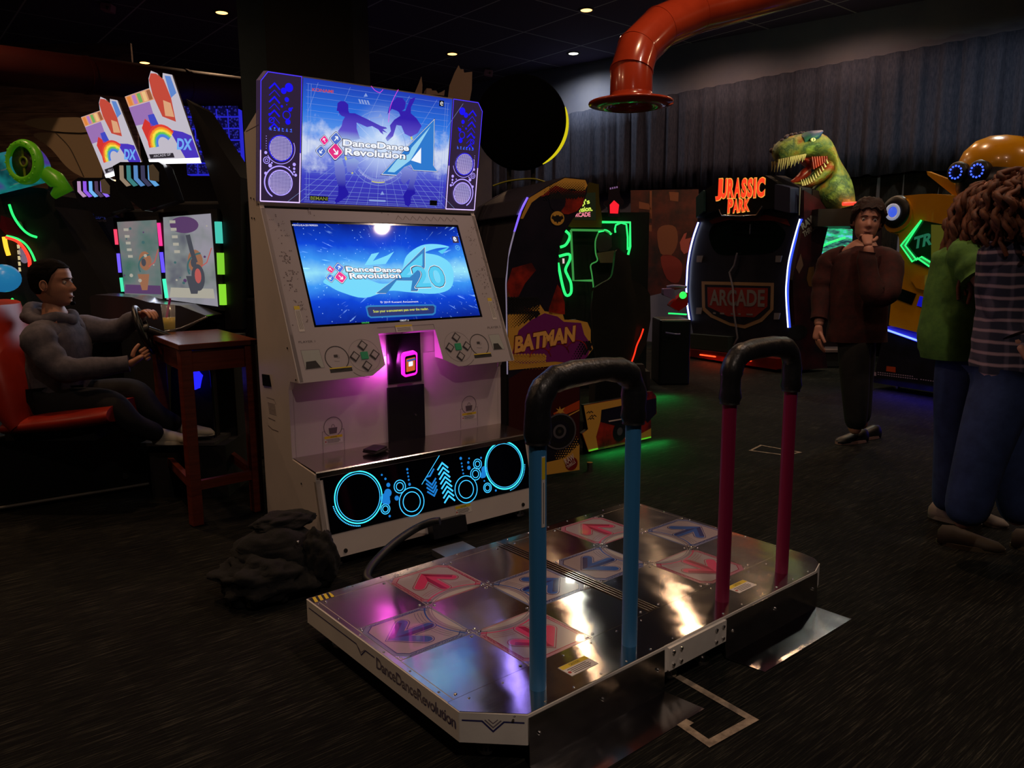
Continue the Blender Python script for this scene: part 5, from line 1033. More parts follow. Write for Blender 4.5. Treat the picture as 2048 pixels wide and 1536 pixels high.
m_ = MB(); m_.prism(JP, JP.q([kj(1055, 645), kj(1200, 680), kj(1195, 915), kj(1050, 880)]), 0, .14, mat('speaker_navy', srgb(40, 42, 70), .4)); m_.build('corner_speaker', JB, bevel=.01); m_ = MB(); m_.prism(JP, JP.q([kj(315, 770), kj(385, 700), kj(385, 900), kj(315, 960)]), 0, .14, mat('speaker_teal', srgb(30, 60, 66), .4)); m_.build('corner_speaker', JB, bevel=.01)
m_ = MB(); m_.tube([tuple(JP.P(*JP.inv(*kj(x, y)), .12)) for x, y in ((520, 880), (545, 935), (700, 942), (870, 935), (925, 850))], .008, CHROME, 8); m_.build('chrome_trim', JB)
LW = mat('strip_white', (.1, .1, .1), .3, em=srgb(215, 225, 255), es=2.6); LBL = mat('strip_blue_fringe', (.05, .05, .1), .3, em=srgb(50, 80, 255), es=1.3)
for nm, pts in (('left', [kj(280, 1000), kj(235, 1130), kj(200, 1270), kj(180, 1400), kj(172, 1536), (1376, 580), (1378, 610), kk2(198, 470)]), ('right', [kj(1228, 970), kj(1190, 1100), kj(1150, 1250), kj(1120, 1390), kj(1105, 1536), (1576, 580), (1577, 610), kk2(1118, 535)])):
    pp = [tuple(JP.P(*JP.inv(*p), .03)) for p in spline(pts, 5)]; m_ = MB(); m_.tube(pp, .011, LW, 8); m_.build('light_strip', JB)
    sg_ = 1 if nm == 'left' else -1
    pp2 = [tuple(Vector(p)+JP.ux*.014*sg_*-1+JP.n*-.008) for p in pp]; MB().tube(pp2, .013, LBL, 8).build('strip_housing', JB)
m_ = MB()
for a_, b_ in ((kj(295, 735), kj(283, 980)), (kj(1240, 675), kj(1230, 935)), (kk2(212, 590), kk2(155, 720))): m_.tube([tuple(JP.P(*JP.inv(*a_), .05)), tuple(JP.P(*JP.inv(*b_), .05))], .008, mat('steel_edge', srgb(170, 165, 160), .3, .6), 8)
m_.build('steel_edge', JB)
m_ = MB(); m_.prism(JP, JP.q([kk2(220, 590), kk2(600, 620), kk2(600, 760), kk2(150, 710)]), -.02, .12, mat('step_green', srgb(38, 46, 38), .5)); m_.build('step', JB)
m_ = MB(); q = JP.q([kk2(150, 715), kk2(1040, 850), kk2(1040, 905), kk2(170, 790)]); q2 = JP.q([(1372, 694), (1572, 716), (1572, 738), (1372, 712)]); m_.prism(JP, [(a, max(b, .03)) for a, b in q2], 0, .16, jr); m_.build('red_plinth', JB, bevel=.008)
RS_ = emi('strip_red_hot', (255, 70, 30), 2.0)
for a_, b_ in (((1419, 708), (1450, 712)), ((1498, 717), (1522, 720))): MB().tube([tuple(JP.P(*JP.inv(*a_), .17)), tuple(JP.P(*JP.inv(*b_), .17))], .010, RS_, 8).build('red_light_bar', JB)
glow(JB, tuple(JP.P(JP.inv(1470, 714)[0], .15, .25)), 2.5, (1, .08, .02), .8, .04, (math.radians(-25), 0, 0))
# arcade shield print low on the front
m_ = MB(); SH = mat('shield_cream', srgb(150, 120, 90), .5); SR_ = mat('shield_red', srgb(130, 36, 30), .5); SG_ = mat('shield_grey', srgb(125, 120, 125), .5)
m_.pix(JP, [kk2(295, 105), kk2(970, 120), kk2(965, 370), kk2(860, 480), kk2(700, 545), kk2(560, 520), kk2(380, 440), kk2(300, 370)], SH, .003)
m_.pix(JP, [kk2(325, 135), kk2(940, 150), kk2(935, 360), kk2(840, 450), kk2(690, 510), kk2(560, 490), kk2(400, 415), kk2(330, 350)], jk, .005); m_.pix(JP, [kk2(350, 160), kk2(915, 170), kk2(910, 340), kk2(790, 440), kk2(540, 430), kk2(355, 340)], SR_, .006)
m_.ptext(JP, 'ARCADE', kk2(372, 330), kk2(885, 345), 32, SG_, .009, bold=.03)
[m_.pix(JP, [kk2(x, 392+d), kk2(x+w, 394+d), kk2(x+w, 410+d), kk2(x, 407+d)], SG_, .009) for x, w, d in ((405, 26, 0), (470, 40, 4), (570, 20, 8), (640, 22, 10), (715, 60, 13))]; m_.build('shield_print', JB)
m_ = MB(); m_.tube([tuple(JP.P(*JP.inv(*p), .015)) for p in (kj(755, 1015), kj(750, 1110))], .006, SG_, 6); m_.tube([tuple(JP.P(*JP.inv(*p), .03)) for p in (kj(640, 1285), kj(615, 1400), kk2(570, 20), kk2(600, 160), kk2(608, 380), kk2(645, 630), kk2(610, 700))], .012, SG_, 6); m_.build('white_ribbon', JB)
for a_ in (kj(255, 1310), kj(990, 1310), kk2(250, 350), kk2(975, 400)): q = [(a_[0], a_[1]), (a_[0]+12, a_[1]), (a_[0]+9, a_[1]+13), (a_[0]-1, a_[1]+13)]; MB().prism(JP, JP.q(q), 0, .01, SG_).build('hinge_plate', JB)
# right flank with the maker's words
c0 = JP.P(JP.inv(1604, 436)[0], 0, 0); RF = Pl(JF, (JP.inv(1607, 436)[0]+.02, 0, 0), (0, 1, 0), (0, 0, 1))
fk = [(1608, 380), (1640, 400), (1655, 420), (1655, 440), (1648, 470), (1640, 520), (1630, 560), (1640, 640), (1650, 700), (1655, 738), (1585, 742), (1582, 700), (1590, 650), (1585, 560), (1600, 480), (1608, 440)]
m_ = MB(); fq = [(a, max(b, .04)) for a, b in RF.q(fk)]; m_.prism(RF, fq, -.05, 0, noisy('flank_print', srgb(62, 20, 30), srgb(20, 16, 24), 3, .4)); 
m_.ptext(RF, 'RAW', kj(1235, 1075), kj(1360, 970), 15, SG_, .004, bold=.05); m_.ptext(RF, 'THRILLS', kj(1245, 1140), kj(1378, 1045), 12, SG_, .004, bold=.04)
m_.pix(RF, [kj(1170, 1420), kj(1215, 1290), kj(1240, 1400), kj(1200, 1480)], mat('flank_tan', srgb(110, 84, 78), .5), .003); m_.pix(RF, [kj(1290, 1420), kj(1340, 1410), kk2(1340, 160), kk2(1290, 150), kk2(1270, 80)], mat('flank_brown', srgb(90, 60, 30), .5), .003)
a, b = RF.inv(*kk2(1190, 580)); m_.disc(RF, a, b, .16, BLACK, .003, 20, ry=.09)
m_.build('flank_panel', JB)

# ---- dinosaur head topper
TX, TPp = facing(1640, 405, 9.5)
skin = mat('dinosaur_skin', srgb(120, 130, 70), .5); t = NT(skin); v = t.obj(); n1 = t.noise(v, 3.2, 4, .6); r = t.ramp(n1, 'Fac', [(.34, srgb(170, 60, 24)), (.45, srgb(150, 150, 62)), (.54, srgb(70, 96, 56)), (.66, srgb(170, 190, 84))])
sp = t.n('SeparateXYZ'); t.l(v, 0, sp, 0); t.l(r, 0, None, 'Base Color'); n2 = t.noise(v, 26, 4, .7); t.bump(n2, 'Fac', .8, .02)
teal = noisy('dinosaur_teal', srgb(50, 110, 90), srgb(40, 50, 130), 9, .5, .4); mouth = noisy('mouth_red', srgb(205, 60, 35), srgb(130, 25, 20), 8, .35, .3); tooth = mat('tooth_ivory', srgb(225, 205, 140), .35); dark = mat('mouth_dark', srgb(30, 12, 14), .5)
S_ = 10.0/1551
def J3(x, y, dpt=0): p = kj(x, y); a, b = TPp.inv(*p); return Vector((a, dpt, b))
def hull(spine, name, mm, parent, n=16, deform=None):
    """spine: list of (upper pixel, lower pixel, half thickness) across the view"""
    rings = []
    for (u, l, w) in spine:
        U_ = J3(*u); L_ = J3(*l); c = (U_+L_)/2; h = (U_-L_)/2; rings.append([c+h*math.sin(2*PI*k/n)+Vector((0, w*math.cos(2*PI*k/n), 0)) for k in range(n)])
    return MB().loft(rings, mm, True, True).build(name, parent, sub=1)
dz_b = hull([((955, 330), (965, 380), .06), ((975, 270), (985, 445), .13), ((1030, 225), (1040, 450), .17), ((1100, 200), (1110, 440), .19), ((1180, 180), (1185, 415), .21), ((1260, 165), (1250, 390), .25), ((1340, 158), (1330, 400), .27), ((1410, 180), (1440, 420), .27), ((1475, 250), (1480, 560), .26), ((1530, 390), (1440, 640), .27), ((1610, 500), (1330, 690), .30), ((1665, 600), (1335, 760), .34), ((1680, 720), (1370, 830), .38), ((1678, 830), (1440, 900), .40)], 'dinosaur_head', skin, None); adopt(dz_b, JB, JF, TX); DZ = dz_b
hull([((1440, 400), (1490, 560), .20), ((1400, 450), (1440, 620), .20), ((1330, 540), (1370, 650), .19), ((1270, 600), (1300, 690), .17), ((1210, 628), (1225, 690), .14), ((1150, 630), (1170, 665), .09), ((1112, 632), (1125, 650), .04)], 'lower_jaw', skin, dz_b)
hull([((1210, 400), (1215, 425), .10), ((1300, 395), (1290, 520), .14), ((1400, 385), (1400, 500), .15), ((1440, 420), (1440, 470), .10)], 'mouth_lining', mouth, dz_b)
hull([((1290, 470), (1300, 560), .07), ((1230, 500), (1250, 600), .08), ((1180, 570), (1200, 632), .07), ((1120, 615), (1130, 638), .03)], 'tongue', mouth, dz_b)
hull([((1180, 200), (1200, 320), .23), ((1240, 158), (1260, 300), .275), ((1310, 150), (1320, 300), .29), ((1360, 150), (1345, 220), .25)], 'brow_mask', teal, dz_b)
m_ = MB(); e = J3(1252, 262, -.272); m_.sph(e, (.03, .02, .022), mat('eye_yellow', srgb(235, 235, 160), .2, em=srgb(200, 200, 120), es=.5)); m_.sph(e+Vector((0, -.018, 0)), (.006, .006, .016), BLACK); m_.build('eye', dz_b)
rn = random.Random(2)
for k in range(14):   # upper teeth, both sides
    x = 985+k*17; y = 455-k*3.2; 
    for s_, in ((-1,), (1,)):
        if s_ > 0 and k % 2: continue
        w_ = .12+.07*min(1, k/5); p = J3(x, y-8, s_*w_*.95); L = .085 if k % 2 == 0 else .06; L *= .75+.5*math.sin(PI*min(1, (k+3)/14))
        MB().cyl(p+Vector((0, 0, .03)), p+Vector((-.01, 0, -L)), .016, .002, tooth, 8).build('tooth', dz_b)
for k in range(12):
    f = k/11; x = 1195+f*215; y = 655-f*f*170-f*30
    p = J3(x, y, -.15-.05*f); MB().cyl(p+Vector((0, 0, -.02)), p+Vector((-.025, 0, .06-.03*f)), .013, .002, tooth, 8).build('tooth', dz_b)
for k in range(11):
    x = 960+k*36; y = 318-118*math.sin(min(1, k/5)*PI/2)-k*4+8; p = J3(x, y, rn.uniform(-.06, .06)); MB().sph(p, (.03, .03, .03), noisy('crest_dark', srgb(60, 34, 44), srgb(40, 40, 70), 6, .6), 8, 6).build('crest_bump', dz_b)
for k in range(7): m_ = MB(); p = J3(1275+k*22, 405-k*1, -.150-.0*k); p2 = J3(1290+k*20, 520-k*12, -.14); m_.tube([tuple(p+Vector((0, -.012, 0))), tuple(p2+Vector((0, -.03, 0)))], .012, mouth, 6); m_.build('cheek_tendon', dz_b)
m_ = MB(); a, b = TPp.inv(1660, 422); m_.box((a, -.03, b-.10), (.62, .8, .2), noisy('perch_black', srgb(30, 18, 20), srgb(24, 16, 18), 4, .5)); m_.build('mount', DZ)
m_ = MB(); m_.tube([tuple(TPp.P(*TPp.inv(1655, 413), .44)), tuple(TPp.P(*TPp.inv(1705, 411), .44))], .02, emi('topper_red', (255, 50, 35), 2.2), 8); m_.build('red_light_bar', DZ)
glow(DZ, tuple(TPp.P(*TPp.inv(1640, 300), .9)), 5, (.85, 1, .55), .2, .2, (math.radians(75), 0, 0), 'topper_spot')
glow(DZ, tuple(TPp.P(*TPp.inv(1680, 411), .45)), .8, (1, .05, .03), .3, .05, (math.radians(90), 0, 0), 'red_wash')

# ---- shooting game behind the standing boy
fr, P_ = facing(1690, 600, 10.2, True)
SG2 = thing('shooting_game_cabinet', 'dark arcade cabinet with a bright green lit screen between the dinosaur booth and the boy', 'arcade machine', fr)
x0, x1 = P_.inv(1632, 500)[0], P_.inv(1770, 500)[0]; zt = P_.inv(1680, 425)[1]
m_ = MB(); m_.box(((x0+x1)/2, .5, zt/2), (x1-x0, .8, zt), noisy('cab_maroon', srgb(34, 14, 20), srgb(20, 10, 16), 3, .4)); m_.build('cabinet_body', SG2, bevel=.02)
m_ = MB(); gs = mat('green_game_screen', (.01, .02, .02), .2, em=(1, 1, 1), es=1.0); t = NT(gs); v = t.obj((1, 1, 3)); n = t.noise(v, 5, 3, .6); r = t.ramp(n, 'Fac', [(.36, srgb(20, 40, 60)), (.48, srgb(60, 130, 110)), (.56, srgb(40, 210, 130)), (.66, srgb(110, 190, 240))]); t.l(r, 0, None, 'Emission Color')
m_.prism(P_, P_.q([kj(1460, 1050), kj(1720, 1060), kj(1700, 1536), kk2(1500, 40), kj(1360, 1480), kj(1370, 1390)]), -.09, -.06, gs); m_.build('game_screen', SG2)
neon(SG2, P_, [kj(1400, 1240), kj(1480, 1195), kj(1520, 1180), kj(1640, 1140)], .014, NG, -.03, n=2); neon(SG2, P_, [kj(1370, 1418), kj(1560, 1418)], .012, NG, -.03, n=1); neon(SG2, P_, [kj(1365, 1480), kj(1400, 1465), kj(1480, 1440)], .01, NGD, -.03, n=1)
for (x, y, w, mm) in ((1440, 1515, .05, emi('amber_sign', (240, 200, 90), 1.2)), (1392, 1760, .03, emi('blue_spark', (40, 60, 255), 1.8))):
    a, b = P_.inv(*kj(x, y)); MB().box((a, -.03, b), (w*1.6, .03, w), mm).build('indicator', SG2)
x0, x1 = P_.inv(1636, 600)[0], P_.inv(1690, 600)[0]; zt = P_.inv(1680, 697)[1]
m_ = MB(); m_.box(((x0+x1)/2, -.05, zt), (x1-x0, .5, .03), mat('tread_grey', srgb(110, 90, 90), .5)); m_.build('step_tread', SG2); m_ = MB(); m_.box(((x0+x1)/2, -.05, zt/2), (x1-x0-.02, .45, zt-.03), DARK); m_.build('step_box', SG2)

# ---- yellow robot-style machine
kt = lambda x, y: (1640+x/5.02, 230+y/5.02); ku = lambda x, y: (1640+x/5.02, 520+y/5.02)
TF, TP_ = vpl((1745, 778), (1985, 818))
RM = thing('yellow_robot_cabinet', 'glossy yellow moulded arcade booth with green framed window and blue light line, behind the people', 'arcade machine', TF)
YE = noisy('gloss_yellow', srgb(225, 160, 16), srgb(208, 142, 12), 2, .25, coat=.5)
shell = [kt(700, 1180), kt(648, 1080), kt(640, 960), kt(690, 870), kt(800, 815), kt(1000, 795), kt(1130, 790), kt(1440, 825), kt(1900, 900), kt(2300, 980), ku(2300, 900), ku(1080, 755), ku(690, 655), ku(735, 200), ku(745, 0), kt(800, 1400), kt(790, 1200)]
m_ = MB(); m_.prism(TP_, TP_.q(shell), -.5, 0, YE); m_.build('yellow_shell', RM, bevel=.05)
m_ = MB(); a, b = TP_.inv(*kt(775, 975))
Mx_ = TP_.M() @ Matrix.Translation((a, b, 0))
m_.lathe([(.001, .05), (.10, .06), (.15, .05), (.165, .02), (.17, -.02)], BLACK, Mx_, 32); rg_ = m_.build('headlamp', RM)
m_ = MB(); m_.lathe([(.055, .066), (.055, .074), (.085, .074), (.085, .066)], mat('lamp_ring', srgb(190, 190, 200), .3, em=srgb(170, 175, 200), es=.5), Mx_, 28); m_.lathe([(.001, .076), (.05, .07), (.055, .06)], emi('lamp_blue', (60, 90, 220), 1.0), Mx_, 24); m_.build('headlamp_ring', rg_)
m_ = MB(); cn = [kt(600, 840), kt(680, 820), kt(900, 830), kt(935, 960), kt(900, 1100), kt(760, 1180), kt(680, 1170), kt(640, 1080), kt(630, 950)]; m_.prism(TP_, TP_.q([kt(x, y) for x, y in smooth_closed([(660, 900), (760, 830), (880, 840), (935, 950), (915, 1080), (800, 1170), (690, 1160), (645, 1040)], 3)]), -.02, .025, YE); m_.build('shoulder_pod', RM, bevel=.015)
m_ = MB(); wq = [kt(1040, 1058), kt(1500, 1150), kt(1560, 1536), ku(1220, 130), ku(1000, 40), kt(940, 1480), kt(835, 1310)]
m_.prism(TP_, TP_.q(wq), -.02, .02, mat('booth_window_dark', srgb(10, 30, 22), .15)); m_.pix(TP_, [kt(1130, 1100), kt(1300, 1110), kt(1320, 1536), kt(1130, 1500)], mat('window_glow', srgb(110, 110, 30), .4, em=srgb(70, 72, 22), es=.6), .022); m_.build('side_window', RM)
m_ = MB(); m_.ptext(TP_, 'TR', kt(975, 1345), kt(1140, 1300), 24, mat('title_teal', srgb(50, 140, 110), .4, em=srgb(24, 90, 66), es=1), .028, shear=.3, bold=.04); m_.text(TP_, 'TR', TP_.inv(*kt(968, 1340))[0], TP_.inv(*kt(968, 1340))[1], .22, .2, MT['title_teal'], .026, shear=.3, bold=.04) if False else None; m_.build('title_lettering', RM)
for k, e in enumerate((0, 22, 42)):
    neon(RM, TP_, [kt(1040-e*.2, 1058+e*.3), kt(835+e, 1310), kt(950+e, 1472-e*.4), ku(1000+e, -20-e*.3), ku(1240, 145-e*1.4)], .009 if k != 1 else .005, NG if k != 1 else NGD, .035, n=1)
for k in range(8): pass
for pl, mm in (([(730, 255), (970, 340), (925, 450), (730, 375)], mat('booth_glass', srgb(10, 18, 22), .1)), ([(1010, 362), (1120, 395), (1105, 495), (978, 458)], mat('booth_glass_blue', srgb(10, 14, 60), .1, em=srgb(20, 20, 190), es=.7))):
    MB().prism(TP_, TP_.q([ku(*p) for p in pl]), 0, .012, mm).build('lower_window', RM)
m_ = MB(); m_.prism(TP_, TP_.q([ku(935, 180), ku(1300, 110), ku(1500, 300), ku(1300, 380), ku(1200, 340), ku(1000, 280)]), -.02, .05, YE); m_.build('wheel_arch', RM, bevel=.03)
for (x, y) in ((810, 135), (830, 150)): pass
m_ = MB(); m_.tube([tuple(TP_.P(*TP_.inv(*p), .03)) for p in (ku(665, 692), ku(1080, 835), ku(1900, 1110))], .010, emi('blue_line', (110, 140, 255), 2.4), 8); bl_ = m_.build('blue_light_line', RM)
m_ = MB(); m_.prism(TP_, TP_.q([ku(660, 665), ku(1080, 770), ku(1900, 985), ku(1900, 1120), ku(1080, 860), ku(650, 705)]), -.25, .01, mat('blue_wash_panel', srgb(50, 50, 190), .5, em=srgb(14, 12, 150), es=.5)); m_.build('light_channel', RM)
m_ = MB(); q = TP_.q([ku(520, 1272), ku(1300, 1362), ku(2300, 1480), ku(2300, 1150), ku(1090, 870), ku(640, 715)]); m_.prism(TP_, [(a, max(b, .07)) for a, b in q], -.35, -.01, noisy('base_art', srgb(26, 24, 40), srgb(16, 12, 20), 6, .4))
TXT = mat('credit_text', srgb(170, 150, 180), .5)
m_.ptext(TP_, '© Arcade. All Rights Reserved', ku(580, 1150), ku(940, 1178), 4, TXT, .003) if False else None
for (x0, y0, x1, y1) in ((580, 1130, 945, 1172), (580, 1150, 990, 1200), (1010, 1200, 1205, 1228)):
    n_ = int((x1-x0)/22)
    for k in range(n_): f = k/n_; m_.pix(TP_, [ku(x0+(x1-x0)*f, y0+(y1-y0)*f-7), ku(x0+(x1-x0)*f+14, y0+(y1-y0)*f-5), ku(x0+(x1-x0)*f+14, y0+(y1-y0)*f+4), ku(x0+(x1-x0)*f, y0+(y1-y0)*f+3)], TXT, .003)
m_.pix(TP_, [ku(524, 1120), ku(566, 1126), ku(566, 1164), ku(524, 1158)], TXT, .003); m_.pix(TP_, [ku(670, 1065), ku(760, 1075), ku(760, 1130), ku(665, 1115)], ORG, .002); m_.build('printed_base', RM)
for x in (.15, .9, 1.7): MB().cyl((x, .2, 0), (x, .2, .08), .03, .03, CHROME, 12).build('levelling_foot', RM)
glow(RM, tuple(TP_.P(1.0, .18, .12)), 5, (.06, .03, 1), 1.8, .05, (math.radians(-20), 0, 0), 'blue_underglow')
# plain yellow dome on top with two ring lamps
m_ = MB(); c = TP_.P(*TP_.inv(*kt(1610, 545)), -.28); rr3 = .0
prof_ = [(.001, .44), (.16, .42), (.30, .35), (.40, .22), (.44, .08), (.43, -.06), (.36, -.14), (.2, -.18), (.001, -.18)]
m_.lathe([(r*.74, z*.74) for r, z in prof_], YE, Matrix.Translation(c) @ Matrix.Rotation(.12, 4, 'Y') @ Matrix.Scale(1.12, 4, (1, 0, 0)), 36); dm = m_.build('domed_topper', RM)
m_ = MB(); c2 = TP_.P(*TP_.inv(*kt(1600, 620)), -.2); m_.lathe([(.001, -.3), (.2, -.3), (.30, -.1), (.30, .06), (.2, .1), (.001, .1)], mat('neck_black', srgb(14, 14, 22), .35), Matrix.Translation(c2), 28); m_.build('topper_neck', RM)
RBL = emi('ring_blue', (60, 90, 255), 2.0)
for (x, y) in ((1440, 580), (1655, 565)):
    a, b = TP_.inv(*kt(x, y)); Mx_ = TP_.M() @ Matrix.Translation((a, b, .115)); m_ = MB(); m_.lathe([(.001, .0), (.085, .0), (.10, -.02), (.09, -.1), (.001, -.1)], BLACK, Mx_, 24); l_ = m_.build('ring_lamp', RM)
    for k in range(12): p = TP_.P(a+.058*math.cos(k*PI/6), b+.058*math.sin(k*PI/6), .118); MB().sph(p, .0095, RBL, 8, 6).build('lamp_bead', l_)
m_ = MB(); m_.prism(TP_, TP_.q([kt(1842, 215), kt(1895, 172), kt(1953, 215), kt(1925, 255), kt(1850, 340), kt(1805, 300), kt(1862, 245)]), -.3, -.26, YE); m_.build('antenna_blade', RM, bevel=.008)
m_ = MB(); m_.prism(TP_, TP_.q([kt(1508, 212), kt(1505, 240), kt(1470, 330), kt(1450, 335), kt(1470, 260)]), -.34, -.30, YE); m_.build('antenna_blade', RM, bevel=.006)
m_ = MB(); m_.prism(TP_, TP_.q([kt(1030, 560), kt(1290, 660), kt(1390, 830), kt(1290, 800), kt(1040, 600)]), -.12, -.06, YE); m_.build('side_fin', RM, bevel=.01)

# ================================================================ left side: racing games, table, seat
k1 = lambda x, y: (x/3.938, y/3.938); k2 = lambda x, y: (x/3.938, 380+y/3.938); k3 = lambda x, y: (x/2.926, 700+y/2.926)

def washed(name, c1, c2, c3, seed, es=.8):
    m = mat(name, (.01, .01, .01), .12, em=(1, 1, 1), es=es); t = NT(m); v = t.obj((1.5, 1.5, 1.5), (seed, 0, 0)); n = t.noise(v, 2.2, 3, .55)
    r = t.ramp(n, 'Fac', [(.36, c1), (.5, c2), (.64, c3)]); t.l(r, 0, None, 'Emission Color'); return m
WS1 = washed('racing_screen_a', srgb(84, 84, 104), srgb(136, 142, 142), srgb(160, 156, 168), 2, .8); WS2 = washed('racing_screen_b', srgb(78, 116, 106), srgb(110, 126, 124), srgb(140, 128, 130), 5, .8)
def racer(D, sc_q, mp_q, st, lamps, label, vents, wash, seed, mount_top):
    fr, P = facing(sc_q[3][0], 640, D, True); t_ = thing('racing_game_cabinet', label, 'arcade machine', fr)
    sq = P.q(sc_q); MB().prism(P, [(a+(.04 if k in (1, 2) else -.03), b+(.03 if k < 2 else -.03)) for k, (a, b) in enumerate(sq)], -.12, -.005, BLACK).build('monitor_frame', t_)
    m_ = MB(); m_.poly(P, sq, wash, .001)
    cx = sum(a for a, b in sq)/4; cy = sum(b for a, b in sq)/4; w = sq[1][0]-sq[0][0]; h = sq[0][1]-sq[3][1]; rn = random.Random(seed)
    cols = [emi('racing_%s' % n, c, .8) for n, c in (('cream', (185, 180, 165)), ('orange', (164, 112, 84)), ('violet', (96, 66, 110)), ('dark', (76, 78, 88)), ('teal', (70, 110, 112)), ('red', (200, 96, 92)))]
    for k in range(5): m_.rect(P, cx-w*.36+k*.004, cy+h*.44-k*h*.09-.03*(seed % 2), w*.12, h*.035, cols[0], .003)
    m_.disc(P, cx+w*.12, cy-h*.02, w*.16, cols[1], .0025, 22, ry=w*.24); m_.disc(P, cx+w*.08, cy-h*.04, w*.06, cols[3], .003, 16, ry=w*.1)
    m_.poly(P, [(cx-w*.1, cy-h*.2), (cx+w*.2, cy-h*.2), (cx+w*.12, cy-h*.42), (cx-w*.02, cy-h*.42)], cols[1 if seed == 5 else 3], .0025)
    m_.ring(P, cx+w*.25, cy-h*.1, w*.3, .012, cols[4], .0028, 1.6, 3.6, 18); m_.line(P, [(cx+w*.48, cy+h*.14), (cx+w*.36, cy-.02), (cx+w*.2, cy-h*.1)], .007, cols[5], .003)
    m_.poly(P, [(cx-w*.48, cy-h*.46), (cx+w*.48, cy-h*.48), (cx+w*.46, cy-h*.36), (cx-w*.44, cy-h*.34)], cols[0] if seed == 2 else cols[2], .002)
    for k in range(9): m_.disc(P, cx+rn.uniform(-.45, .45)*w, cy+rn.uniform(-.4, .45)*h, rn.uniform(.005, .014), cols[rn.choice((0, 2, 4))], .0034, 9)
    if seed == 2:
        m_.disc(P, cx-.02, cy+h*.42, w*.3, cols[2], .0022, 24, ry=h*.1); m_.line(P, [(cx, cy+h*.3), (cx+.02, cy+h*.1), (cx+.04, cy-.02)], .03, cols[3], .0032); m_.disc(P, cx+.05, cy-h*.22, .045, cols[3], .0033, 20, ry=.09); m_.disc(P, cx+.05, cy-h*.2, .022, cols[5], .0036, 16, ry=.05)
    m_.build('game_screen', t_)
    for (u0, v0, u1, v1, col) in st:
        a = P.inv(u0, v0); b = P.inv(u1, v1); MB().tube([tuple(P.P(*a, .01)), tuple(P.P(*b, .01))], .012, emi('strip_%d_%d_%d' % col, col, 1.5), 8).build('light_strip', t_)
    for (u0, v0, u1, v1, col) in lamps:
        a = P.inv(u0, v0); b = P.inv(u1, v1); m_ = MB(); m_.tube([tuple(P.P(*a, .0)), tuple(P.P(*b, .0))], .024, emi('lamp_%d_%d_%d' % col, col, .95), 12); m_.build('corner_lamp', t_)
    # backlit picture panel: plain colour blocks, rainbow and lettering
    mq_ = P.q(mp_q); o = Vector((mq_[3][0], mq_[3][1])); ex = Vector(mq_[2])-o; ey = Vector(mq_[0])-o; D_ = Vector(mq_[1])-Vector(mq_[0])-ex
    def B(u, v): p = o+ex*u+ey*v+D_*u*v; return (p.x, p.y)
    lit = lambda n, c, s=1.0: emi(n, c, s)
    pale = lit('panel_pale', (190, 184, 196)); m_ = MB()
    m_.prism(P, [B(0, 0), B(1, 0), B(1, 1.06), B(.84, 1.12), B(.78, 1.02), B(.74, 1.14), B(.64, 1.2), B(.55, 1.12), B(.5, 1.0), B(0, 1)], .02, .045, pale, mat('panel_edge', srgb(150, 145, 150), .4))
    def pg(pts, mm, c=.047): m_.poly(P, [B(*p) for p in pts], mm, c)
    pg([(0, .84), (.52, .84), (.5, .995), (0, .995)], lit('panel_peach', (215, 150, 110)))
    for k, c in enumerate(((220, 130, 60), (175, 120, 190), (110, 170, 90), (230, 190, 130), (150, 90, 60))): pg([(.03+k*.1, .85), (.1+k*.1, .85), (.1+k*.1, .98), (.03+k*.1, .98)], lit('panel_block_%d' % k, c), .049)
    pg([(.0, .55), (.4, .55), (.42, .83), (.0, .83)], lit('panel_lilac', (150, 110, 175))); pg([(.12, .28), (.3, .3), (.34, .5), (.22, .62), (.1, .5)], lit('panel_red', (205, 50, 45)), .049); pg([(.28, .5), (.44, .5), (.42, .66), (.3, .66)], lit('panel_blue', (60, 70, 190)), .049)
    pg([(.56, .6), (.78, .5), (.84, .8), (.82, 1.04), (.72, 1.14), (.62, 1.17), (.55, 1.1), (.52, .9)], lit('panel_brick', (190, 70, 56)), .048); pg([(.6, .42), (.84, .36), (.98, .3), (.99, .02), (.72, .02)], lit('panel_royal', (70, 50, 185)), .048); pg([(.84, .8), (.97, .84), (.96, 1.05), (.86, 1.08)], lit('panel_sky', (90, 130, 200)), .048)
    pg([(.62, .6), (.78, .56), (.8, .74), (.68, .8)], lit('panel_tan', (215, 160, 120)), .050)
    for k, c in enumerate(((220, 60, 50), (240, 150, 40), (245, 225, 70), (90, 190, 80), (70, 120, 220))):
        r_ = .30-.035*k; m_.line(P, [B(.42+r_*math.cos(a_)*.95, .20+r_*math.sin(a_)*.95) for a_ in [PI*(1-.12*0)-PI*.8*q/14 for q in range(15)]], .020, lit('rainbow_%d' % k, c), .051)
    a, b = B(.62, .14); m_.text(P, 'DX', a, b, ex.length*.3, ey.length*.17, lit('panel_letter_blue', (110, 170, 240)), .054, bold=.04, shear=.1, rot=-.05)
    pg([(.05, .035), (.52, .035), (.52, .10), (.05, .10)], lit('panel_ink', (50, 46, 56), .7), .050); a, b = B(.12, .05); m_.text(P, 'ARCADE GP', a, b, ex.length*.34, ey.length*.035, pale, .053, rot=.1)
    pg([(0, -.05), (1, -.05), (1, .02), (0, .02)], lit('panel_tube_white', (250, 250, 255), 1.7), .050)
    m_.build('picture_panel', t_)
    # finned bonnet over the screen
    (vx, vy, vw, vh) = vents; m_ = MB(); hv = [(vx, vy+8), (vx+vw*.15, vy), (vx+vw*.9, vy), (vx+vw, vy+6), (vx+vw+24, vy+vh*1.5), (vx+vw*.6, vy+vh*1.9), (vx+10, vy+vh*1.1)]
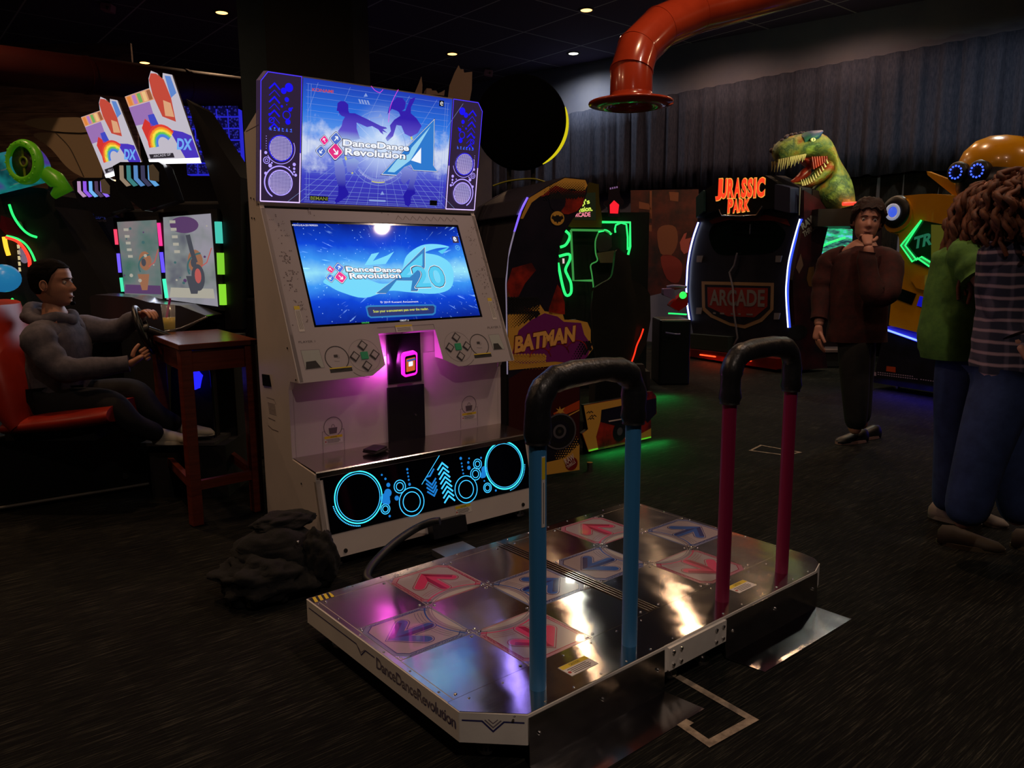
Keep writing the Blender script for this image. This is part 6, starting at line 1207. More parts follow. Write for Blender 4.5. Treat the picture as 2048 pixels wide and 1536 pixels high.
    m_.prism(P, P.q(hv), .02, .16, mat('bonnet_black', srgb(24, 24, 28), .2)); bn = m_.build('bonnet', t_, bevel=.012)
    for k in range(5):
        u = vx+vw*.14+k*vw*.14; pts = [(u, vy+7), (u+vw*.07, vy+7), (u+vw*.08, vy+vh*.62), (u+vw*.22, vy+vh*.9), (u+vw*.14, vy+vh*.95), (u+vw*.01, vy+vh*.68)]
        MB().prism(P, P.q(pts), .16, .168, emi('slot_%s_%d' % ('a' if seed == 5 else 'b', k), [(190, 150, 190), (150, 90, 240), (120, 190, 255), (80, 60, 90), (150, 110, 250)][k] if seed == 5 else [(150, 130, 110), (60, 130, 130), (90, 140, 200), (60, 60, 90), (100, 170, 230)][k], .9)).build('vent_slot', bn)
    a, b = P.inv(vx+vw*.82, vy+vh*.4); m_ = MB(); m_.poly(P, [(a-.03, b-.05), (a+.03, b-.06), (a+.035, b+.0), (a, b+.05), (a-.03, b+.04)], mat('bonnet_emblem', srgb(140, 140, 130), .5), .169); m_.build('emblem', bn)
    # body, dashboard
    m_ = MB(); x0 = sq[3][0]-.05; x1 = sq[2][0]+(.22 if lamps else .03); zb = sq[3][1]; m_.box(((x0+x1)/2, .35, zb/2), (x1-x0, .45, zb-.0), DARK); m_.build('cabinet_body', t_, bevel=.02)
    m_ = MB(); zt_ = P.inv(vx, vy+vh*1.4)[1]; m_.box(((x0+x1)/2, .40, (zb+zt_)/2), (x1-x0, .5, zt_-zb), DARK); m_.build('upper_body', t_, bevel=.02)
    return t_, fr, P
r1_, f1_, p1_ = racer(5.3, [k2(1285, 215), k2(1660, 185), k2(1718, 918), k2(1312, 862)], [k1(1010, 772), k1(1392, 640), k1(1600, 1262), k1(1200, 1275)],
    [(*k2(1255, 260), *k2(1272, 440), (240, 50, 130)), (*k2(1275, 490), *k2(1292, 650), (90, 70, 250)), (*k2(1297, 700), *k2(1318, 850), (60, 230, 170))],
    [(*k2(1718, 250), *k2(1728, 420), (70, 200, 180)), (*k2(1735, 495), *k2(1742, 665), (130, 210, 50)), (*k2(1750, 742), *k2(1758, 905), (140, 225, 50))],
    'racing game with the nearer, larger backlit picture panel and three green lamps beside its screen', (250, 330, 98, 50), WS1, 2, 0)
r2_, f2_, p2_ = racer(5.9, [k2(922, 252), k2(1232, 236), k2(1284, 858), k2(986, 832)], [k1(665, 932), k1(960, 828), k1(1140, 1288), k1(855, 1392)],
    [(*k2(912, 310), *k2(925, 430), (225, 60, 90)), (*k2(935, 500), *k2(950, 650), (100, 80, 240)), (*k2(958, 690), *k2(972, 800), (60, 200, 150))],
    [], 'racing game further left with the smaller backlit picture panel, beyond the seated man', (168, 360, 80, 40), WS2, 5, 0)
# tall black flank right of the nearer one
m_ = MB(); m_.prism(p1_, p1_.q([k1(1452, 770), k1(1500, 810), k1(1880, 1390), k2(1900, 1100), k2(1760, 1100), k2(1740, 200), k1(1600, 1270)]), -.4, -.03, mat('flank_black', srgb(12, 12, 14), .4)); m_.build('side_flank', r1_)
m_ = MB(); dq = p1_.q([k2(860, 830), k2(900, 812), k2(1170, 830), k2(1310, 870), k2(1540, 895), k2(1750, 975), k2(1560, 1090), k2(1440, 1100), k2(1260, 1100), k2(880, 1000)])
m_.prism(p1_, dq, .0, .25, mat('dashboard_grey', srgb(52, 48, 50), .2)); m_.build('dashboard', r1_, bevel=.02)
m_ = MB(); m_.tube([tuple(p1_.P(*p1_.inv(*k2(x, y)), .27)) for x, y in ((1440, 1085), (1560, 1060), (1750, 978))], .008, CHROME, 8); m_.build('chrome_trim', r1_)
glow(r1_, tuple(p1_.P(*p1_.inv(330, 520), .12)), 2.6, (.75, .8, 1), .45, .45, (math.radians(-80), 0, math.radians(-50)), 'screen_fill')  # extra area light added ahead of the screens to brighten the man
# base side with rounded chrome rim, and blue card reader
m_ = MB(); rim = [k3(1140, 90), k3(1180, 78), k3(1215, 85), k3(1235, 110), k3(1245, 180), k3(1262, 400), k3(1274, 600), k3(1262, 635), k3(1230, 652), k3(1010, 688), k3(1000, 700)]
fr_b, P_b = facing(395, 900, 4.8, True); bs = adopt(MB().box((.0, .1, .16), (.46, .5, .32), DARK).build('footwell'), r1_, f1_, fr_b)
m_.tube([tuple(P_b.P(*P_b.inv(*p), .02)) for p in spline(rim, 5)], .008, mat('dark_chrome', srgb(80, 80, 86), .25, .9), 8); m_.build('chrome_rim', bs)
q = P_b.q(rim[1:]+[k3(1000, 100)]); q = [(a, max(b, .02)) for a, b in q]; MB().prism(P_b, q, -.06, -.0, DARK).build('footwell_side', bs)
MB().box((-.05, .05, .33), (.44, .42, .02), mat('tread_plate', srgb(84, 84, 86), .35, .4)).build('tread_plate', bs)
BLG = emi('reader_blue', (30, 30, 255), 1.5)
m_ = MB(); a, b = P_b.inv(*k3(1150, 172)); m_.prism(P_b, [(a+x*.055, b+y*.055) for x, y in ((-.8, 1), (.4, 1.1), (.9, .5), (.7, -.1), (.5, -.9), (-.3, -1.1), (-.6, -.6), (.0, -.1), (-.5, .3))], .02, .07, BLG); rdr = bs; m_.build('card_reader', bs, bevel=.01)
m_ = MB(); m_.poly(P_b, [(a-.04, b-.01), (a-.012, b+.0), (a-.008, b+.035), (a-.03, b+.04)], emi('reader_white', (220, 225, 235), 1), .073); m_.build('reader_face', rdr)
glow(bs, tuple(P_b.P(a, b, .15)), .06, (.1, .1, 1), .1, .1, (-PI/2, 0, 0), 'reader_glow')
# ---- wooden bar table
A_ = onz(296, 667, .985); B_ = onz(357, 690, .985); C_ = onz(515, 678, .985); D_ = A_+(C_-B_)
Tf = Fr((B_.x, B_.y, 0), math.atan2((C_-B_).y, (C_-B_).x)); TB = thing('bar_table', 'high dark red wooden bar table with crossbars, holding a drink glass', 'table', Tf)
wd = noisy('table_wood', srgb(120, 52, 34), srgb(92, 38, 26), 4, .35, .1, (1, 1, 12)); L_ = (C_-B_).length; Wd = (A_-B_).length; la_ = Tf.lp(A_)
W2 = noisy('table_wood_top', srgb(112, 56, 40), srgb(84, 40, 30), 4, .25, .05, (1, 10, 1))
MB().add([(0, 0, .955), (L_, 0, .955), (L_+la_.x, la_.y, .955), (la_.x, la_.y, .955), (0, 0, .985), (L_, 0, .985), (L_+la_.x, la_.y, .985), (la_.x, la_.y, .985)], [(3, 2, 1, 0), (4, 5, 6, 7), (0, 1, 5, 4), (1, 2, 6, 5), (2, 3, 7, 6), (3, 0, 4, 7)], W2).build('tabletop', TB, bevel=.004)
cs = [(.04, .04), (L_-.04, .04), (L_+la_.x-.04, la_.y-.04), (la_.x+.04, la_.y-.04)]
for (x, y) in cs: MB().box((x, y, .48), (.06, .06, .95), wd).build('leg', TB, bevel=.004)
for i in range(4):
    p, q = Vector((*cs[i], 0)), Vector((*cs[(i+1) % 4], 0)); d = (q-p); an = math.atan2(d.y, d.x); Mx_ = Matrix.Translation((p+q)/2) @ Matrix.Rotation(an, 4, 'Z')
    MB().box((0, 0, .89), (d.length-.05, .02, .11), wd, Mx_).build('apron', TB); MB().box((0, 0, .22), (d.length-.05, .03, .05), wd, Mx_).build('crossbar', TB)
gp = onz(340, 663, .985); gf = Fr((gp.x, gp.y, .986)); GL = thing('drink_glass', 'tall drink glass with pale yellow drink and magenta straw on the bar table', 'glass', gf)
gm = mat('clear_glass', (.8, .85, .9), .04, alpha=.16)
MB().lathe([(.001, 0), (.033, 0), (.042, .165), (.0395, .165), (.031, .012), (.001, .012)], gm, None, 28).build('tumbler', GL)
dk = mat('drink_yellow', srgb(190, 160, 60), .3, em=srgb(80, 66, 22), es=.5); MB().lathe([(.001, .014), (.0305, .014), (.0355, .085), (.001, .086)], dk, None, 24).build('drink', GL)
MB().tube([(-.02, 0, .06), (.018, .01, .20)], .007, mat('straw_magenta', srgb(170, 20, 120), .4), 8).build('straw', GL); MB().tube([(.0, .01, .02), (.012, .012, .19)], .004, BLACK, 8).build('stirrer', GL)
# ---- motion pedestal and red seat
PF, PP_ = vpl((0, 1027), (312, 975)); pd = thing('racing_seat_rig', 'red moulded racing chair on a low black box with a chrome edged top', 'racing seat', PF)
top_l = PP_.inv(20, 873)[1]; Lp = PP_.inv(312, 975)[0]; m_ = MB(); m_.box(((Lp-.6)/2, .35, (top_l+.03)/2), (Lp+.6, .68, top_l-.03), mat('pedestal_black', srgb(14, 16, 16), .3)); m_.build('pedestal_box', pd, bevel=.015)
MB().tube([(-.6, .0, top_l+.002), (Lp-.01, 0, top_l+.002), (Lp, 0, top_l-.05), (Lp, 0, .08)], .008, mat('edge_chrome_dim', srgb(110, 108, 100), .3, .8), 8).build('edge_trim', pd)
MB().tube([(-.6, -.01, .035), (Lp, -.01, .035)], .010, mat('kick_strip', srgb(90, 86, 78), .5), 8).build('kick_strip', pd)
for u, v in ((250, 952), (296, 943)): a, b = PP_.inv(u, v); MB().cyl(PP_.P(a, b, 0), PP_.P(a, b, .012), .02, .017, mat('bolt_dim', srgb(60, 60, 58), .4, .6), 14).build('bolt', pd)
sfr, SPp = facing(120, 860, 4.42, True); ST_ = None
rs_ = noisy('seat_red', srgb(170, 42, 24), srgb(140, 32, 18), 4, .4)
def side_loft(pairs, name, mm, parent, P, n=14, sub=1):  # pairs of (pixel, pixel, depth centre, half width)
    rings = []
    for (p, q, dc, w) in pairs:
        U_ = P.P(*P.inv(*p), -dc); L2 = P.P(*P.inv(*q), -dc); c = (U_+L2)/2; h = (U_-L2)/2
        rings.append([c+h*(math.copysign(abs(math.sin(t_))**.7, math.sin(t_)))+P.n*(w*math.copysign(abs(math.cos(t_))**.7, math.cos(t_))) for t_ in [2*PI*k/n for k in range(n)]])
    return MB().loft(rings, mm).build(name, parent, sub=sub)
side_loft([((-25, 600), (5, 610), .05, .16), ((-22, 680), (22, 672), .05, .20), ((-12, 730), (58, 724), .05, .26), ((2, 790), (80, 782), .05, .27), ((24, 830), (84, 812), .05, .27), ((55, 856), (86, 830), .05, .26)], 'seat_back', rs_, None, SPp)
side_loft([((40, 830), (42, 862), .05, .24), ((120, 816), (122, 858), .05, .26), ((200, 806), (205, 848), .05, .27), ((244, 802), (248, 838), .05, .24)], 'seat_cushion', rs_, None, SPp)
m_ = MB(); zc = SPp.inv(120, 856)[1]; m_.box((.0, .05, (top_l+zc)/2), (.5, .3, zc-top_l+.02), DARK); adopt(m_.build('seat_bracket'), pd, PF, sfr)
for o in (bpy.data.objects['seat_back.002'] if 'seat_back.002' in bpy.data.objects else bpy.data.objects['seat_back'], bpy.data.objects['seat_cushion']): adopt(o, pd, PF, sfr)

# ---- dark pile of clothes by the cabinet
jfr = Fr(tuple(onz(560, 1150)*1.0)); jfr = Fr((-.80, 1.02, 0)); JK = thing('clothes_pile', 'black jacket and backpack heaped on the carpet against the left side of the white cabinet', 'clothes', jfr)
jm = noisy('jacket_black', srgb(11, 13, 13), srgb(7, 8, 8), 30, .95, .4)
def blob(c, r, seed, name, amp=.22, fq=5, z0=0):
    m_ = MB(); nu, nv = 64, 36; rings = []
    for j in range(nv+1):
        t_ = -PI/2+PI*j/nv; row = []
        for k in range(nu):
            d = Vector((math.cos(t_)*math.cos(2*PI*k/nu), math.cos(t_)*math.sin(2*PI*k/nu), math.sin(t_))); f = 1+amp*.8*noise(d*fq*.35+Vector((seed, 0, 0)))-amp*.55*abs(noise(Vector((d.x*fq*.5, d.y*fq*.5, d.z*fq*1.6))+Vector((0, seed, 0)))); p = Vector((c[0]+d.x*r[0]*f, c[1]+d.y*r[1]*f, c[2]+d.z*r[2]*f)); p.z = max(p.z, z0+.002); row.append(p)
        rings.append(row)
    m_.loft(rings, jm, True, False); return m_.build(name, JK)
def jl(u, v, D): p = dep(u, v, D); q = p-jfr.loc; return (q.x, q.y, q.z)
blob((.02, .02, .13), (.20, .17, .15), 1, 'backpack'); blob((-.06, -.05, .08), (.22, .2, .11), 4, 'jacket_body', .35, 7); blob((.06, .04, .27), (.14, .08, .045), 7, 'folded_sleeve', .3, 6); blob((.15, -.12, .12), (.08, .10, .14), 9, 'hood', .3, 6)
a = Vector((.05, -.13, .225)); MB().sph(a, (.008, .008, .008), CHROME, 10, 6).build('zip_pull', JK)

# ---- far left: green ring machine, lettered panel, neon arcs, pale sail, glass blocks
fr, P_ = facing(60, 420, 6.6, True)
GM = thing('green_ring_machine', 'machine topped by a large bright green ring on a teal barrel at far left', 'arcade machine', fr)
grn = mat('ring_green', srgb(90, 160, 30), .3, em=srgb(50, 110, 12), es=.35)
a, b = P_.inv(*k1(335, 1305)); Mx_ = Matrix.Translation(P_.P(a, b, .25)) @ Matrix.Rotation(-.3, 4, 'Z') @ Matrix.Rotation(PI/2, 4, 'X')
m_ = MB(); m_.lathe([(.12, -.03), (.175, -.03), (.18, .0), (.165, .03), (.135, .045), (.12, .03)], grn, Mx_, 36); m_.build('green_ring', GM)
m_ = MB(); m_.lathe([(.001, .0), (.13, .0), (.13, -.03), (.001, -.03)], noisy('ring_face', srgb(60, 40, 60), srgb(90, 84, 80), 12, .25), Mx_, 30); m_.lathe([(.028, .004), (.028, .012), (.045, .012), (.045, .004)], mat('dial_olive', srgb(120, 150, 40), .4), Mx_, 20); m_.box((0, .085, .006), (.018, .09, .006), MT['dial_olive'], Mx_); m_.box((0, -.085, .006), (.018, .09, .006), MT['dial_olive'], Mx_); m_.build('dial', GM)
for k in range(18): t_ = 2*PI*k/18; p = Mx_ @ Vector((.155*math.cos(t_), .155*math.sin(t_), .038)); MB().sph(p, .007, grn, 8, 5).build('rivet', GM)
m_ = MB(); a2, b2 = P_.inv(*k1(-60, 1380)); tl_ = washed('barrel_art', srgb(12, 60, 70), srgb(30, 140, 140), srgb(90, 60, 170), 9, .55); m_.cyl(P_.P(a, b, .06), P_.P(a2, b2, .0), .15, .16, tl_, 28); m_.build('barrel', GM)
neon(GM, P_, [k1(0, 1380), k1(80, 1350), k1(155, 1325)], .014, emi('barrel_orange', (255, 130, 60), 1.1), .33, 'barrel_strip')
m_ = MB(); m_.tube([tuple(P_.P(*P_.inv(*k1(x, y)), .22)) for x, y in ((480, 1380), (560, 1440), (620, 1500), (540, 1560))], [.06, .075, .07, .03], grn, 12); m_.build('green_arm', GM)
m_ = MB(); m_.prism(P_, P_.q([k1(-40, 1450), k1(330, 1480), k1(420, 1536), k2(420, 130), k2(880, 880), (230, 640), (-10, 900), (-20, 420)]), -.6, -.02, DARK); m_.build('dark_cowling', GM)
neon(GM, P_, [k2(85, 115), k2(110, 190), k2(150, 260), k2(200, 320), k2(250, 355), k2(300, 372)], .010, NG); neon(GM, P_, [k2(65, 362), k2(150, 385), k2(215, 430), k2(260, 495), k2(288, 560)], .009, NG)
neon(GM, P_, [k2(60, 372), k2(140, 400), k2(200, 460), k2(240, 540), k2(245, 605)], .014, emi('neon_red', (255, 50, 35), 1.8), .02, 'red_arc'); neon(GM, P_, [k2(80, 915), k2(100, 945), k2(140, 970)], .01, NG); neon(GM, P_, [k2(100, 870), k2(112, 855)], .01, NG)
neon(GM, P_, [k2(45, 370), k2(60, 450), k2(80, 515)], .018, emi('neon_amber', (255, 190, 50), 1.5), .02, 'amber_strip')
m_ = MB()
for k in range(5): m_.pix(P_, [k2(138+k*3, 430+k*45), k2(160+k*2, 430+k*45), k2(165+k*2, 460+k*45), k2(142+k*3, 462+k*45)], emi('small_lamp_warm', (220, 200, 150), .9), .01)
for (x, y) in ((180, 490), (198, 545)): a, b = P_.inv(*k2(x, y)); m_.disc(P_, a, b, .035, mat('pale_disc', srgb(150, 150, 170), .4, em=srgb(100, 100, 120), es=.7), .01, 16)
m_.pix(P_, [k2(10, 200), k2(170, 250), k2(210, 350), k2(60, 360), k2(0, 300)], mat('maroon_shell', srgb(90, 20, 30), .3), .005)
m_.build('lamp_cluster', GM)
a, b = P_.inv(*k2(175, 690)); m_ = MB(); m_.sph(P_.P(a, b, .25), (.13, .13, .115), mat('cyan_dome_mat', srgb(40, 130, 170), .3, em=srgb(30, 110, 160), es=.8), 20, 12); m_.build('cyan_dome', GM)
# panel with the lettering and circuit lines
fr, P_ = facing(190, 500, 7.3, True); LP_ = thing('lettered_side_panel', 'dark navy arcade side panel with faint circuit lines and outlined blue lettering, behind the man', 'panel', fr)
m_ = MB(); nv_ = noisy('panel_navy', srgb(14, 20, 50), srgb(10, 12, 28), 3, .4); q = P_.q([k2(380, -80), k2(700, 60), k2(960, 250), k2(985, 860), k2(840, 860), k2(600, 500), k2(380, 60)]); q2 = [(a, b) for a, b in q]; m_.prism(P_, q2+[(q[4][0], .02), (q[1][0]-.1, .02)] if False else q2, -.08, 0, nv_)
CL = mat('circuit_line', srgb(26, 40, 80), .5)
for k in range(9): m_.line(P_, P_.q([k2(470+k*26, 110), k2(475+k*26, 230+k*20), k2(600+k*30, 350+k*22), k2(640+k*30, 520+k*10)]), .006, CL, .002)
m_.ptext(P_, 'SEGA', k2(655, 222), k2(835, 232), 13, mat('outline_blue', srgb(60, 80, 170), .4, em=srgb(26, 34, 96), es=.6), .004, bold=.03); m_.ptext(P_, 'SEGA', k2(663, 217), k2(828, 227), 10.5, mat('letter_navy', srgb(14, 16, 40), .4), .006, bold=-.01); m_.ptext(P_, 'amusements', k2(665, 253), k2(840, 250), 4.5, mat('letter_dim', srgb(80, 80, 110), .5), .004)
for (x, y, c) in ((680, 340, (190, 110, 60)), (678, 400, (200, 40, 140)), (480, 130, (40, 90, 130)), (612, 130, (150, 60, 40)), (805, 370, (30, 80, 120)), (760, 510, (150, 80, 40)), (805, 645, (30, 80, 130))): a, b = P_.inv(*k2(x, y)); m_.disc(P_, a, b, .022 if x not in (678, 680) else .05, emi('spark_%d' % (x+y), c, .7), .005, 10)
m_.build('printed_panel', LP_)
m_ = MB(); m_.prism(P_, P_.q([k2(400, 130), k2(440, 150), k2(700, 520), k2(770, 700), k2(720, 690), k2(640, 590), k2(420, 200)]), .0, .05, noisy('beam_brown', srgb(84, 66, 52), srgb(60, 48, 40), 8, .6)); m_.build('slanted_beam', LP_)
m_ = MB(); x0, x1 = P_.inv(*k2(500, 800))[0], P_.inv(*k2(900, 800))[0]; zz0 = P_.inv(*k2(700, 840))[1]; m_.box(((x0+x1)/2, .3, zz0/2), (x1-x0, .5, zz0), DARK); m_.build('lower_body', LP_)
# plank wall and glass blocks at the back left, as parts of the building
fr, P_ = facing(120, 250, 9.6); m_ = MB(); pw = noisy('plank_wall', srgb(170, 136, 112), srgb(110, 84, 72), 2.2, .7, .1, (1, 1, 9))
for k in range(8): m_.prism(P_, [(-1.4, -1.2+k*.27), (.95, -1.2+k*.27), (.95, -.935+k*.27), (-1.4, -.935+k*.27)], -.04, 0, pw)
o = m_.build('wall_planked', None, kind='structure'); o.matrix_world = fr.M
fr, P_ = facing(430, 290, 9.2); gb = mat('glass_block', srgb(40, 40, 120), .15, em=srgb(26, 26, 110), es=.5); NTt = NT(gb); v = NTt.obj((1, 1, 1)); vo = NTt.n('TexVoronoi', i_Scale=34); NTt.l(v, 0, vo, 0); NTt.bump(vo, 'Distance', .9, .03)
rr5 = NTt.ramp(vo, 'Distance', [(.1, srgb(60, 60, 210)), (.5, srgb(14, 12, 70))]); NTt.l(rr5, 0, None, 'Emission Color'); m_ = MB(); gj = emi('block_joint', (40, 40, 220), .8)
x0, z0 = P_.inv(375, 350); x1, z1 = P_.inv(478, 218); m_.prism(P_, [(x0, z0), (x1, z0), (x1, z1), (x0, z1)], -.1, 0, gj); n_ = 5; s_ = (x1-x0)/n_
for i in range(n_):
    for j in range(int((z1-z0)/s_)+1): m_.prism(P_, [(x0+i*s_+.01, z0+j*s_+.01), (x0+(i+1)*s_-.01, z0+j*s_+.01), (x0+(i+1)*s_-.01, z0+(j+1)*s_-.01), (x0+i*s_+.01, z0+(j+1)*s_-.01)], 0, .02, gb)
o = m_.build('window_1', None, kind='structure', label='blue lit glass block wall'); o.matrix_world = fr.M
fr, P_ = facing(140, 300, 8.2); SA = thing('pale_sail_canopy', 'large cream curved canopy shapes behind the two backlit racing panels', 'canopy', fr); cr2 = mat('sail_cream', srgb(160, 140, 112), .6)
m_ = MB(); m_.prism(P_, P_.q([k1(x, y) for x, y in smooth_closed([(270, 1075), (300, 1048), (500, 1042), (700, 1048), (780, 1100), (800, 1420), (640, 1390), (520, 1310), (400, 1170)], 3)]), -.08, 0, cr2); m_.tube([tuple(P_.P(*P_.inv(*k1(x, y)), .005)) for x, y in spline([(440, 1045), (540, 1150), (600, 1260), (660, 1390)], 5)], .006, mat('seam_dark', srgb(70, 60, 50), .6), 6); m_.build('lower_sail', SA, bevel=.02)
m_ = MB(); m_.prism(P_, P_.q([k1(x, y) for x, y in smooth_closed([(200, 970), (240, 945), (360, 932), (700, 935), (720, 1040), (420, 1035), (260, 1000)], 3)]), -.08, .02, cr2); m_.build('upper_sail', SA, bevel=.02)
MB().cyl(P_.P(.3, -.3, -.04), P_.P(.3, -fr.loc.z+.0, -.04), .03, .03, DARK).build('support_post', SA)

# ================================================================ people
def skin_mesh(chains, m, sub=2):
    """one closed surface per chain tree: each chain is (points with radii, links)"""
    me = bpy.data.meshes.new('figure'); vv = []; ee = []; rr_ = []; roots = []
    for pts, links in chains:
        o = len(vv); roots.append(o); vv += [tuple(p[0]) for p in pts]; rr_ += [p[1] if isinstance(p[1], tuple) else (p[1], p[1]) for p in pts]; ee += [(a+o, b+o) for a, b in links]
    me.from_pydata(vv, ee, []); ob = bpy.data.objects.new('figure', me); COL.objects.link(ob)
    sk = ob.modifiers.new('skin', 'SKIN'); sk.use_smooth_shade = True
    for i, d in enumerate(me.skin_vertices[0].data): d.radius = rr_[i]; d.use_root = i in roots
    s_ = ob.modifiers.new('sub', 'SUBSURF'); s_.levels = s_.render_levels = sub
    bpy.context.view_layer.update(); dg = bpy.context.evaluated_depsgraph_get(); me2 = bpy.data.meshes.new_from_object(ob.evaluated_get(dg))
    vs_ = [v.co.copy() for v in me2.vertices]; fs_ = [list(p.vertices) for p in me2.polygons]
    bpy.data.objects.remove(ob); bpy.data.meshes.remove(me2); bpy.data.meshes.remove(me)
    return vs_, fs_
def chain(*pts): return (list(pts), [(i, i+1) for i in range(len(pts)-1)])
PROF = [(-.122, .045, .0, .018), (-.116, .070, -.02, .034), (-.104, .082, -.045, .047), (-.088, .087, -.058, .057), (-.068, .090, -.072, .063), (-.045, .091, -.086, .068), (-.02, .091, -.096, .072), (.005, .090, -.102, .075), (.03, .094, -.104, .077), (.055, .092, -.102, .076), (.08, .080, -.092, .069), (.1, .058, -.070, .054), (.113, .03, -.042, .034), (.119, .005, -.012, .012)]
def plerp(z, k):
    for a, b in zip(PROF, PROF[1:]):
        if a[0] <= z <= b[0]: t_ = (z-a[0])/(b[0]-a[0]); return a[k]+(b[k]-a[k])*t_
    return PROF[0][k] if z < PROF[0][0] else PROF[-1][k]
def head_pt(z, th, off=0, feat=True):
    f, bk, w = plerp(z, 1), plerp(z, 2), plerp(z, 3); c, s_ = math.cos(th), math.sin(th)
    x = (w+off)*math.copysign(abs(s_)**.85, s_); y = ((f+off) if c > 0 else -(bk-off))*c if c > 0 else (bk-off)*(-c)
    if feat and c > 0:
        g = lambda u, s0: math.exp(-(u/s0)**2)
        nz = max(0, 1-abs(z+.032)/.042) if z < -.032 else max(0, 1-(z+.032)/.05)
        if z < -.048: nz = max(0, nz-.45)
        y += .030*nz*g(x, .013)+.006*g(x, .02)*g(z+.068, .007)+.005*g(x, .018)*g(z+.078, .006)-.004*g(x, .02)*g(z+.073, .003)+.008*g(x, .022)*g(z+.106, .012)
        for e in (-1, 1): y += -.012*g(x-e*.031, .017)*g(z-.002, .014)+.005*g(x-e*.028, .022)*g(z-.022, .007)+.004*g(x-e*.045, .02)*g(z+.03, .02)
    return Vector((x, y, z))
def head_geo(mb, M, m, sc=1):
    rings = []; nz, nu = 46, 48
    for j in range(nz+1):
        z = -.122+.241*(j/nz); rings.append([head_pt(z, 2*PI*k/nu)*sc for k in range(nu)])
    mb.loft(rings, m, True, True, True, M)
    for e in (-1, 1):
        Me = M @ Matrix.Translation(Vector((e*.078, -.006, -.012))*sc) @ Matrix.Rotation(e*.35, 4, 'Z'); mb.sph((0, 0, 0), (.008*sc, .019*sc, .031*sc), m, 12, 8, Me); mb.tube([Vector((e*.006, .014*math.cos(t_/6), .002+.027*math.sin(t_/6)))*sc for t_ in range(0, 30, 3)] if False else [Me @ (Vector((e*.007, .016*math.cos(q*.5), .026*math.sin(q*.5)))*sc) for q in range(-1, 10)], .0035*sc, m, 6)
def eyes(parent, M, sc=1, iris=(40, 30, 22)):
    for e in (-1, 1):
        p = M @ (Vector((e*.031, .0745, .001))*sc); f = (M.to_3x3() @ Vector((e*.1, 1, 0))).normalized()
        m_ = MB(); m_.sph(p, .0115*sc, mat('eye_white', srgb(190, 180, 175), .25), 14, 10); m_.sph(p+f*.0075*sc, .0055*sc, mat('iris_%d' % iris[0], srgb(*iris), .15), 10, 8); m_.build('eye', parent)
        m_ = MB(); m_.tube([M @ (Vector((e*(.012+.009*k), .101-.0035*k-.001*k*k, .020+.0035*math.sin(k)))*sc) for k in range(5)], .0028*sc, mat('eyebrow_dark', srgb(24, 18, 15), .8), 6); m_.build('eyebrow', parent)
    m_ = MB(); m_.tube([M @ (Vector((x, .0985-abs(x)*.28, -.073))*sc) for x in (-.022, -.012, 0, .012, .022)], [.0015*sc, .0035*sc, .004*sc, .0035*sc, .0015*sc], mat('lip_tone', srgb(120, 66, 60), .5), 6); m_.build('lips', parent)
def hair_cap(parent, M, m, sc=1, line=lambda th: .03, thick=.012, name='hair', bumps=.003, seed=0):
    nu, nz = 60, 30; vv = []; ff = []
    for j in range(nz+1):
        for k in range(nu):
            th = 2*PI*k/nu; z0 = line(th); z = z0+(.1185-z0)*(j/nz); edge = min(1, j/4+.12)
            p = head_pt(z, th, thick*edge, False); top = max(0, (z-.085)/.034); p.z += thick*edge*top; n_ = noise(p*60+Vector((seed, 0, 0))); p += p.normalized()*bumps*n_*edge; vv.append(M @ (p*sc))
    for j in range(nz):
        for k in range(nu): k2_ = (k+1) % nu; ff.append((j*nu+k, j*nu+k2_, (j+1)*nu+k2_, (j+1)*nu+k))
    ff.append([nz*nu+k for k in range(nu)])
    m_ = MB(); m_.add(vv, ff, m, True); return m_.build(name, parent)
def hand(wr, fw, th_side, palm_n, sc=1, curl=.6, spread=.12, thumb=.5):
    """chains of a hand: wrist point, finger direction, thumb side, direction the palm faces"""
    fw = fw.normalized(); th_side = (th_side-fw*th_side.dot(fw)).normalized(); pn = (palm_n-fw*palm_n.dot(fw)-th_side*palm_n.dot(th_side)).normalized()
    C_ = []; pc = wr+fw*.045*sc
    C_.append(chain((wr-fw*.02*sc, .024*sc), (wr+fw*.012*sc, (.026*sc, .019*sc)), (pc, (.034*sc, .017*sc)), (wr+fw*.082*sc, (.034*sc, .014*sc))))
    for i, (o, L) in enumerate(((.027, .072), (.009, .082), (-.009, .076), (-.026, .058))):
        p = wr+fw*.07*sc+th_side*o*sc; d = (fw+th_side*(o*spread*10*.3)).normalized(); pts = [(p, .0098*sc)]; a_ = curl*.35
        for q, l in enumerate((.45, .32, .25)):
            a_ += curl*(.55 if q else .35)*(1+i*.08); dd = d*math.cos(a_)+pn*math.sin(a_); p = p+dd*L*l*sc*1.15; pts.append((p, (.0092-.0009*q)*sc))
        C_.append(chain(*pts))
    p = wr+fw*.025*sc+th_side*.022*sc; pts = [(p, .012*sc)]
    for q, (l, a_) in enumerate(((.032, .75), (.03, .45), (.024, .25))):
        dd = (th_side*math.sin(a_)+fw*math.cos(a_)+pn*thumb*(.3+.3*q)).normalized(); p = p+dd*l*sc; pts.append((p, (.0112-.0012*q)*sc))
    C_.append(chain(*pts)); return C_
def figure(mb, chains, m, sub=2): v_, f_ = skin_mesh(chains, m, sub); mb.add(v_, f_, m, True); return mb
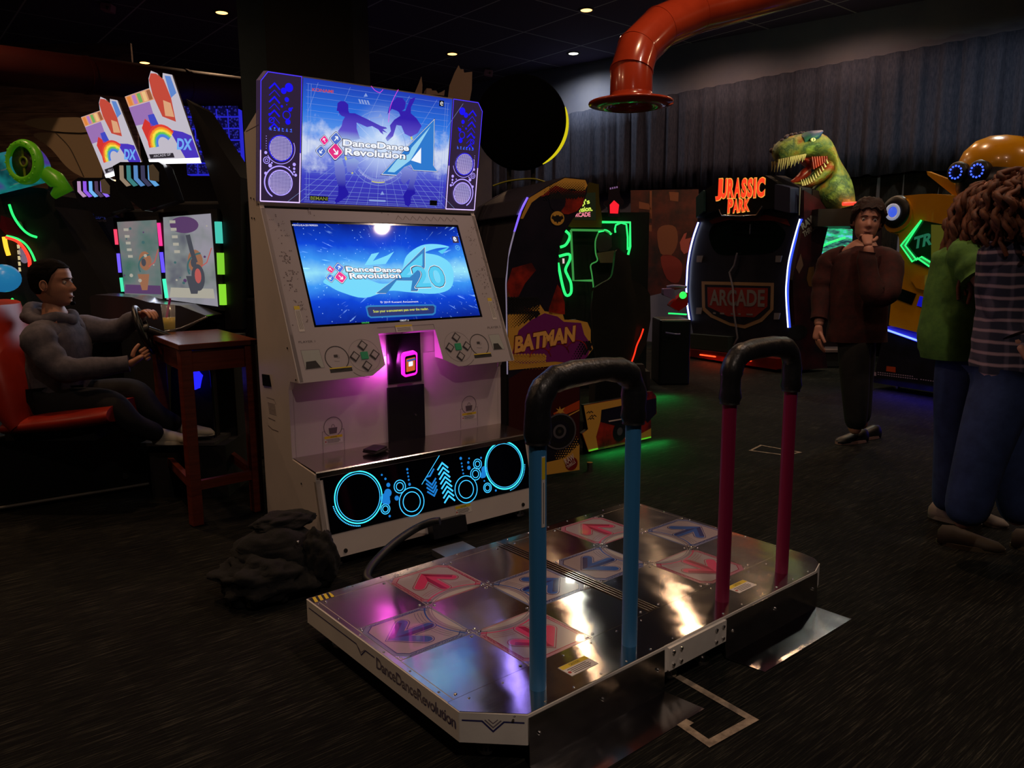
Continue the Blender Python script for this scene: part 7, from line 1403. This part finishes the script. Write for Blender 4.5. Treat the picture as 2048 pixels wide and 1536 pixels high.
def garment(mb, m, spine, arms, ax=(1, 0, 0)):
    ax = Vector(ax).normalized(); py = Vector((-ax.y, ax.x, 0)); rings = []; n = 28
    sp_ = spline([tuple(c)+(w, d) for c, w, d in spine], 4) if False else None
    P = [(Vector(c), w, d) for c, w, d in spine]; fine = []
    for i in range(len(P)-1):
        for k in range(4):
            f = k/4; fine.append((P[i][0].lerp(P[i+1][0], f), P[i][1]+(P[i+1][1]-P[i][1])*f, P[i][2]+(P[i+1][2]-P[i][2])*f))
    fine.append(P[-1])
    for j, (c, w, d) in enumerate(fine):
        row = []
        for k in range(n):
            t_ = 2*PI*k/n; cs, sn = math.cos(t_), math.sin(t_); q = c+ax*(w*math.copysign(abs(cs)**.8, cs))+py*(d*math.copysign(abs(sn)**.8, sn)); row.append(q*1.0+(ax*cs+py*sn)*.010*noise(Vector((cs*1.7, sn*1.7, j*.45))+c*2))
        rings.append(row)
    mb.loft(rings, m, True, True)
    for pts, rs in arms:
        pp = spline([tuple(p) for p in pts], 5); rr_ = [x[0] for x in spline([(r, 0, 0) for r in rs], 5)]
        rr_ = [r*(1+.06*math.sin(i*1.3)) for i, r in enumerate(rr_)]; mb.tube(pp, rr_, m, 16)
    return mb
SK1 = mat('skin_tan', srgb(170, 120, 96), .5); SK2 = mat('skin_fair', srgb(190, 135, 115), .5)
SK1.node_tree.nodes['Principled BSDF'].inputs['Subsurface Weight'].default_value = .0

# ---- seated man in a hoodie, in profile
F1, P1 = facing(110, 830, 4.5, True)
MAN = thing('person', 'seated person in grey hoodie with short dark hair, hands on the racing wheel', 'person', F1)
def j1(u, v, d=0): a, b = P1.inv(u, v); return Vector((a, d, b))
hood_m = noisy('hoodie_grey', srgb(88, 84, 94), srgb(70, 68, 78), 25, .95, .25)
# near arm d<0, far arm d>0
hipc = j1(112, 800); ch1 = j1(112, 690); ch0 = j1(120, 755); nk = j1(118, 622)
nsh = j1(118, 668, -.19); fsh = j1(128, 664, .18); nel = j1(172, 728, -.22); nwr = j1(280, 722, -.11); fel = j1(190, 668, .24); fwr = j1(256, 634, .16)
hM = Matrix.Translation(j1(104, 566)) @ Matrix.Rotation(-PI/2+.08, 4, 'Z') @ Matrix.Rotation(.02, 4, 'X')
hs_ = 1.08
nkn = j1(245, 795, -.13); fkn = j1(250, 785, .13); nft = j1(322, 872, .02); fft = j1(338, 868, .18)
nk0 = hM @ Vector((0, -.03, -.08)); nh = j1(286, 706, -.10)
body = [([(hipc, .11), (ch0, .11), (ch1, .11), (j1(116, 650), .08), (j1(112, 625), .058), (nk0, .056), (nsh, .04), (nel, .042), (nwr, .032), (fsh, .05), (fel, .05), (fwr, .032), (j1(117, 658, -.09), .06), (j1(120, 656, .09), .06)], [(0, 1), (1, 2), (2, 3), (3, 4), (4, 5), (3, 12), (12, 6), (6, 7), (7, 8), (3, 13), (13, 9), (9, 10), (10, 11)])]
body += hand(nwr, j1(312, 700, -.08)-nwr, Vector((0, 0, 1)), Vector((.2, 1, -.3)), 1.05, 1.15, thumb=.6)
body += hand(fwr, j1(285, 620, .10)-fwr, Vector((.3, -1, .3)), Vector((.3, -.2, -1)), 1.05, .75, thumb=.3)
mb = MB(); figure(mb, body, SK1); head_geo(mb, hM, SK1, hs_); mb.build('body', MAN)
eyes(MAN, hM, hs_)
hair1 = noisy('hair_black', srgb(9, 7, 6), srgb(5, 4, 4), 60, .9, .4, spec=.1)
def hl(th):
    t_ = abs(((th+PI) % (2*PI))-PI)         # 0 front .. pi back
    return .074-.0*t_ if t_ < .75 else (.074-(t_-.75)*.08 if t_ < 1.25 else (.025-(t_-1.25)*.2 if t_ < 1.5 else max(-.055, -.01-(t_-1.5)*.09)))
hair_cap(MAN, hM, hair1, hs_, hl, .007, seed=3)
m_ = MB(); m_.sph(hM @ (Vector((0, .092, -.108))*hs_), (.014, .016, .011), hair1, 10, 8); m_.build('goatee', MAN)
mb = MB(); garment(mb, hood_m, [(j1(112, 838), .17, .15), (j1(116, 800), .175, .15), (j1(120, 745), .18, .15), (j1(119, 700), .195, .145), (j1(116, 668), .205, .125), (j1(113, 648), .15, .10), (j1(108, 632), .085, .085)],
    [([j1(117, 668, -.10), nsh+Vector((0, 0, -.01)), j1(140, 702, -.215), nel, j1(215, 728, -.18), nwr-Vector((.01, 0, 0))], [.09, .092, .082, .073, .06, .044]), ([j1(120, 664, .08), fsh, fel, j1(225, 650, .2), fwr-Vector((.01, 0, 0))], [.09, .085, .068, .055, .042])], (0, 1, 0)); mb.build('hoodie', MAN)
m_ = MB(); hp_ = [j1(128, 634, -.08), j1(104, 640, -.11), j1(76, 632, -.07), j1(62, 616, .0), j1(76, 622, .08), j1(104, 634, .11), j1(130, 632, .07), j1(140, 640, 0)]
m_.tube([tuple(p) for p in smooth_closed([tuple(p) for p in hp_], 4)], .036, hood_m, 12, True); m_.sph(j1(72, 632), (.075, .10, .05), hood_m, 14, 10); m_.build('hood', MAN)
pants = [([(j1(108, 790), .14), (j1(130, 806, -.09), .115), (nkn, .088), (j1(285, 840, -.12), .066), (nft, .055), (j1(130, 806, .09), .115), (fkn, .088), (j1(290, 836, .12), .066), (fft, .055)], [(0, 1), (1, 2), (2, 3), (3, 4), (0, 5), (5, 6), (6, 7), (7, 8)])]
mb = MB(); figure(mb, pants, noisy('trousers_black', srgb(22, 22, 28), srgb(16, 16, 20), 20, .9)); mb.build('trousers', MAN)
def shoe(parent, p, d, m, sole, sc=1, lift=0):
    d = d.normalized(); s_ = Vector((-d.y, d.x, 0)).normalized(); rings = []; n = 16
    for (y, w, h, z) in ((-.09, .02, .03, .03), (-.075, .034, .055, .03), (-.03, .038, .060, .03), (.03, .042, .045, .026), (.09, .046, .033, .02), (.14, .038, .025, .017), (.165, .015, .012, .012)):
        rings.append([p+(d*y+s_*(w*math.cos(2*PI*k/n))+Vector((0, 0, max(z+h*math.sin(2*PI*k/n), .0)+lift)))*sc for k in range(n)])
    o = MB().loft(rings, m).build('shoe', parent); rg = []
    for z in (0, .018): rg.append([p+(d*(.038+.132*math.cos(2*PI*k/24))+s_*(.047*math.sin(2*PI*k/24))+Vector((0, 0, z+lift)))*sc for k in range(24)])
    MB().loft(rg, sole).build('sole', o); return o
shoe(MAN, j1(334, 888, .02), Vector((1, 0, 0)), mat('shoe_white', srgb(170, 165, 150), .6), mat('sole_white', srgb(190, 185, 170), .6)); shoe(MAN, j1(348, 884, .18), Vector((1, 0, 0)), MT['shoe_white'], MT['sole_white'])
# the wheel he holds, on its console
WF_, WPp = facing(288, 660, 4.50); WH = adopt(bpy.data.objects.new('steering_console', bpy.data.meshes.new('steering_console')), r1_, f1_, WF_)
COL.objects.link(WH)
Mw = Matrix.Rotation(.32, 4, 'Z') @ Matrix.Rotation(-.30, 4, 'Y') ; ring = [tuple(Mw @ Vector((0, .135*math.cos(2*PI*k/32), .135*math.sin(2*PI*k/32)))) for k in range(32)]
MB().tube(ring, .016, mat('wheel_black', srgb(18, 18, 20), .35), 10, True).build('rim', WH)
m_ = MB()
for k in range(3): t_ = 2*PI*k/3+PI/2; m_.tube([(0, 0, 0), tuple(Mw @ Vector((0, .13*math.cos(t_), .13*math.sin(t_))))], .012, mat('spoke_metal', srgb(90, 90, 95), .3, .7), 8, flat=.5)
m_.cyl(tuple(Mw @ Vector((-.02, 0, 0))), tuple(Mw @ Vector((.03, 0, 0))), .035, .03, BLACK); m_.build('hub', WH)
WHc = MB().cyl((.02, 0, 0), (.22, .15, -.12), .025, .03, BLACK); WHc.box((.34, .42, -WF_.loc.z/2-.03), (.12, .25, WF_.loc.z-.08), DARK); WHc.build('steering_column', WH)

# ---- boy standing, hand to his face
F2, P2 = facing(1715, 886, 5.84, True)
BOY = thing('person', 'standing boy in dark red shirt and dark trousers with one hand raised to his face', 'person', F2)
def j2(u, v, d=0): a, b = P2.inv(u, v); return Vector((a, d, b))
hM2 = Matrix.Translation(j2(1735, 441)) @ Matrix.Rotation(PI-.30, 4, 'Z') @ Matrix.Rotation(-.10, 4, 'Y'); h2 = 1.16
sho = [j2(1690, 512, .05), j2(1768, 505, .0)]; relb = j2(1668, 560, -.22); rwr = j2(1698, 490, -.30)
lelb = j2(1655, 590, .10); lwr = j2(1637, 655, .0)
# the raised hand belongs to the arm nearer the camera; the other hangs at his side
body = [([(j2(1715, 665), .12), (j2(1718, 590), .11), (j2(1725, 530), .11), (j2(1733, 500), .09), (hM2 @ Vector((0, -.02, -.12)), .062), (j2(1746, 522, -.1), .03), (j2(1706, 585, -.33), .032), (rwr, .036), (j2(1680, 520, .12), .06), (lelb, .045), (lwr, .036), (j2(1700, 690, -.05), .10), (j2(1705, 780, -.04), .075), (j2(1710, 870, .0), .05), (j2(1728, 690, .08), .10), (j2(1730, 780, .1), .075), (j2(1735, 866, .1), .05)], [(0, 1), (1, 2), (2, 3), (3, 4), (3, 5), (5, 6), (6, 7), (3, 8), (8, 9), (9, 10), (0, 11), (11, 12), (12, 13), (0, 14), (14, 15), (15, 16)])]
body += hand(rwr, (j2(1712, 452, -.16)-rwr), Vector((1, -.2, -.1)), Vector((.5, 1, 0)), 1.2, .9, thumb=.5)
body += hand(lwr, Vector((-.05, -.1, -1)), Vector((0, -1, 0)), Vector((1, 0, 0)), 1.2, .45)
mb = MB(); figure(mb, body, SK2); head_geo(mb, hM2, SK2, h2); mb.build('body', BOY); eyes(BOY, hM2, h2)
def hl2(th):
    t_ = abs(((th+PI) % (2*PI))-PI); return .058+.012*math.sin(t_*9) if t_ < .8 else (.045-(t_-.8)*.08 if t_ < 1.3 else max(-.07, .0-(t_-1.3)*.12))
hair_cap(BOY, hM2, noisy('hair_brown', srgb(52, 26, 20), srgb(34, 18, 14), 50, .7, .5), h2, hl2, .024, bumps=.010, seed=8)
sh = noisy('shirt_maroon', srgb(66, 20, 18), srgb(46, 16, 16), 18, .9, .3)
mb = MB(); garment(mb, sh, [(j2(1713, 682), .215, .15), (j2(1715, 640), .205, .15), (j2(1718, 580), .20, .15), (j2(1724, 530), .205, .14), (j2(1728, 508), .19, .12), (j2(1733, 492), .10, .09)],
    [([j2(1735, 520, -.04), j2(1758, 524, -.12), j2(1735, 575, -.30), j2(1705, 585, -.34), (rwr+Vector((0, 0, -.12))), (rwr+Vector((0, 0, -.05)))], [.09, .10, .09, .08, .062, .052]), ([j2(1695, 520, .06), j2(1678, 525, .12), j2(1662, 560, .12), lelb, j2(1640, 640, .02)], [.10, .098, .085, .075, .058])], (1, .1, 0)); mb.build('shirt', BOY)
pt = [([(j2(1715, 640), .13), (j2(1702, 700, -.05), .125), (j2(1706, 780, -.04), .105), (j2(1712, 862, .0), .08), (j2(1728, 700, .08), .125), (j2(1730, 780, .1), .105), (j2(1733, 856, .1), .08)], [(0, 1), (1, 2), (2, 3), (0, 4), (4, 5), (5, 6)])]
mb = MB(); figure(mb, pt, noisy('trousers_charcoal', srgb(30, 32, 32), srgb(22, 24, 26), 20, .9)); mb.build('trousers', BOY)
for q in (onz(1712, 884), onz(1738, 876)): shoe(BOY, F2.lp(q), Vector((-1, -.35, 0)), BLACK, mat('sole_grey', srgb(150, 120, 115), .6), 1.15)

# ---- two people at the right edge
def curls(parent, M, sc, n, length, m, seed, back_only=False):
    rn = random.Random(seed); m_ = MB()
    for k in range(n):
        th = rn.uniform(.55, 2*PI-.55) if not back_only else rn.uniform(1.0, 2*PI-1.0); z = rn.uniform(-.02, .116); p = head_pt(z, th, .01, False); pts = []; L = length*rn.uniform(.6, 1); out = Vector((p.x, p.y, 0)); out = out.normalized() if out.length > 1e-4 else Vector((0, -1, 0)); ph = rn.uniform(0, 6); rc = rn.uniform(.008, .016); sp_ = rn.uniform(.02, .11)
        for q in range(13):
            f = q/12; w_ = p+out*(sp_*math.sin(min(1, f*2.2)*PI/2))+Vector((0, 0, -L*f**1.35+.012*math.sin(f*3))); w_ += Vector((math.cos(f*16+ph), math.sin(f*16+ph), 0))*rc*min(1, f*4); pts.append(M @ (w_*sc))
        m_.tube(pts, [.0105*sc*(1-.45*abs(q/6-1)**2)+.003 for q in range(13)], m, 5)
    return m_.build('curly_hair', parent)
F3, P3_ = facing(1925, 1040, 4.15, True)
def j3(u, v, d=0): a, b = P3_.inv(u, v); return Vector((a, d, b))
WO = thing('person', 'standing person in green shirt and blue jeans with long curly brown hair, seen from behind', 'person', F3)
hM3 = Matrix.Translation(j3(1988, 414)) @ Matrix.Rotation(-.55, 4, 'Z'); h3 = 1.12; hbr = noisy('curl_brown', srgb(112, 60, 28), srgb(76, 42, 22), 30, .7)
wel = j3(1914, 556, -.22); wwr = j3(1928, 612, -.28)
bd = [([(j3(1930, 690), .10), (j3(1925, 600), .09), (j3(1935, 510), .10), (j3(1965, 468), .06), (hM3 @ Vector((0, -.01, -.12)), .055), (j3(1904, 502, -.10), .06), (wel, .052), (wwr, .036), (j3(1975, 492, .05), .06), (j3(1990, 580, .02), .045), (j3(1985, 650, -.05), .03), (j3(1915, 830, -.02), .08), (j3(1905, 1020, .0), .045), (j3(1950, 830, .05), .08), (j3(1950, 1030, .06), .045)], [(0, 1), (1, 2), (2, 3), (3, 4), (3, 5), (5, 6), (6, 7), (3, 8), (8, 9), (9, 10), (0, 11), (11, 12), (0, 13), (13, 14)])]
bd += hand(wwr, Vector((.6, -.3, -.5)), Vector((0, -.5, 1)), Vector((0, 1, .3)), 1.0, .7); bd += hand(j3(1985, 650, -.05), Vector((0, 0, -1)), Vector((-1, 0, 0)), Vector((0, -1, 0)), 1.0, .4)
mb = MB(); figure(mb, bd, SK2); head_geo(mb, hM3, SK2, h3); mb.build('body', WO)
eyes(WO, hM3, h3); curls(WO, hM3, h3, 170, .44, hbr, 4)
gs_ = noisy('shirt_green', srgb(92, 138, 56), srgb(70, 112, 46), 16, .9, .3)
mb = MB(); garment(mb, gs_, [(j3(1908, 716), .15, .13), (j3(1904, 680), .165, .14), (j3(1908, 620), .145, .13), (j3(1920, 550), .145, .12), (j3(1932, 505), .155, .11), (j3(1950, 485), .09, .08)],
    [([j3(1926, 502, -.04), j3(1907, 508, -.10), j3(1909, 530, -.16), j3(1913, 552, -.20)], [.08, .082, .085, .088]), ([j3(1950, 500, .02), j3(1975, 500, .05), j3(1984, 530, .04), j3(1986, 555, .03)], [.08, .08, .078, .075])], (1, .15, 0)); mb.build('shirt', WO)
jn = noisy('denim_blue', srgb(46, 64, 112), srgb(34, 50, 92), 14, .9, .2)
pt = [([(j3(1928, 660), .12), (j3(1912, 760, -.02), .125), (j3(1905, 880, -.01), .10), (j3(1895, 1025, .0), .085), (j3(1948, 760, .05), .125), (j3(1948, 880, .05), .10), (j3(1945, 1022, .06), .085)], [(0, 1), (1, 2), (2, 3), (0, 4), (4, 5), (5, 6)])]
mb = MB(); figure(mb, pt, jn); mb.build('jeans', WO)
wsh = mat('sneaker_white', srgb(140, 130, 120), .6)
for q in (onz(1893, 1040), onz(1945, 1042)): shoe(WO, F3.lp(q), Vector((.6, -.6, 0)), wsh, wsh, 1.0)
F4, P4 = facing(2000, 1090, 3.6, True)
def j4(u, v, d=0): a, b = P4.inv(u, v); return Vector((a, d, b))
MP = thing('person', 'person in dark plaid shirt, blue jeans and brown boots, standing at the right edge', 'person', F4)
hM4 = Matrix.Translation(j4(2062, 395)) @ Matrix.Rotation(-.5, 4, 'Z'); h4 = 1.1
bd = [([(j4(2030, 720), .11), (j4(2035, 620), .10), (j4(2040, 510), .11), (j4(2045, 455), .07), (hM4 @ Vector((0, -.01, -.12)), .058), (j4(2002, 495, -.02), .05), (j4(1992, 600, .0), .04), (j4(2003, 690, -.12), .033), (j4(2075, 485, .02), .07), (j4(2090, 600, .0), .05), (j4(2080, 700, -.1), .033), (j4(1960, 880, -.03), .09), (j4(1925, 1060, .0), .05), (j4(2035, 880, .05), .09), (j4(2050, 1060, .05), .05)], [(0, 1), (1, 2), (2, 3), (3, 4), (3, 5), (5, 6), (6, 7), (3, 8), (8, 9), (9, 10), (0, 11), (11, 12), (0, 13), (13, 14)])]
bd += hand(j4(2003, 690, -.12), Vector((.5, -.1, -.8)), Vector((0, -1, .2)), Vector((1, 0, .5)), 1.05, .6); bd += hand(j4(2080, 700, -.1), Vector((0, 0, -1)), Vector((0, -1, 0)), Vector((-1, 0, 0)), 1.05, .5)
mb = MB(); figure(mb, bd, SK2); head_geo(mb, hM4, SK2, h4); mb.build('body', MP); eyes(MP, hM4, h4); curls(MP, hM4, h4, 130, .22, hbr, 11)
plaid = mat('plaid_shirt', srgb(40, 40, 52), .9); t = NT(plaid); v = t.obj((1, 1, 1)); w1 = t.n('TexWave', bands_direction='Z', i_Scale=6.5, i_Distortion=1.2); w1.inputs['Detail'].default_value = 2; w2 = t.n('TexWave', bands_direction='X', i_Scale=6.0, i_Distortion=1.2); t.l(v, 0, w1, 0); t.l(v, 0, w2, 0)
ra1 = t.ramp(w1, 'Fac', [(.70, srgb(40, 42, 62)), (.95, srgb(150, 126, 136))]); ra2 = t.ramp(w2, 'Fac', [(.75, (.0, .0, .0)), (.97, srgb(60, 52, 62))]); ad = t.n('MixRGB', blend_type='ADD'); ad.inputs[0].default_value = 1; t.l(ra1, 0, ad, 1); t.l(ra2, 0, ad, 2); t.l(ad, 0, None, 'Base Color')
mb = MB(); garment(mb, plaid, [(j4(2026, 752), .175, .14), (j4(2028, 700), .17, .14), (j4(2034, 620), .16, .13), (j4(2040, 540), .175, .13), (j4(2044, 498), .175, .12), (j4(2048, 470), .10, .09)],
    [([j4(2015, 505, -.01), j4(2000, 510, -.03), j4(1992, 560, .0), j4(1992, 610, -.03), j4(2001, 668, -.1)], [.085, .085, .075, .07, .055]), ([j4(2065, 505, .02), j4(2082, 515, .02), j4(2092, 600, .0), j4(2082, 680, -.08)], [.09, .085, .075, .056])], (1, .1, 0)); mb.build('shirt', MP)
pt = [([(j4(2026, 690), .13), (j4(1990, 800, -.03), .14), (j4(1955, 900, -.03), .115), (j4(1925, 1055, .0), .10), (j4(2032, 800, .05), .14), (j4(2040, 900, .05), .115), (j4(2058, 1060, .05), .10)], [(0, 1), (1, 2), (2, 3), (0, 4), (4, 5), (5, 6)])]
mb = MB(); figure(mb, pt, jn); mb.build('jeans', MP)
bt = mat('boot_brown', srgb(46, 36, 24), .7); bs_ = mat('boot_sole', srgb(70, 60, 42), .7)
shoe(MP, F4.lp(onz(1920, 1092)), Vector((.85, -.5, 0)), bt, bs_, 1.12); shoe(MP, F4.lp(onz(2070, 1100)), Vector((.85, -.5, 0)), bt, bs_, 1.12)
